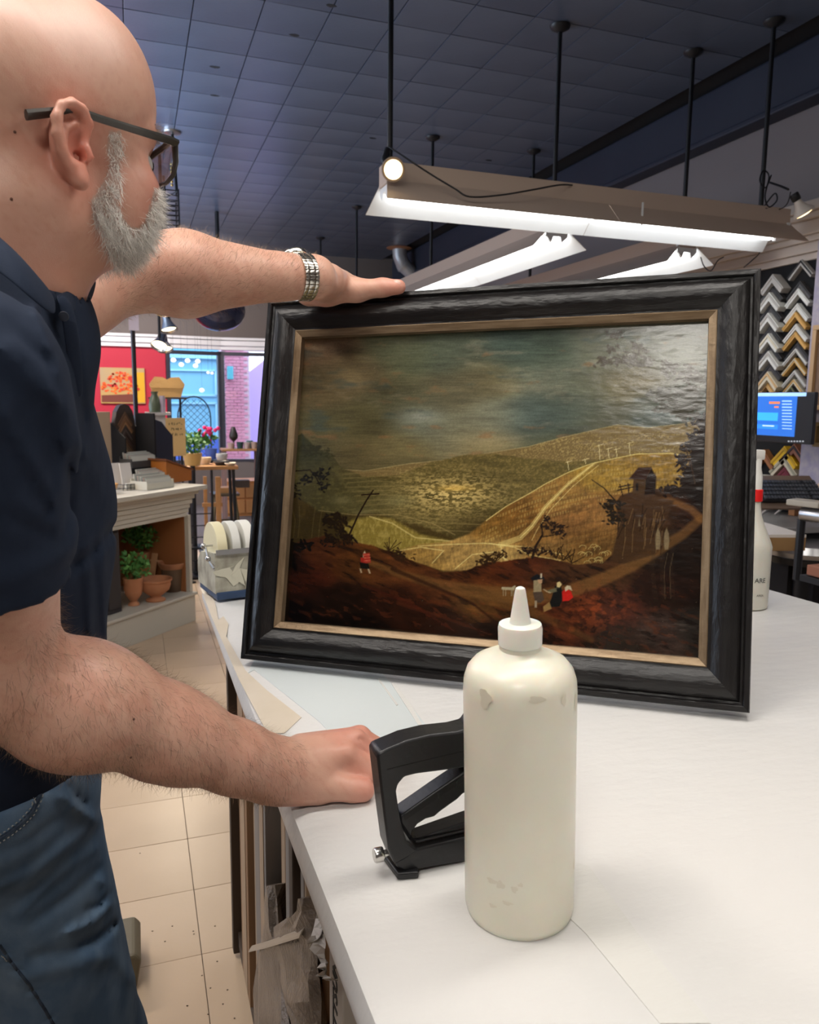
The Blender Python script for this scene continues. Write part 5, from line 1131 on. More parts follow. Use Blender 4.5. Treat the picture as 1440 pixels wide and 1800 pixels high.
# ---------------------------------------------------------------- hair on face and arms
bb_ = bvh(V, F)
def poly_in(X, Y, pts):
    ins = np.zeros(X.shape, bool); n = len(pts)
    for i in range(n):
        x1, y1 = pts[i]; x2, y2 = pts[(i+1) % n]; c = (y1 > Y) != (y2 > Y)
        with np.errstate(divide='ignore', invalid='ignore'): ins ^= c & (X < (x2-x1)*(Y-y1)/(y2-y1+1e-12)+x1)
    return ins
def strands(name, roots, nrm, dirs, length, width, m, seed, curl=.3, seg=4, cols=None, droop=.0, parent=root):
    rg = np.random.default_rng(seed); n = len(roots); L = length*(.55+.75*rg.random(n)); side = np.cross(nrm, dirs)+rg.normal(size=(n, 3))*.2; side /= np.linalg.norm(side, axis=1)[:, None]+1e-9
    bend = rg.normal(size=(n, 3))*curl; P_ = []; pos = roots-nrm*.0006; d = dirs.copy(); ww = width*(.7+.6*rg.random(n))
    for k in range(seg+1):
        t = k/seg; w_ = (ww*(1-.85*t))[:, None]; P_.append(pos-side*w_); P_.append(pos+side*w_)
        d = d+bend/seg+np.array([0, 0, -droop/seg]); d /= np.linalg.norm(d, axis=1)[:, None]; pos = pos+d*(L/seg)[:, None]
    A = np.stack(P_, 1).reshape(-1, 3); k2 = 2*(seg+1); base = (np.arange(n)*k2)[:, None]
    Fq = np.concatenate([base+np.array([2*i, 2*i+1, 2*i+3, 2*i+2]) for i in range(seg)], 0)
    o = np_mesh(name, A-RO, Fq, m, parent)
    if cols is not None: set_colors(o, np.repeat(cols, k2, 0))
    return tag(o, kind='stuff')
rg = np.random.default_rng(9)
beard_poly = [(192, 232), (212, 230), (216, 262), (211, 300), (213, 332), (208, 362), (222, 394), (240, 404), (254, 392), (262, 366), (272, 330), (292, 330), (290, 420), (262, 470), (205, 462), (190, 442), (184, 415), (170, 398), (162, 374), (160, 352), (172, 336), (186, 316), (193, 290), (188, 255)]
hm = ishead > 0; ids = np.nonzero(hm)[0]
Q = hq[ids].copy(); Q[:, 1] = np.abs(Q[:, 1]); Wm = HO+(Q @ HMt)*HS; X_, Y_, _d = toph(Wm)
keep = poly_in(X_, Y_, beard_poly) & (Q[:, 2] < .035) & (Q[:, 0] > .012) & (Nn[ids][:, 2] > -.95)
# moustache and chin
ff = (Q[:, 0] > .085) & (Q[:, 2] < -.030) & (Q[:, 2] > -.10); keep |= ff & (np.abs(Q[:, 2]+.048) > .008)
bid = ids[keep]; bid = bid[(rg.random(len(bid)) < min(1, 15000/max(1, len(bid))))]; bid = np.repeat(bid, max(1, round(15000/max(1, len(bid)))))
rt = V[bid]+rg.normal(size=(len(bid), 3))*.0012; nn_ = Nn[bid]; q_ = hq[bid]
dr = nn_*.42-hu*.75+hf*np.clip((q_[:, 0:1]-.04)*8, -.5, .35)+rg.normal(size=(len(bid), 3))*.26+.35*np.stack([np.sin(rt[:, 0]*420+rt[:, 2]*310), np.sin(rt[:, 1]*390-rt[:, 2]*260), np.cos(rt[:, 2]*450)], 1); dr /= np.linalg.norm(dr, axis=1)[:, None]
lenb = np.clip(.009+(-q_[:, 2]-.0)*.14, .008, .017)
gc_ = np.clip(.84+rg.normal(size=len(bid))*.17, .25, 1.0)[:, None]*np.array([[1, .96, .90]])
m_beard = mat('grey_beard_hair', (.7, .68, .64), .6, attr='Col', spec=.3)
strands('beard', rt, nn_, dr, lenb, .00026, m_beard, 3, curl=.85, seg=4, cols=gc_, droop=.2)
bz = np.zeros(len(V)); bz[ids[keep]] = 1; Cc[:] = Cc*(1-bz[:, None]*.6)+np.array([.50, .42, .37])*bz[:, None]*.6; bo.data.color_attributes['Col'].data.foreach_set('color', np.concatenate([Cc, np.ones((len(V), 1))], 1).astype(np.float32).ravel())
# arm hair
def arm_hair(name, A0, A1, t0, t1, n, seed, ln, upv, cdark):
    ax = _n(A1-A0); L = np.linalg.norm(A1-A0); t = ((V-A0) @ ax)/L; rad = np.linalg.norm(V-A0-np.outer(t*L, ax), axis=1)
    ok = np.nonzero((t > t0) & (t < t1) & (rad < .085))[0]; pick = rg.choice(ok, n); nm_ = Nn[pick]
    tang = ax[None]*.55+np.cross(ax, nm_)*upv+rg.normal(size=(n, 3))*.28+nm_*.30; tang /= np.linalg.norm(tang, axis=1)[:, None]
    cl = np.where(rg.random(n)[:, None] < cdark, np.array([[.05, .03, .02]]), np.array([[.42, .28, .17]]))*(.7+.6*rg.random(n)[:, None])
    strands(name, V[pick]+rg.normal(size=(n, 3))*.001, nm_, tang, ln*np.ones(n), .000095, mat('arm_hair', (.1, .06, .04), .5, attr='Col'), seed, curl=.5, seg=3, cols=cl)
arm_hair('arm_hair', lerp(ER, SR, .28), ER, 0, 1.1, 900, 11, .012, .5, .6)
arm_hair('arm_hair', ER, WR, -.05, 1.05, 12000, 12, .014, .8, .62)
arm_hair('arm_hair', EL, WL, -.1, 1.0, 9000, 13, .012, -.7, .35)
# nails
nc = tp[3]+_nn*.0098+_u*.003-_e*.001; B().ball(V3(nc-RO), 1, 16, M=Matrix([[_e[i]*.0085, _u[i]*.0062, _nn[i]*.0026] for i in range(3)])).build('nail', mat('nail', (.74, .46, .38), .25), root, smooth=True)
# mole spots
for px, py in [(235, 1264), (230, 1331), (26, 232), (20, 350)]:
    h = hitp(bb_, px, py, .0002)
    if h is not None: B().ball(h-Vector(RO), .0012, 8).build('mole', mat('mole_brown', (.14, .06, .04), .6), root)
# eyes
for s in (1, -1):
    c = Hd(.087, .033*s, .013); e = B().ball(V3(c-RO), .0118, 16).build('eyeball', mat('eye_white', (.75, .72, .68), .15), root, smooth=True)
    g = _n(hf*.9+hr*.1*s+hu*-.1); Me = V3(g).to_track_quat('Z', 'Y').to_matrix()
    B().lathe([(.001, .0122), (.0024, .0121), (.0056, .0112)], c=V3(c-RO), n=18, M=Me, caps=True).build('iris', mat('iris_dark', (.06, .045, .035), .1), e, smooth=True)
bw = []
for s in (1, -1):
    sel = np.nonzero((ishead > 0) & (np.abs(hq[:, 2]-.040) < .006) & (hq[:, 1]*s > .012) & (hq[:, 1]*s < .056) & (hq[:, 0] > .07))[0]
    if len(sel): pick = rg.choice(sel, 260); d_ = np.tile(hr*s*.8-hu*.1, (260, 1))+Nn[pick]*.5+rg.normal(size=(260, 3))*.2; bw.append((pick, d_/np.linalg.norm(d_, axis=1)[:, None]))
for pick, d_ in bw: strands('eyebrow', V[pick], Nn[pick], d_, .010*np.ones(len(pick)), .0002, m_beard, 5, cols=np.tile([[.45, .40, .36]], (len(pick), 1)))

# ================================================================ EYEGLASSES
gl = thing('eyeglasses', 'rectangular dark grey eyeglasses worn by the man', 'glasses', tuple(Hd(.1, 0, .02)))
G0 = Hd(.1, 0, .02); gp = lambda f, r_, u_: V3(Hd(f, r_, u_)-G0)
m_gf = mat('grey_glasses_frame', (.07, .065, .06), .28, metal=.4, spec=.6)
for s in (1, -1):
    rim = [(.110, .012*s, .026), (.1085, .040*s, .031), (.101, .066*s, .031), (.0995, .072*s, .026), (.101, .070*s, .012), (.103, .062*s, .002), (.110, .040*s, -.001), (.114, .018*s, .000), (.113, .010*s, .008), (.110, .010*s, .018), (.110, .012*s, .026)]
    rr = [gp(*p) for p in rim]; B().tube(rr, [.0028, .003, .003, .003, .0027, .0022, .002, .002, .0022, .0024, .0026], 8).build('rim', m_gf, gl, smooth=True)
    c = sum((r_ for r_ in rr[:-1]), Vector())/10; lb = B(); lb.add([c]+rr[:-1], [(0, k+1, (k+1) % 10+1) for k in range(10)]); lb.build('lens', glass_mat('spectacle_lens', (.93, .95, .97), .6), gl)
    arm_ = [gp(.1, .073*s, .027), gp(.092, .077*s, .027), gp(.05, .0775*s, .028), gp(.02, .079*s, .0285), gp(-.006, .083*s, .0285), gp(-.028, .082*s, .021), gp(-.044, .080*s, .016)]
    B().tube(arm_, [.0044, .0042, .0038, .0036, .004, .0046, .005], 8, flat=.6).build('temple_arm', m_gf, gl, smooth=True)
B().tube([gp(.110, .011, .018), gp(.114, 0, .020), gp(.110, -.011, .018)], .0016, 8).build('bridge', m_gf, gl, smooth=True)

# ================================================================ WRISTWATCH
wa = _n(WL-EL); wc = lerp(EL, WL, .93); wz = _n(np.array([0, 0, 1.])-wa*wa[2]); wy = np.cross(wz, wa)
wt = thing('wristwatch', 'stainless steel wristwatch with link bracelet on the raised wrist', 'watch', tuple(wc))
m_steel = mat('watch_steel', (.62, .59, .53), .22, metal=1, bump=(300, .1)); m_gap = mat('watch_gap', (.05, .05, .05), .5)
N_ = 30; ra_, rb_ = .0335, .0335
def wpt(a, r0=0): return wz*math.cos(a)*(ra_+r0)+wy*math.sin(a)*(rb_+r0)
for k in range(N_):
    a = 2*math.pi*k/N_
    if abs((a+math.pi) % (2*math.pi)-math.pi-WATCH_A) < .42: continue
    c = wpt(a); n_ = _n(wpt(a)); t_ = np.cross(wa, n_); Mw = Matrix([[wa[i], t_[i], n_[i]] for i in range(3)])
    lk = B()
    lk.box(V3(c), (.0092, .0062, .0032), M=Mw, bev=.0006)
    for s in (-1, 1): lk.box(V3(c+wa*s*.0084), (.0062, .0066, .0036), M=Mw, bev=.0007)
    lk.build('bracelet_link', m_steel, wt, smooth=True)
B().tube([V3(wpt(a, -.0012)) for a in np.linspace(0, 2*math.pi, 40)], .0012, 6, caps=False).build('bracelet_core', m_gap, wt)
n_ = _n(wpt(WATCH_A)); Mc = V3(n_).to_track_quat('Z', 'Y').to_matrix(); cc_ = V3(wpt(WATCH_A, .0005))
wcase = B().lathe([(.001, -.002), (.017, -.002), (.0195, 0), (.020, .004), (.0195, .007), (.018, .0085), (.017, .0078), (.0165, .0078)], n=36, M=Mc, c=cc_).build('watch_case', m_steel, wt, smooth=True)
B().lathe([(.001, .0076), (.0168, .0076), (.0168, .0079), (.001, .0082)], n=30, M=Mc, c=cc_).build('dial', mat('dial', (.02, .03, .05), .2), wt, smooth=True)
B().tube([cc_+V3(wa)*.0195+V3(n_)*.004, cc_+V3(wa)*.024+V3(n_)*.004], .0025, 10).build('crown', m_steel, wt, smooth=True)
# ================================================================ SHOP FURNITURE AND GOODS BEHIND
m_putty = mat('putty_white_paint', (.50, .475, .41), .45)
MA = np.array([-.165, 4.727]); e1 = _n([.491, .538]); nb_ = np.array([-e1[1], e1[0]]); ML = 2.0; MO = MA-e1*1.27; mrz = math.atan2(e1[1], e1[0])
mt = thing('display_mantel', 'putty white mantel counter with stepped cornice and open display niche', 'counter', (MO[0], MO[1], 0), mrz)
B().box((ML/2, .27, .09), (ML, .58, .18), bev=.004).box((ML/2, .265, .19), (ML+.02, .60, .02), bev=.006).box((ML/2, -.027, .1), (.004, .01, .17)).build('plinth', m_putty, mt)
cb = B(); cb.box((ML/2, .26, .905), (ML+.12, .72, .03), bev=.006)
for k, (z, o, h) in enumerate([(.875, .045, .03), (.845, .025, .03), (.812, .012, .03), (.782, .0, .03), (.752, -.008, .028), (.724, -.014, .024)]): cb.box((ML/2, .27-o/2, z), (ML+o*1.6, .54+o, h), bev=.006)
cb.build('cornice', m_putty, mt)
B().box((ML-.013, .27, .455), (.026, .54, .53)).build('side_post', m_putty, mt)
B().box((ML-.031, .28, .455), (.006, .50, .53)).box((ML/2, .53, .455), (ML-.06, .01, .53)).build('niche_lining', mat('rust_brown_lining', (.30, .115, .04), .6), mt)
Mm = Matrix.Translation((MO[0], MO[1], 0)) @ Matrix.Rotation(mrz, 4, 'Z'); Mi = Mm.inverted()
def onM(px, py, off):                         # photo point on a vertical plane parallel to the mantel front
    a = np.array([MA[0]+nb_[0]*off, MA[1]+nb_[1]*off, 0]); return onplane(px, py, a, np.array([nb_[0], nb_[1], 0]))
def seat(px, off, z): p = onM(px, 1000, off); return (p[0], p[1], z)
# black board standing at the left of the niche
q = seat(213, .02, .0); ph = thing('black_board', 'tall black board standing at the left side of the mantel niche', 'board', (q[0], q[1], .2), mrz); B().box((-.03, .05, .26), (.13, .02, .515), bev=.004).box((-.03, .036, .26), (.09, .01, .46), bev=.003).build('board', mat('black_board', (.03, .027, .03), .5), ph)
m_terra = mat('terracotta', (.42, .17, .08), .75, noise=(12, .5, (.52, .25, .13)))
m_leafs = [mat('leaf_green', (.05, .17, .03), .6), mat('leaf_light', (.12, .30, .07), .6)]
def foliage(parent, c, rad, n, leaf=.03, seed=1, name='foliage'):
    random.seed(seed); b = B()
    for k in range(n):
        d = Vector((random.gauss(0, 1), random.gauss(0, 1), random.gauss(0, .8))).normalized()*(random.random()**.4); p = Vector(c)+Vector((d.x*rad[0], d.y*rad[1], d.z*rad[2]))
        a = Vector((random.gauss(0, 1), random.gauss(0, 1), random.gauss(0, 1))).normalized(); s = a.orthogonal().normalized()*leaf*.32; L = a*leaf; b.cm = random.random() > .6
        b.add([p, p+L*.5+s, p+L, p+L*.5-s+a.cross(s)*.3], [(0, 1, 2, 3)])
    for k in range(6):
        b.cm = 0; b.tube([Vector(c)-Vector((0, 0, rad[2]*.9)), Vector(c)+Vector((random.gauss(0, .5)*rad[0], random.gauss(0, .5)*rad[1], rad[2]*.4*random.random()))], .0018, 4)
    return tag(b.build(name, m_leafs, parent), kind='stuff')
q = seat(233, .10, .201); p1 = thing('potted_plant', 'tall terracotta pot with green leafy plant in the niche, left of the bowl pot', 'plant', q)
B().lathe([(.001, 0), (.035, 0), (.032, .012), (.018, .025), (.03, .04), (.05, .07), (.057, .11), (.058, .16), (.061, .165), (.061, .175), (.052, .175), (.05, .15), (.001, .14)], n=24).build('pot', m_terra, p1, smooth=True); foliage(p1, (.01, 0, .25), (.10, .08, .09), 240, .035, 2)
q = seat(272, .055, .201); p2 = tag(B().lathe([(.001, 0), (.06, 0), (.062, .008), (.035, .022), (.032, .03), (.055, .045), (.085, .07), (.095, .10), (.094, .125), (.105, .13), (.106, .142), (.098, .143), (.085, .12), (.001, .05)], n=32).build('bowl_pot', m_terra, smooth=True), 'footed terracotta bowl pot, empty, in the middle of the niche', 'pot'); p2.location = q
q = seat(303, .13, .201); p3 = thing('planter', 'brown ribbed planter with a wide copper rim at the right of the niche', 'pot', q)
p3.scale = (.72, .72, .9)
B().lathe([(.001, 0), (.085, 0), (.105, .17), (.10, .17), (.001, .16)], n=26, fn=lambda v, a: Vector((v.x*(1+.02*math.cos(13*a)), v.y*(1+.02*math.cos(13*a)), v.z))).build('planter_body', mat('ribbed_brown', (.10, .06, .035), .5), p3, smooth=True)
B().lathe([(.10, .165), (.125, .20), (.13, .215), (.118, .217), (.10, .19)], n=26, caps=False).build('rim', mat('copper_rim', (.42, .2, .11), .35, metal=.3), p3, smooth=True)
q = seat(250, .36, .201); p4 = thing('potted_plant', 'upper green plant in terracotta on a wooden riser deep in the niche', 'plant', q)
B().box((0, 0, .08), (.16, .12, .16), bev=.004).build('riser', mat('orange_wood', (.36, .15, .05), .5), p4); B().lathe([(.001, .16), (.04, .16), (.055, .25), (.045, .25), (.001, .24)], n=20).build('pot', m_terra, p4, smooth=True); foliage(p4, (0, -.02, .37), (.12, .08, .10), 300, .035, 4)
q = seat(262, .24, .201); p5 = tag(B().box((0, 0, .13), (.012, .04, .26), rz=0).box((.05, 0, .21), (.13, .05, .012)).build('garden_rack', mat('pale_rack_wood', (.5, .28, .14), .5)), 'small wooden garden rack leaning between the two plants in the niche', 'rack'); p5.location = q; p5.rotation_euler = (0, R_(14), mrz)
# goods on top of the mantel (its top is at .92)
TOP = .9215
def topseat(px, py, z=TOP):
    p = onz(px, py, z); return (float(p[0]), float(p[1]), z)
q = topseat(228, 860); tc = thing('card_stand', 'white cards standing in a black wire stand at the front left of the mantel', 'card stand', q, mrz-.25)
B().box((.0, .03, .085), (.075, .008, .155), bev=.001, M=Euler((R_(-12), 0, 0)).to_matrix()).build('card', mat('white_card', (.66, .62, .58), .5), tc); B().box((-.055, .06, .085), (.075, .008, .155), M=Euler((R_(-12), 0, 0)).to_matrix()).build('card', mat('white_card'), tc)
for k in range(4): B().box((-.03+.022*k, -.02, .022), (.018, .02, .036), bev=.004).build('small_card_box', mat('cream_tin', (.62, .6, .53), .4), tc)
b = B()
for z in (.012, .035): b.tube([(-.07, -.04, z), (.06, -.04, z), (.08, 0, z), (.06, .05, z), (-.07, .05, z), (-.07, -.04, z)], .002, 6)
for x in np.linspace(-.07, .06, 6): b.tube([(x, -.04, 0), (x, -.04, .036)], .002, 5)
b.tube([(.06, -.04, .002), (.06, .05, .002), (-.07, .05, .002)], .002, 5); b.build('wire_stand', m_blackm, tc)
def card_box(px, off, wx, dy, h, label, seed, col=(.60, .57, .47), tilt=0, z=TOP):
    random.seed(seed); q = onM(px, 850, off); q = (float(q[0]), float(q[1]), z); t = thing('card_box', label, 'box', q, mrz+tilt)
    b = B(); b.box((0, 0, .004), (wx, dy, .008)).box((0, -dy/2, h*.3), (wx, .006, h*.6)).box((-wx/2, 0, h*.4), (.006, dy, h*.8)).box((wx/2, 0, h*.4), (.006, dy, h*.8)).box((0, dy/2, h*.5), (wx, .006, h)); b.build('tray', mat('box_%d' % seed, col, .5), t)
    for k in range(9):
        B().box((random.gauss(0, .002), -dy/2+.012+k*(dy-.02)/9, h*.5+.006+random.random()*.006+.003*k), (wx-.02, .003, h*.85), M=Euler((R_(-8), 0, 0)).to_matrix()).build('card', mat('card_%d' % (k % 4), [(.62, .60, .52), (.45, .46, .40), (.55, .42, .36), (.30, .33, .30)][k % 4], .6), t)
card_box(268, .07, .24, .13, .065, 'low cream tray filled with small cards near the front edge of the mantel', 41)
card_box(266, .21, .22, .10, .075, 'second cream card tray directly behind the low front tray', 42, (.5, .49, .46))
q = onM(246, 850, .34); rs = tag(B().box((0, 0, .055), (.26, .11, .11), bev=.003).build('black_riser', m_dark), 'black riser block under the dark card tray on the mantel', 'block'); rs.location = (float(q[0]), float(q[1]), TOP); rs.rotation_euler = (0, 0, mrz)
card_box(246, .34, .24, .10, .07, 'dark card tray on a black riser before the arched sample display', 43, (.05, .05, .05), z=TOP+.1105)
# sloping writing box
p = onM(293, 842, .16); q = onM(344, 845, .20); wb = thing('slope_box', 'orange brown wooden box with sloping lid at the right end of the mantel', 'box', (float(p[0]), float(p[1]), TOP), math.atan2(q[1]-p[1], q[0]-p[0])-.1)
wl = .26
B().prism([(0, 0), (.26, 0), (.26, .07), (.0, .15)], -.20, 0, U=(1, 0, 0), V=(0, 0, 1)).build('case', mat('orange_brown_wood', (.36, .12, .02), .35, noise=(4, .4, (.28, .085, .015), (.3, 1, 4))), wb)
B().prism([(-.01, .153), (.27, .069), (.27, .08), (-.01, .165)], -.21, .01, U=(1, 0, 0), V=(0, 0, 1)).build('lid', mat('dark_lid', (.16, .055, .02), .3), wb)
# arched display of moulding chevrons
def chevron(w, t, dpt, prof=0):
    """mitred corner sample, apex up, lying in its xz plane, apex at the origin"""
    b = B(); h = w/2; tt = t*1.2
    for s in (-1, 1):
        pts = [(0, 0), (s*h, -h), (s*(h-t*.75), -h-t*.75), (0, -t*1.5)]
        if s > 0: pts = pts[::-1]
        b.prism(pts, -dpt, 0, U=(1, 0, 0), V=(0, 0, 1)); 
        pi = [(0, -t*.25), (s*(h-t*.18), -h-t*.07), (s*(h-t*.42), -h-t*.31), (0, -t*.72)]
        if s > 0: pi = pi[::-1]
        b.cm = 1; b.prism(pi, 0, .004, U=(1, 0, 0), V=(0, 0, 1)); b.cm = 0
    return b
p = onM(222, 790, .46); ad = thing('sample_display', 'black arched display stand of dark moulding corners at the back of the mantel', 'display', (float(p[0])-.0, float(p[1]), TOP), mrz+.15)
B().prism([(-.11, 0), (.11, 0), (.11, .40), (.09, .47), (.05, .51), (0, .52), (-.05, .51), (-.09, .47), (-.11, .40)], 0, .03, U=(1, 0, 0), V=(0, 0, 1), O=(0, .03, 0)).build('back_panel', mat('arch_brown', (.06, .04, .03), .35), ad)
for s in (-1, 1): B().prism([(0, 0), (.11, 0), (.11, .30), (0, .40)], -.006, .006, O=(s*.12, .03, 0), U=(0, -1, 0), V=(0, 0, 1)).build('wing', m_dark, ad)
for k, c in enumerate([(.26, .14, .08), (.42, .22, .11), (.12, .09, .08), (.08, .05, .04), (.24, .13, .07), (.5, .33, .2), (.7, .66, .52)]):
    o = chevron(.17, .026, .012).build('moulding_chevron', [mat('chev_a%d' % k, c, .4), mat('chev_b%d' % k, tuple(v*.6 for v in c), .4)], ad); o.location = (0, -.002, .47-k*.045)
p = onM(254, 760, .46); nv = thing('display_stand', 'dark navy easel-shaped display stand with stepped sides behind the card trays', 'display', (float(p[0]), float(p[1]), TOP), mrz)
B().prism([(-.06, 0), (.17, 0), (.17, .30), (.10, .36), (.06, .40), (-.06, .43)], 0, .10, U=(1, 0, 0), V=(0, 0, 1)).build('body', mat('dark_navy_board', (.012, .015, .035), .5), nv); B().prism([(-.075, 0), (-.06, 0), (-.06, .46), (-.075, .46)], -.002, .15, U=(1, 0, 0), V=(0, 0, 1)).build('edge_strip', m_dark, nv)
p = onM(178, 810, .40); bg = tag(B().box((0, .06, .24), (.26, .05, .46), bev=.003).build('beige_panel', mat('beige_panel', (.50, .36, .24), .6)), 'tall beige sample panel standing at the left end of the mantel behind the man', 'panel'); bg.location = (float(p[0]), float(p[1]), TOP); bg.rotation_euler = (0, 0, mrz)
p = onM(187, 805, .08); bw_ = tag(B().lathe([(.001, 0), (.03, 0), (.055, .04), (.06, .06), (.052, .055), (.001, .01)], n=20).build('amber_bowl', mat('amber_glaze', (.55, .28, .08), .25), smooth=True), 'small amber glazed bowl at the left of the mantel beside the shirt', 'bowl'); bw_.location = (float(p[0]), float(p[1]), TOP)
# yellow lettered card
p = onM(305, 800, .55); p = onM(308, 800, .78); ys = thing('sign', 'yellow card sign with three lines of black lettering behind the mantel', 'sign', (float(p[0]), float(p[1]), 0), mrz-.35)
B().box((0, 0, 1.18), (.19, .008, .30)).build('card', mat('yellow_card', (.72, .50, .22), .6), ys); B().tube([(0, .01, 1.05), (0, .01, .01)], .01, 8).box((0, .01, .008), (.2, .2, .014)).build('stand', m_blackm, ys)
random.seed(31); b = B()
for k in range(3):
    x = -.05+.012*k
    for j in range(6 if k == 0 else 5):                             # brush strokes, too blurred in the photograph to be read
        z = 1.285-.042*k; w_ = .016; pts = [(x+w_*random.random(), -.006, z+.022*(random.random()-.5)) for _ in range(4)]; b.tube(pts, .0017, 4); x += .021
tag(b.build('blurred_lettering', m_ink, ys), kind='stuff')
# black pole in front of the red wall
pl = tag(B().tube([(0, 0, 0), (0, 0, CEIL-.001)], .016, 12).build('pole', mat('dark_steel_pole', (.05, .045, .05), .25, metal=.6), smooth=True), 'thin dark steel pole rising from the mantel goods in front of the red wall', 'pole'); p = ony(238, 700, 5.75); pl.location = (float(p[0]), float(p[1]), 0)
tg_ = thing('paper_tag', 'white and lilac paper tag hanging near the top of the thin pole', 'tag', tuple(ony(235, 565, 5.72))); B().box((0, 0, 0), (.065, .004, .12)).build('paper', mat('lilac_paper', (.62, .56, .66), .6), tg_); B().tube([(0, 0, .06), (0, .02, .1)], .002, 5).build('string', m_blackm, tg_)
# black square post further left
bp_ = tag(B().box((0, 0, CEIL/2), (.06, .06, CEIL-.004), bev=.003).build('post', m_blackm), 'black square post behind the raised arm, beside the navy shirt', 'post'); p = ony(144, 700, 7.0); bp_.location = (float(p[0]), float(p[1]), 0)
# dried twigs
random.seed(8); tw = B(); c = V3(ony(215, 545, 5.6))
for k in range(9):
    q = [c+Vector((0, 0, .12))]; d = Vector((random.gauss(0, 1), random.gauss(0, .4), -.2)).normalized()
    for i in range(6): d = (d+Vector((random.gauss(0, .5), random.gauss(0, .3), random.gauss(0, .5)))*.7).normalized(); q.append(q[-1]+d*.045)
    tw.tube(q, .0035, 5)
tag(tw.build('dried_twigs', mat('dry_twig', (.42, .26, .12), .7), smooth=True), 'curly dried twigs hanging above the thin pole under the raised forearm', 'twigs')
# painting of an orange tree on the red wall
p = ony(216, 678, FARY-.03); op = thing('canvas_picture', 'unframed canvas of a blazing orange tree on the red wall', 'picture', tuple(p)); W2, H2 = .56, .47
B().box((0, 0, 0), (W2, .035, H2), bev=.002).build('canvas', mat('tan_canvas', (.50, .36, .20), .7, noise=(2, .6, (.70, .40, .04))), op)
B().box((.2, -.0195, -.02), (.15, .004, .40)).build('yellow_band', mat('yellow_paint', (.80, .42, .02), .7), op)
random.seed(14); b = B()
for k in range(150):
    a = random.random()*6.28; rr_ = math.sqrt(random.random()); x = -.03+.23*rr_*math.cos(a); z = .04+.14*rr_*math.sin(a)-(x+.02)**2*1.6; s = .010+random.random()*.014; b.cm = k % 3
    b.prism([(s*math.cos(t), s*.8*math.sin(t)) for t in np.linspace(0, 6.28, 7)[:-1]], .0, .002+.0015*(k % 5), O=(x, -.018, z), U=(1, 0, 0), V=(0, 0, 1))
tag(b.build('tree_crown', [mat('orange_paint', (.85, .10, .01), .6), mat('orange_paint2', (.90, .20, .02), .6), mat('red_paint', (.70, .03, .02), .6)], op), kind='stuff')
B().prism([(-.27, -.22), (.27, -.22), (.27, -.15), (.1, -.11), (-.27, -.13)], 0, .003, O=(0, -.018, 0), U=(1, 0, 0), V=(0, 0, 1)).build('dark_ground', mat('dark_ground', (.20, .05, .03), .7), op)
# track of spot lamps
def spot(px, py, y, label, glow, aim):
    t = thing('track_spot', label, 'lamp', tuple(ony(px, py, y))); d = Vector(aim).normalized(); M = d.to_track_quat('Z', 'Y').to_matrix()
    B().lathe([(.001, -.14), (.03, -.14), (.035, -.12), (.035, -.05), (.05, -.02), (.075, .03), (.07, .03), (.045, -.01)], n=20, M=M, caps=False).build('shade', mat('chrome'), t, smooth=True)
    B().lathe([(.001, .012), (.06, .008), (.06, .012), (.001, .022)], n=20, M=M).build('lens', mat('warm_lens', (1, .9, .7), .4, emit=((1, .88, .55), glow)), t, smooth=True)
    B().tube([(0, 0, .02), (0, 0, CEIL-ony(px, py, y)[2]-.01)], .012, 8).build('stem', m_blackm, t)
    l = bpy.data.lights.new('spot_light', 'SPOT'); l.energy = 60; l.color = (1, .86, .66); l.spot_size = 2.0; l.spot_blend = .8; l.shadow_soft_size = .05; lo_ = bpy.data.objects.new('spot_light', l); COL.objects.link(lo_); lo_.parent = t; lo_.location = d*.09; lo_.rotation_euler = (-d).to_track_quat('Z', 'Y').to_euler(); return t
spot(289, 540, 6.3, 'topmost track spot, half hidden by the raised forearm', 5, (0, -.6, -.8)); spot(296, 575, 6.9, 'middle track spot with a bronze shade above the red wall edge', 5, (.2, -.3, -1)); spot(281, 604, 7.4, 'left one of the two lowest track spots before the window', 5, (-.2, -.5, -.7)); spot(290, 610, 7.9, 'right one of the two lowest track spots before the window', 5, (.1, -.4, -.9))
# dark mirrored dome hanging from the ceiling
p = ony(385, 545, 8.0); dm = thing('mirror_dome', 'dark reflective security dome mirror hanging before the shop window', 'mirror', tuple(p)); B().ball((0, 0, 0), .255, 36, sc=(1, 1, .80)).build('dome', mat('mirror_dome_glass', (.06, .07, .13), .08, metal=.7), dm, smooth=True); B().tube([(0, 0, .2), (0, 0, CEIL-p[2]-.005)], .02, 8).build('stem', m_blackm, dm)
# hanging wire basket behind the glasses
p = ony(306, 345, 5.8); wbk = thing('wire_basket', 'black wire cage hanging on a rod from the ceiling behind the glasses', 'basket', tuple(p))
b = B(); x0, x1, y0_, y1_ = -.2, .02, -.16, .16
for k in range(10):
    z = -k*.032; b.tube([(x0, y0_, z), (x1, y0_, z), (x1, y1_, z), (x0, y1_, z), (x0, y0_, z)], .004, 5)
for x in (x0, (x0+x1)/2, x1):
    for y in (y0_, y1_): b.tube([(x, y, .01), (x, y, -.30)], .006, 5)
b.tube([(x0, y0_, 0), ((x0+x1)/2, y1_, 0), (x1, y0_, 0)], .005, 5); b.build('cage', m_blackm, wbk)
B().tube([(.02, 0, 0), (.0, 0, CEIL-p[2]-.01)], .011, 10).build('rod', m_blackm, wbk, smooth=True); B().lathe([(.001, 0), (.06, 0), (.055, -.012), (.02, -.02), (.001, -.02)], c=(0, 0, CEIL-p[2]-.003), n=20).build('ceiling_rose', mat('steel'), wbk, smooth=True)
b = B(); 
for k in range(7): b.ball((-.02, -.17, .03+.022*k), .010, 8)
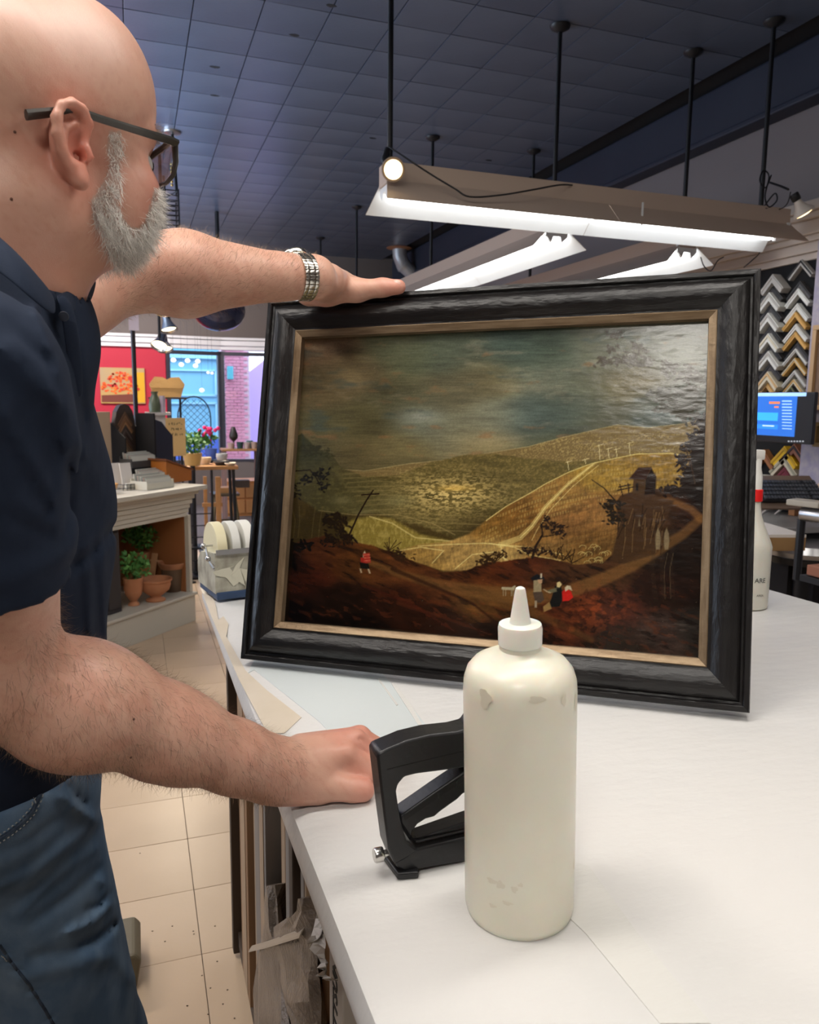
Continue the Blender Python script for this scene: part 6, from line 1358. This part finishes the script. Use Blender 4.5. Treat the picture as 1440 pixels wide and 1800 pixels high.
tag(b.build('bead_chain', mat('brass', (.6, .42, .16), .3, metal=.8), wbk, smooth=True), kind='stuff')
# wicker basket on a narrow ledge, vase, crocks
def far(px, py, y, z=None): p = ony(px, py, y); return (float(p[0]), float(p[1]), float(p[2]) if z is None else z)
q = far(294, 700, 6.4); sh_ = thing('glass_stand', 'tall slim stand with a small shelf holding the wicker basket', 'stand', (q[0], q[1], 0)); B().box((0, 0, q[2]), (.28, .2, .014)).build('shelf', mat('dark_shelf_wood'), sh_); B().tube([(-.1, .06, 0), (-.1, .06, q[2])], .009, 8).tube([(.1, .06, 0), (.1, .06, q[2])], .009, 8).tube([(-.1, .06, .01), (.1, .06, .01), (.1, -.08, .01), (-.1, -.08, .01), (-.1, .06, .01)], .009, 6).build('frame', m_blackm, sh_)
wk = thing('wicker_basket', 'yellow wicker basket with two flared lids on the slim stand by the window', 'basket', (q[0], q[1]-.0, q[2]+.008)); m_wick = mat('wicker', (.58, .34, .12), .6, bump=(60, 1.0, (1, 1, 3), .006))
B().prism([(-.10, 0), (.10, 0), (.12, .07), (-.12, .07)], -.08, .08, U=(1, 0, 0), V=(0, 0, 1)).build('basket_body', m_wick, wk)
for s in (-1, 1): B().prism([(0, .07), (s*.122, .07), (s*.13, .10), (s*.09, .155), (s*.03, .15), (0, .135)][::s], -.085, .085, U=(1, 0, 0), V=(0, 0, 1)).build('basket_lid', m_wick, wk)
q = far(273, 738, 6.0); va = thing('vase', 'small dark green vase below the wicker basket', 'vase', (q[0], q[1], 1.40-.02)); B().lathe([(.001, 0), (.04, 0), (.045, .05), (.035, .10), (.02, .13), (.028, .15), (.02, .15)], n=20).build('vase_body', mat('green_vase', (.10, .12, .07), .3), va, smooth=True)
vs_ = thing('shelf_unit', 'narrow white shelf unit behind the navy stand carrying the green vase', 'shelf', (q[0]+.02, q[1]+.02, 0)); B().box((0, 0, 1.37), (.18, .16, .02)).box((0, 0, .69), (.10, .10, 1.35)).build('pillar', mat('grey_white', (.45, .42, .4), .5), vs_)
q2 = far(286, 735, 6.0); mg = tag(B().lathe([(.001, 0), (.022, 0), (.024, .1), (.018, .12), (.001, .12)], n=16).build('pale_jug', mat('lilac_glaze', (.5, .42, .5), .3), smooth=True), 'slim pale lilac jug beside the green vase', 'jug'); mg.location = (q2[0], q2[1], 1.38)
# wire trellis arch in front of the window
p0 = far(317, 880, 8.6); p1 = far(374, 880, 8.6); wt_ = p1[0]-p0[0]; zt = float(ony(345, 697, 8.6)[2]); tr = thing('garden_trellis', 'black wire garden trellis with arched diamond lattice before the window', 'trellis', (p0[0], p0[1], 0)); m_wire = mat('dark_wire', (.02, .03, .04), .5)
arc = [(wt_/2-wt_/2*math.cos(t), 0, zt-.22+.22*math.sin(t)) for t in np.linspace(0, math.pi, 15)]
B().tube([(0, 0, 0)]+arc+[(wt_, 0, 0)], .007, 6).build('hoop', m_wire, tr); B().tube([(0, 0, .75), (wt_, 0, .75)], .006, 5).build('cross_bar', m_wire, tr)
b = B()
for k in range(-8, 9):
    for s in (-1, 1):
        x = wt_/2+k*.065; pts = []
        for t in np.linspace(0, 1, 26):
            xx = x+s*(t-.5)*.75; zz = .75+t*(zt-.75)
            lim = zt if abs(xx-wt_/2) > wt_/2 else zt-.22+.22*math.sqrt(max(0, 1-((xx-wt_/2)/(wt_/2))**2))
            if 0 < xx < wt_ and zz < lim: pts.append((xx, 0, zz))
        if len(pts) > 1: b.tube([pts[0], pts[-1]], .003, 4)
tag(b.build('lattice', m_wire, tr), kind='stuff')
# hanging glass pendants in the window, a glow put into the drop material
for k, (px, py) in enumerate([(305, 633), (319, 641), (330, 634), (344, 643), (348, 635), (355, 686), (366, 655), (373, 656)]):
    p = ony(px, py, 10.2); t = thing('glass_pendant', ['leftmost', 'second', 'third', 'fourth', 'fifth', 'lowest, single', 'upper right', 'rightmost'][k]+' clear glass drop hanging in the left shop window', 'pendant', tuple(p)); t['group'] = 'glass drops hanging in the window'
    B().ball((0, 0, 0), .033 if k < 6 else .02, 10, sc=(1, 1, .85)).build('drop', mat('glowing_pendant_glass', (.85, .9, .92), .1, emit=((.9, .97, 1), .9)), t, smooth=True); B().tube([(0, 0, .03), (0, 0, CEIL-p[2]-.01)], .0015, 4).build('thread', m_wire, t)
# flower and plant stand by the window
q = far(371, 800, 7.6, .0); fl_ = thing('potted_flower', 'pot with bright pink blossom and leaves on a tall plant stand by the window', 'plant', q); zf = float(ony(371, 755, 7.6)[2])
B().tube([(0, 0, 0), (0, 0, zf-.3)], .012, 8).box((0, 0, zf-.3), (.2, .2, .02)).box((0, 0, .01), (.25, .25, .02)).build('stand', m_blackm, fl_); B().lathe([(.001, zf-.28), (.045, zf-.28), (.06, zf-.18), (.001, zf-.18)], n=18).build('pot', mat('blue_pot', (.08, .14, .5), .4), fl_, smooth=True); foliage(fl_, (-.06, 0, zf-.09), (.12, .08, .09), 110, .05, 7)
random.seed(2); b = B()
for k in range(16): b.ball((random.gauss(0, .03), random.gauss(0, .02), zf+random.gauss(0, .03)), .02, 7)
tag(b.build('blossom', mat('pink_petals', (.85, .03, .20), .6), fl_, smooth=True), kind='stuff')
q = far(338, 790, 6.6, .0); f2 = thing('potted_plant', 'small bright green plant in a yellow pot beside the yellow sign', 'plant', q); zf = float(ony(338, 775, 6.6)[2]); B().tube([(0, 0, 0), (0, 0, zf-.2)], .02, 8).box((0, 0, .01), (.25, .25, .02)).build('stand', m_blackm, f2); B().lathe([(.001, zf-.2), (.06, zf-.2), (.08, zf-.1), (.001, zf-.1)], n=18).build('pot', mat('ochre_pot', (.6, .36, .12), .5), f2, smooth=True); foliage(f2, (0, 0, zf-.03), (.10, .08, .09), 140, .045, 9)
# display table with goods, stool, easel leg, drawers, side table
m_oak = mat('honey_oak', (.40, .20, .075), .45, noise=(5, .4, (.30, .14, .05), (.3, 1, 4)))
q = far(372, 845, 6.9, 0); zt_ = float(ony(365, 820, 6.9)[2]); tb2 = thing('display_table', 'small oak display table with black legs crowded with crockery', 'table', q)
B().box((0, 0, zt_), (.42, .36, .03), bev=.004).build('tabletop', m_oak, tb2)
for sx in (-1, 1):
    for sy in (-1, 1): B().tube([(sx*.17, sy*.14, zt_-.015), (sx*.19, sy*.16, 0)], .014, 8).build('leg', m_blackm, tb2)
random.seed(5)
for k, (dx, dy, r_, h, c, nm, lb) in enumerate([(-.15, -.1, .05, .05, (.6, .38, .2), 'dish', 'tan dish at the left end of the crowded display table'), (-.05, .05, .06, .06, (.75, .6, .4), 'dish', 'cream heaped dish in the middle of the display table'), (.08, -.05, .07, .035, (.06, .05, .05), 'plate', 'black plate at the right of the display table'), (.1, .08, .05, .09, (.5, .5, .5), 'jar', 'grey ribbed jar at the back of the display table'), (.15, -.12, .05, .025, (.8, .7, .55), 'plate', 'small pale plate at the front corner of the display table')]):
    o = tag(B().lathe([(.001, 0), (r_*.6, 0), (r_, h*.7), (r_*.96, h), (r_*.85, h*.75), (.001, h*.4)], n=20).build(nm, mat('ware_%d' % k, c, .4), smooth=True), lb, 'dishes'); o.location = (q[0]+dx, q[1]+dy, zt_+.016)
q = far(396, 925, 8.6, 0); st = thing('stool', 'dark wooden stool with splayed legs at the edge of the carpet', 'stool', q); zs = float(ony(396, 868, 8.6)[2])
B().box((0, 0, zs), (.30, .26, .03), bev=.008).build('seat', mat('dark_stool', (.07, .05, .03), .4), st)
for sx in (-1, 1):
    for sy in (-1, 1): B().tube([(sx*.10, sy*.08, zs-.01), (sx*.15, sy*.13, 0)], .016, 8).build('leg', mat('olive_wood', (.12, .09, .04), .5), st)
B().tube([(-.13, -.11, .15), (.13, -.11, .15)], .01, 6).tube([(-.13, .11, .15), (.13, .11, .15)], .01, 6).build('rung', mat('olive_wood'), st)
o = tag(B().box((0, 0, .03), (.2, .16, .06), bev=.004).build('wooden_tray', m_oak), 'shallow honey wood box sitting on the dark stool', 'box'); o.location = (q[0]+.02, q[1], zs+.0155)
q = far(385, 925, 8.0, 0); ez = thing('easel', 'honey oak easel leg standing in front of the dark stool', 'easel', q); ze = float(ony(385, 838, 8.0)[2]); B().box((0, 0, ze/2), (.05, .03, ze), bev=.003).box((-.12, .08, ze/2), (.035, .03, ze), bev=.003).box((-.06, .0, .42), (.2, .02, .04)).build('easel_frame', m_oak, ez)
q = far(424, 893, 10.0, 0); dc = thing('drawer_chest', 'low orange wooden drawer chest under the window', 'chest', q); zd = float(ony(424, 845, 10.0)[2]); m_or = mat('orange_pine', (.52, .22, .07), .45)
B().box((.05, .15, zd*.5), (.52, .4, zd), bev=.004).build('carcass', m_or, dc)
for k in range(2):
    for j in range(2):
        d_ = B().box((-.08+.26*j, -.055, zd*(.28+.44*k)), (.24, .012, zd*.38), bev=.003).build('drawer', mat('pine_drawer', (.60, .28, .10), .45), dc); B().ball((-.08+.26*j, -.068, zd*(.28+.44*k)), .012, 8).build('knob', m_or, d_, smooth=True)
q = far(424, 860, 9.6, 0); zs = float(ony(424, 790, 9.6)[2]); s2 = thing('side_table', 'light oak side table with cups on it before the right window', 'table', q)
B().box((0, 0, zs), (.46, .3, .025), bev=.004).build('tabletop', m_oak, s2)
for sx in (-1, 1):
    for sy in (-1, 1): B().box((sx*.2, sy*.12, (zs-.012)/2), (.035, .035, zs-.012)).build('leg', mat('mauve_leg', (.25, .16, .14), .5), s2)
B().box((0, .03, zs*.52), (.2, .14, .09)).build('hanging_box', mat('dark_shelf_wood'), s2)
for k, (px, c, h, nm, lb) in enumerate([(406, (.42, .30, .26), .07, 'cup', 'brown cup at the left of the side table before the window'), (422, (.02, .05, .05), .08, 'cup', 'black cup in the middle of the side table'), (434, (.40, .32, .30), .075, 'cup', 'grey brown cup right of the black cup'), (439, (.08, .16, .15), .09, 'cup', 'teal cup behind the grey brown cup'), (447, (.35, .25, .2), .08, 'cup', 'rightmost brown cup on the side table')]):
    p = ony(px, 780, 9.6-(.05 if k != 3 else -.06)); o = tag(B().lathe([(.001, 0), (.035, 0), (.042, h), (.036, h), (.001, .01)], n=18).build(nm, mat('cup_%d' % k, c, .4), smooth=True), lb, 'cup'); o.location = (float(p[0]), float(p[1]), zs+.013)
p = ony(412, 780, 9.6); o = tag(B().lathe([(.001, 0), (.045, 0), (.01, .012), (.01, .08), (.05, .12), (.055, .15), (.035, .22), (.02, .26), (.018, .25), (.001, .12)], n=20).build('goblet', mat('dark_bronze', (.03, .025, .02), .4), smooth=True), 'dark bronze goblet standing on the side table before the window', 'goblet'); o.location = (float(p[0]), float(p[1])+.07, zs+.013)
# little grey pram-like metal rack on the carpet
q = far(352, 925, 6.6, 0); zr = float(ony(352, 880, 6.6)[2]); gr = thing('magazine_rack', 'small dark metal rack on the floor beside the mantel end', 'rack', q)
b = B()
for sx in (-1, 1): b.tube([(sx*.09, -.1, 0), (sx*.09, -.1, zr*.9), (sx*.09, .1, zr*.6), (sx*.09, .1, 0)], .007, 6)
for z in np.linspace(.06, zr*.85, 6): b.tube([(-.09, -.1, z), (.09, -.1, z)], .005, 5)
b.box((0, 0, zr*.4), (.17, .18, .012)); b.build('rack_frame', m_blackm, gr)
# olive bin beyond the legs
q = onz(240, 1752, 0); ob = thing('waste_bin', 'olive plastic bin on the tile floor, mostly hidden by the jeans', 'bin', (float(q[0])-.10, float(q[1])+.10, 0))
B().prism([(-.11, 0), (.10, 0), (.115, .08), (.10, .10), (-.11, .10)], -.08, .08, U=(1, 0, 0), V=(0, 0, 1)).build('bin_body', mat('olive_plastic', (.13, .11, .07), .5), ob, bev=.008)
# duct elbow at the dark back
m_duct = mat('galvanised_duct', (.45, .46, .47), .35, metal=.35, bump=(30, .3)); dp = [(702, 424, 9.0), (703, 450, 9.0), (708, 465, 9.0), (730, 485, 9.0), (745, 505, 9.0), (748, 540, 9.0)]
q0 = V3(ony(*dp[0])); du = thing('duct_pipe', 'crooked galvanised duct pipe dropping from the dark ceiling beyond the hand', 'pipe', tuple(q0)); pts = [Vector((0, 0, CEIL-q0.z-.01))]+[V3(ony(*p))-q0 for p in dp]
B().tube(pts, .085, 16).build('duct', m_duct, du, smooth=True); B().lathe([(.08, -.02), (.15, -.005), (.15, 0), (.001, 0)], c=(0, 0, CEIL-q0.z-.006), n=20, caps=False).build('flange', mat('rusty_flange', (.30, .14, .07), .7), du, smooth=True)
for z_ in (1, 3): B().tube([pts[z_]-Vector((0, 0, .0)), pts[z_]*.9+pts[z_+1]*.1], .095, 16).build('duct_band', m_duct, du, smooth=True)
for k, (px, py, y, lb) in enumerate([(760, 440, 9.2, 'left one of two thin black rods behind the duct pipe'), (779, 440, 9.4, 'right one of two thin black rods behind the duct pipe')]):
    p = ony(px, py, y); tag(B().tube([(p[0], p[1], .02), (p[0], p[1], CEIL-.01)], .02, 8).build('rod', m_blackm, smooth=True), lb, 'rod')

# ================================================================ RIGHT WALL: corner samples, monitor, desk
sw = tag(B().box((XW-.006, 3.35, 1.42), (.012, .62, 1.8)).build('sample_board', mat('black_felt', (.008, .008, .009), .95)), 'black felt board on the right wall that carries the moulding corner samples', 'board')
pl_ = tag(B().box((XW-.03, 2.72, 1.35), (.06, .76, 2.0), bev=.004).build('trim_3', mat('mottled_lilac_panel', (.42, .38, .43), .7, noise=(30, .8, (.30, .28, .40)))), kind='structure')
cn = B()
for k, (o, z, h) in enumerate([(.03, 2.215, .035), (.05, 2.25, .05), (.07, 2.30, .03), (.09, 2.33, .07), (.115, 2.40, .03), (.14, 2.43, .05)]): cn.box((XW-o/2, 3.2, z+h/2), (o, 5.6, h), bev=.006)
tag(cn.build('trim_4', mat('grey_white_moulding', (.52, .45, .39), .5)), kind='structure')
def sample(px, py, w_, t_, c, ci, label, grp, dpt=.03, tilt=0):
    p = onx(px, py, XW-.018-dpt*.5); t = chevron(w_, t_, dpt).build('corner_sample', [mat('smp_%02d' % (int(c[0]*99)*7+int(c[2]*50)), c, .35), mat('smi_%02d' % (int(ci[0]*99)*7+int(ci[2]*50)), ci, .4)])
    t.rotation_euler = (0, tilt, -math.pi/2); t.location = (XW-.013-dpt, float(p[1]), float(p[2])); return tag(t, label, 'frame sample', grp)
BK = (.02, .02, .022); WH = (.66, .66, .62); SV = (.42, .40, .37); GD = (.62, .36, .10); CR = (.62, .56, .42); DG = (.06, .055, .055); PINE = (.60, .38, .17)
ordn = ['top', 'second', 'third', 'fourth', 'fifth', 'sixth', 'seventh', 'eighth', 'ninth', 'tenth', 'eleventh', 'twelfth', 'thirteenth', 'fourteenth']
colA = [(1364, 482, SV, SV, 'grey', .03), (1360, 500, DG, BK, 'dark', .03), (1358, 514, WH, SV, 'silver', .03), (1358, 534, DG, BK, 'dark', .03), (1356, 550, WH, SV, 'silver', .03), (1358, 572, DG, BK, 'dark', .03), (1356, 586, WH, CR, 'silver', .03), (1358, 604, DG, BK, 'dark green', .03), (1356, 617, WH, SV, 'silver', .03), (1358, 636, DG, BK, 'dark', .03), (1355, 653, CR, PINE, 'cream', .03), (1350, 668, PINE, GD, 'honey', .025)]
for k, (px, py, c, ci, nm, t_) in enumerate(colA): sample(px, py, .165, t_, c, ci, '%s moulding corner, %s from the top of the left column beside the frame' % (nm, ordn[k]), 'moulding corners in the left column', dpt=.055 if k % 2 == 0 else .03)
colB = [(1411, 456, SV, BK, 'grey', .02), (1409, 494, DG, BK, 'black', .02), (1406, 506, WH, WH, 'white', .022), (1404, 533, WH, WH, 'white', .022), (1401, 548, GD, GD, 'gold', .018), (1402, 569, WH, WH, 'white', .02), (1401, 583, GD, GD, 'gold', .018), (1405, 602, DG, BK, 'dark', .02), (1402, 611, SV, WH, 'silver', .016), (1400, 629, GD, CR, 'gold', .016), (1400, 650, SV, WH, 'silver', .016), (1398, 666, CR, GD, 'cream', .016), (1394, 679, DG, (.16, .17, .06), 'olive', .014)]
for k, (px, py, c, ci, nm, t_) in enumerate(colB): sample(px, py, .165, t_, c, ci, '%s moulding corner, %s from the top of the right column' % (nm, ordn[k]), 'moulding corners in the right column', dpt=.03)
for px, py, c, ci, lb in [(1346, 790, (.34, .14, .05), (.26, .1, .04), 'wide brown wooden moulding corner below the monitor, left'), (1383, 784, (.78, .48, .02), (.55, .32, .02), 'bright yellow moulding corner below the monitor'), (1382, 800, (.62, .58, .42), (.35, .33, .24), 'cream moulding corner just under the yellow one'), (1384, 820, (.20, .03, .05), (.14, .02, .03), 'maroon moulding corner lowest of those under the monitor'), (1400, 780, (.35, .14, .08), BK, 'rust moulding corner partly behind the monitor at the right')]:
    sample(px, py, .19, .032, c, ci, lb, 'moulding corners below the monitor', dpt=.04)
# hung frames at the right edge
def hung(p0, p1, c, label, t=.025):
    a = onx(p0[0], p0[1], XW-.075); b_ = onx(p1[0], p1[1], XW-.075); y0, y1 = float(b_[1]), float(a[1]); z0, z1 = float(b_[2]), float(a[2]); th_ = thing('picture_frame', label, 'frame', (XW-.062, (y0+y1)/2, (z0+z1)/2)); w_, h_ = y1-y0, z1-z0; mm = mat('fr_%d' % int(c[0]*100), c, .4)
    for (cy, cz, sy, sz) in [(0, h_/2-t/2, w_, t), (0, -h_/2+t/2, w_, t), (-w_/2+t/2, 0, t, h_-2*t), (w_/2-t/2, 0, t, h_-2*t)]: B().box((-.012, cy, cz), (.024, sy, sz), bev=.003).build('rail', mm, th_)
    B().box((-.004, 0, 0), (.004, w_-2*t, h_-2*t)).build('backing', mat('frame_backing', (.22, .13, .08), .6), th_); return th_
hung((1432, 572), (1500, 722), (.50, .32, .16), 'tall light oak picture frame hung at the right edge of the view')
hung((1434, 742), (1500, 790), (.20, .13, .05), 'small dark gilt picture frame hung low at the right edge', .02)
sp2 = B().box((XW-.10, 2.93, 1.075), (.04, .02, .26), M=Euler((R_(42), 0, 0)).to_matrix(), bev=.003).build('wood_offcut', mat('pale_pine', (.66, .45, .30), .5)); tag(sp2, 'pale pine moulding offcut leaning at the right edge behind the keyboard', 'wood')
# desk
dk = thing('desk', 'grey topped desk against the right wall carrying the keyboard and press', 'desk', (XW-.34, 3.08, 0)); B().box((0, 0, .905), (.58, .68, .03), bev=.004).build('desktop', mat('grey_laminate', (.24, .23, .22), .4), dk); B().box((.1, 0, .44), (.34, .6, .88)).build('cabinet', m_dark, dk)
for sy in (-1, 1): B().box((-.26, sy*.31, .445), (.04, .04, .89)).build('leg', m_blackm, dk)
# monitor
a = onx(1300, 690, XW-.32); q = onx(1419, 782, XW-.32)
mo = thing('monitor', 'black monitor showing a bright blue window, partly behind the frame', 'monitor', (XW-.30, (float(a[1])+float(q[1]))/2, (float(a[2])+float(q[2]))/2)); mw = float(a[1]-q[1]); mh = float(a[2]-q[2]); mo.rotation_euler = (0, 0, 0)
B().box((.012, 0, 0), (.024, mw, mh), bev=.003).box((.05, 0, -.02), (.06, .2, .14), bev=.01).tube([(.08, 0, 0), (.29, 0, 0)], .02, 8).build('casing', m_blk, mo)
def scr(name, y0, z0, y1, z1, c, s, d=.0, em=1.0): o = B().box((-.0008-d, (y0+y1)/2, (z0+z1)/2), (.0012, abs(y1-y0), abs(z1-z0))).build(name, mat('scr_%s' % name, c, .5, emit=(c, s*em)), mo); return o
def sc2(px, py): r_ = onx(px, py, XW-.30); return float(r_[1])-mo.location.y, float(r_[2])-mo.location.z
y0, z0 = mw/2-.004, mh/2-.004
scr('desktop_screen', y0, z0-.006, -y0, -z0, (.002, .002, .003), .3)
ya, za = sc2(1300, 697); yb, zb_ = sc2(1397, 768); scr('window_area', ya-.002, za, yb, zb_, (.015, .12, .50), 1, .0012)
ya, za = sc2(1300, 690); yb, zb_ = sc2(1418, 696.5); scr('title_bar', min(ya, y0), za-.003, max(yb, -y0), zb_, (.32, .52, .80), 1, .0012)
ya, za = sc2(1300, 724); yb, zb_ = sc2(1368, 740); scr('light_panel', ya-.004, za, yb, zb_, (.03, .34, .90), 1, .0024)
ya, za = sc2(1300, 744); yb, zb_ = sc2(1368, 755); scr('lower_panel', ya-.004, za, yb, zb_, (.02, .2, .75), 1, .0024)
for k in range(10):
    ya, za = sc2(1376, 704+k*5.4); yb, zb_ = sc2(1393, 706.2+k*5.4); o = scr('menu_line', ya, za, yb, zb_, (.30, .50, .85), 1, .0024)
for (x0, y0_, x1, y1_) in [(1354, 706, 1372, 710), (1363, 714, 1370, 717)]:
    ya, za = sc2(x0, y0_); yb, zb_ = sc2(x1, y1_); scr('orange_text', ya, za, yb, zb_, (.7, .18, .06), 1, .0036)
for (x0, y0_, x1, y1_) in [(1342, 747, 1362, 750)]:
    ya, za = sc2(x0, y0_); yb, zb_ = sc2(x1, y1_); scr('white_text', ya, za, yb, zb_, (.45, .6, .9), 1, .0036)
for k in range(6):
    ya, za = sc2(1386+k*5, 774.5); yb, zb_ = sc2(1388.5+k*5, 777); scr('tray_icon', ya, za, yb, zb_, (.4, .42, .45), .6, .0012)
# keyboard on a tray with individual keys
kz = 1.03; ka = onz(1338, 884, kz); kb_ = onz(1475, 884, kz); kU = kb_-ka; kL = float(np.linalg.norm(kU)); kr = math.atan2(kU[1], kU[0])
kL *= .86
kt = thing('keyboard_tray', 'brown edged keyboard tray on bent metal legs above the desk', 'tray', (float(ka[0]), float(ka[1]), kz), kr); kt.rotation_euler = (R_(34), 0, kr); B().box((kL/2, .09, -.012), (kL+.02, .24, .012), bev=.003).build('tray', mat('tray_brown', (.16, .11, .08), .4), kt)
for x in (.05, .12): B().tube([(x, .02, -.016), (x+.03, .03, -.045), (x+.01, .04, -.108)], .006, 8).build('leg', mat('steel'), kt, smooth=True)
B().tube([(kL-.03, .15, -.016), (kL-.03, .15, -.108)], .006, 8).build('leg', mat('steel'), kt, smooth=True)
kb = thing('keyboard', 'black computer keyboard with rows of keys behind the spray bottle', 'keyboard', (float(ka[0]), float(ka[1]), kz-.004), kr); kb.rotation_euler = (R_(34), 0, kr); B().box((kL/2, .08, .008), (kL*.96, .15, .016), bev=.003).build('case', m_blk, kb)
m_key = mat('grey_key', (.05, .055, .065), .35); km = None; nk_ = 0
for r_ in range(5):
    for c in range(19):
        x = kL*.04+.012+c*(kL*.92/19)+(.004*r_ if c < 14 else 0); y = .022+r_*.028
        if c == 14 and r_ < 4: continue
        if km is None: km = B().box((0, 0, 0), (kL*.92/19*.80, .021, .009), bev=.002).build('key', m_key, kb); km.location = (x, y, .021); continue
        k2 = km.copy(); COL.objects.link(k2); k2.location = (x, y, .021)
# desk telephone-like pale curved thing, jars, small wooden block
ph_ = thing('handset', 'pale grey curved telephone handset lying behind the keyboard', 'telephone', tuple(onx(1352, 846, XW-.17))); B().tube([(0, .12, -.01), (0, .08, .012), (0, 0, .018), (0, -.08, .012), (0, -.12, -.01)], [.026, .02, .016, .02, .026], 12).build('handset_body', mat('pale_grey_plastic', (.42, .40, .33), .4), ph_, smooth=True)
B().box((.05, 0, -.07), (.14, .22, .10), bev=.01).build('base', mat('pale_grey_plastic'), ph_)
# small bench top with wooden front between table and desk
a = onz(1346, 939, .96); b0 = onz(1418, 939, .96); bt_ = thing('side_bench', 'small white topped bench with raw wooden front between the table and the desk', 'bench', (float(a[0]), float(a[1]), 0), math.atan2(b0[1]-a[1], b0[0]-a[0])+.0); L_ = float(np.hypot(*(b0-a)[:2]))
B().box((L_/2-.25, .20, .952), (L_+.5, .4, .012)).build('white_top', mat('white_laminate', (.74, .68, .62), .4), bt_); B().box((L_/2-.25, .20, .918), (L_+.5, .4, .056), bev=.002).build('wooden_edge', mat('raw_plywood', (.34, .20, .085), .5, noise=(8, .5, (.26, .15, .06), (.4, 1, 3))), bt_)
for x, y in ((-.3, .05), (-.3, .35), (-.1, .35)): B().box((x, y, .445), (.04, .04, .89)).build('leg', m_wood_dk, bt_)
# round steel press with ram, brick-coloured block
p = onz(1418, 948, .86); pr2 = thing('round_press', 'round brushed steel base of a machine on the right behind the table', 'machine', (float(p[0])-.0, float(p[1])+.0, 0))
pr2.scale = (.92, .92, 1.06)
B().lathe([(.001, .0), (.16, .0), (.16, .02), (.05, .05), (.05, .70), (.001, .70)], n=24).build('pedestal', m_blackm, pr2, smooth=True); B().lathe([(.05, .70), (.20, .745), (.215, .77), (.20, .80), (.001, .815)], n=40).build('steel_bowl', mat('brushed_steel', (.40, .40, .41), .28, metal=.9), pr2, smooth=True); B().lathe([(.05, .695), (.19, .715), (.205, .745), (.195, .75), (.05, .72)], n=40, caps=False).build('black_ring', m_blk, pr2, smooth=True)
p = onx(1428, 905, 2.35); cy = thing('steel_cylinder', 'short brushed steel cylinder with a bolt at the far right edge above the press', 'machine', tuple(p), .3); cy.scale = (.75, .75, .75); B().lathe([(.001, -.05), (.034, -.05), (.036, -.046), (.036, .10), (.001, .10)], n=28, M=Matrix.Rotation(R_(90), 3, 'X').to_3x3() @ Matrix.Identity(3)).build('ram', mat('brushed_steel'), cy, smooth=True); B().box((0, .03, .055), (.10, .16, .03), bev=.006).build('cover', mat('beige_metal', (.42, .38, .31), .4), cy)
B().tube([(0, .05, -.03), (0, .05, (-float(p[2])+.83)/.75)], .02, 10).build('column', m_blackm, cy)
p = onz(1412, 992, .97); bk = tag(B().box((.10, -.06, -.014), (.2, .09, .034), bev=.004).build('brick_block', mat('brick_red', (.28, .11, .065), .7)), 'brick red wooden block at the far right edge beyond the table', 'block'); bk.location = tuple(p)
bs = thing('low_stand', 'black stand carrying the brick red block beyond the table edge', 'stand', (float(p[0])+.1, float(p[1])-.06, 0)); B().box((0, 0, float(p[2])-.031-.012), (.22, .12, .02)).box((0, 0, (float(p[2])-.05)/2), (.04, .04, float(p[2])-.05)).box((0, 0, .01), (.3, .3, .02)).build('stand_frame', m_blackm, bs)
p = onx(1396, 900, 2.6); wb2 = tag(B().box((0, 0, 0), (.04, .04, .05), bev=.003).build('wooden_block', mat('orange_wood')), 'small orange wooden block on the desk under the keyboard tray', 'block'); q = onz(1396, 906, .921); wb2.location = (float(q[0]), float(q[1]), .946)
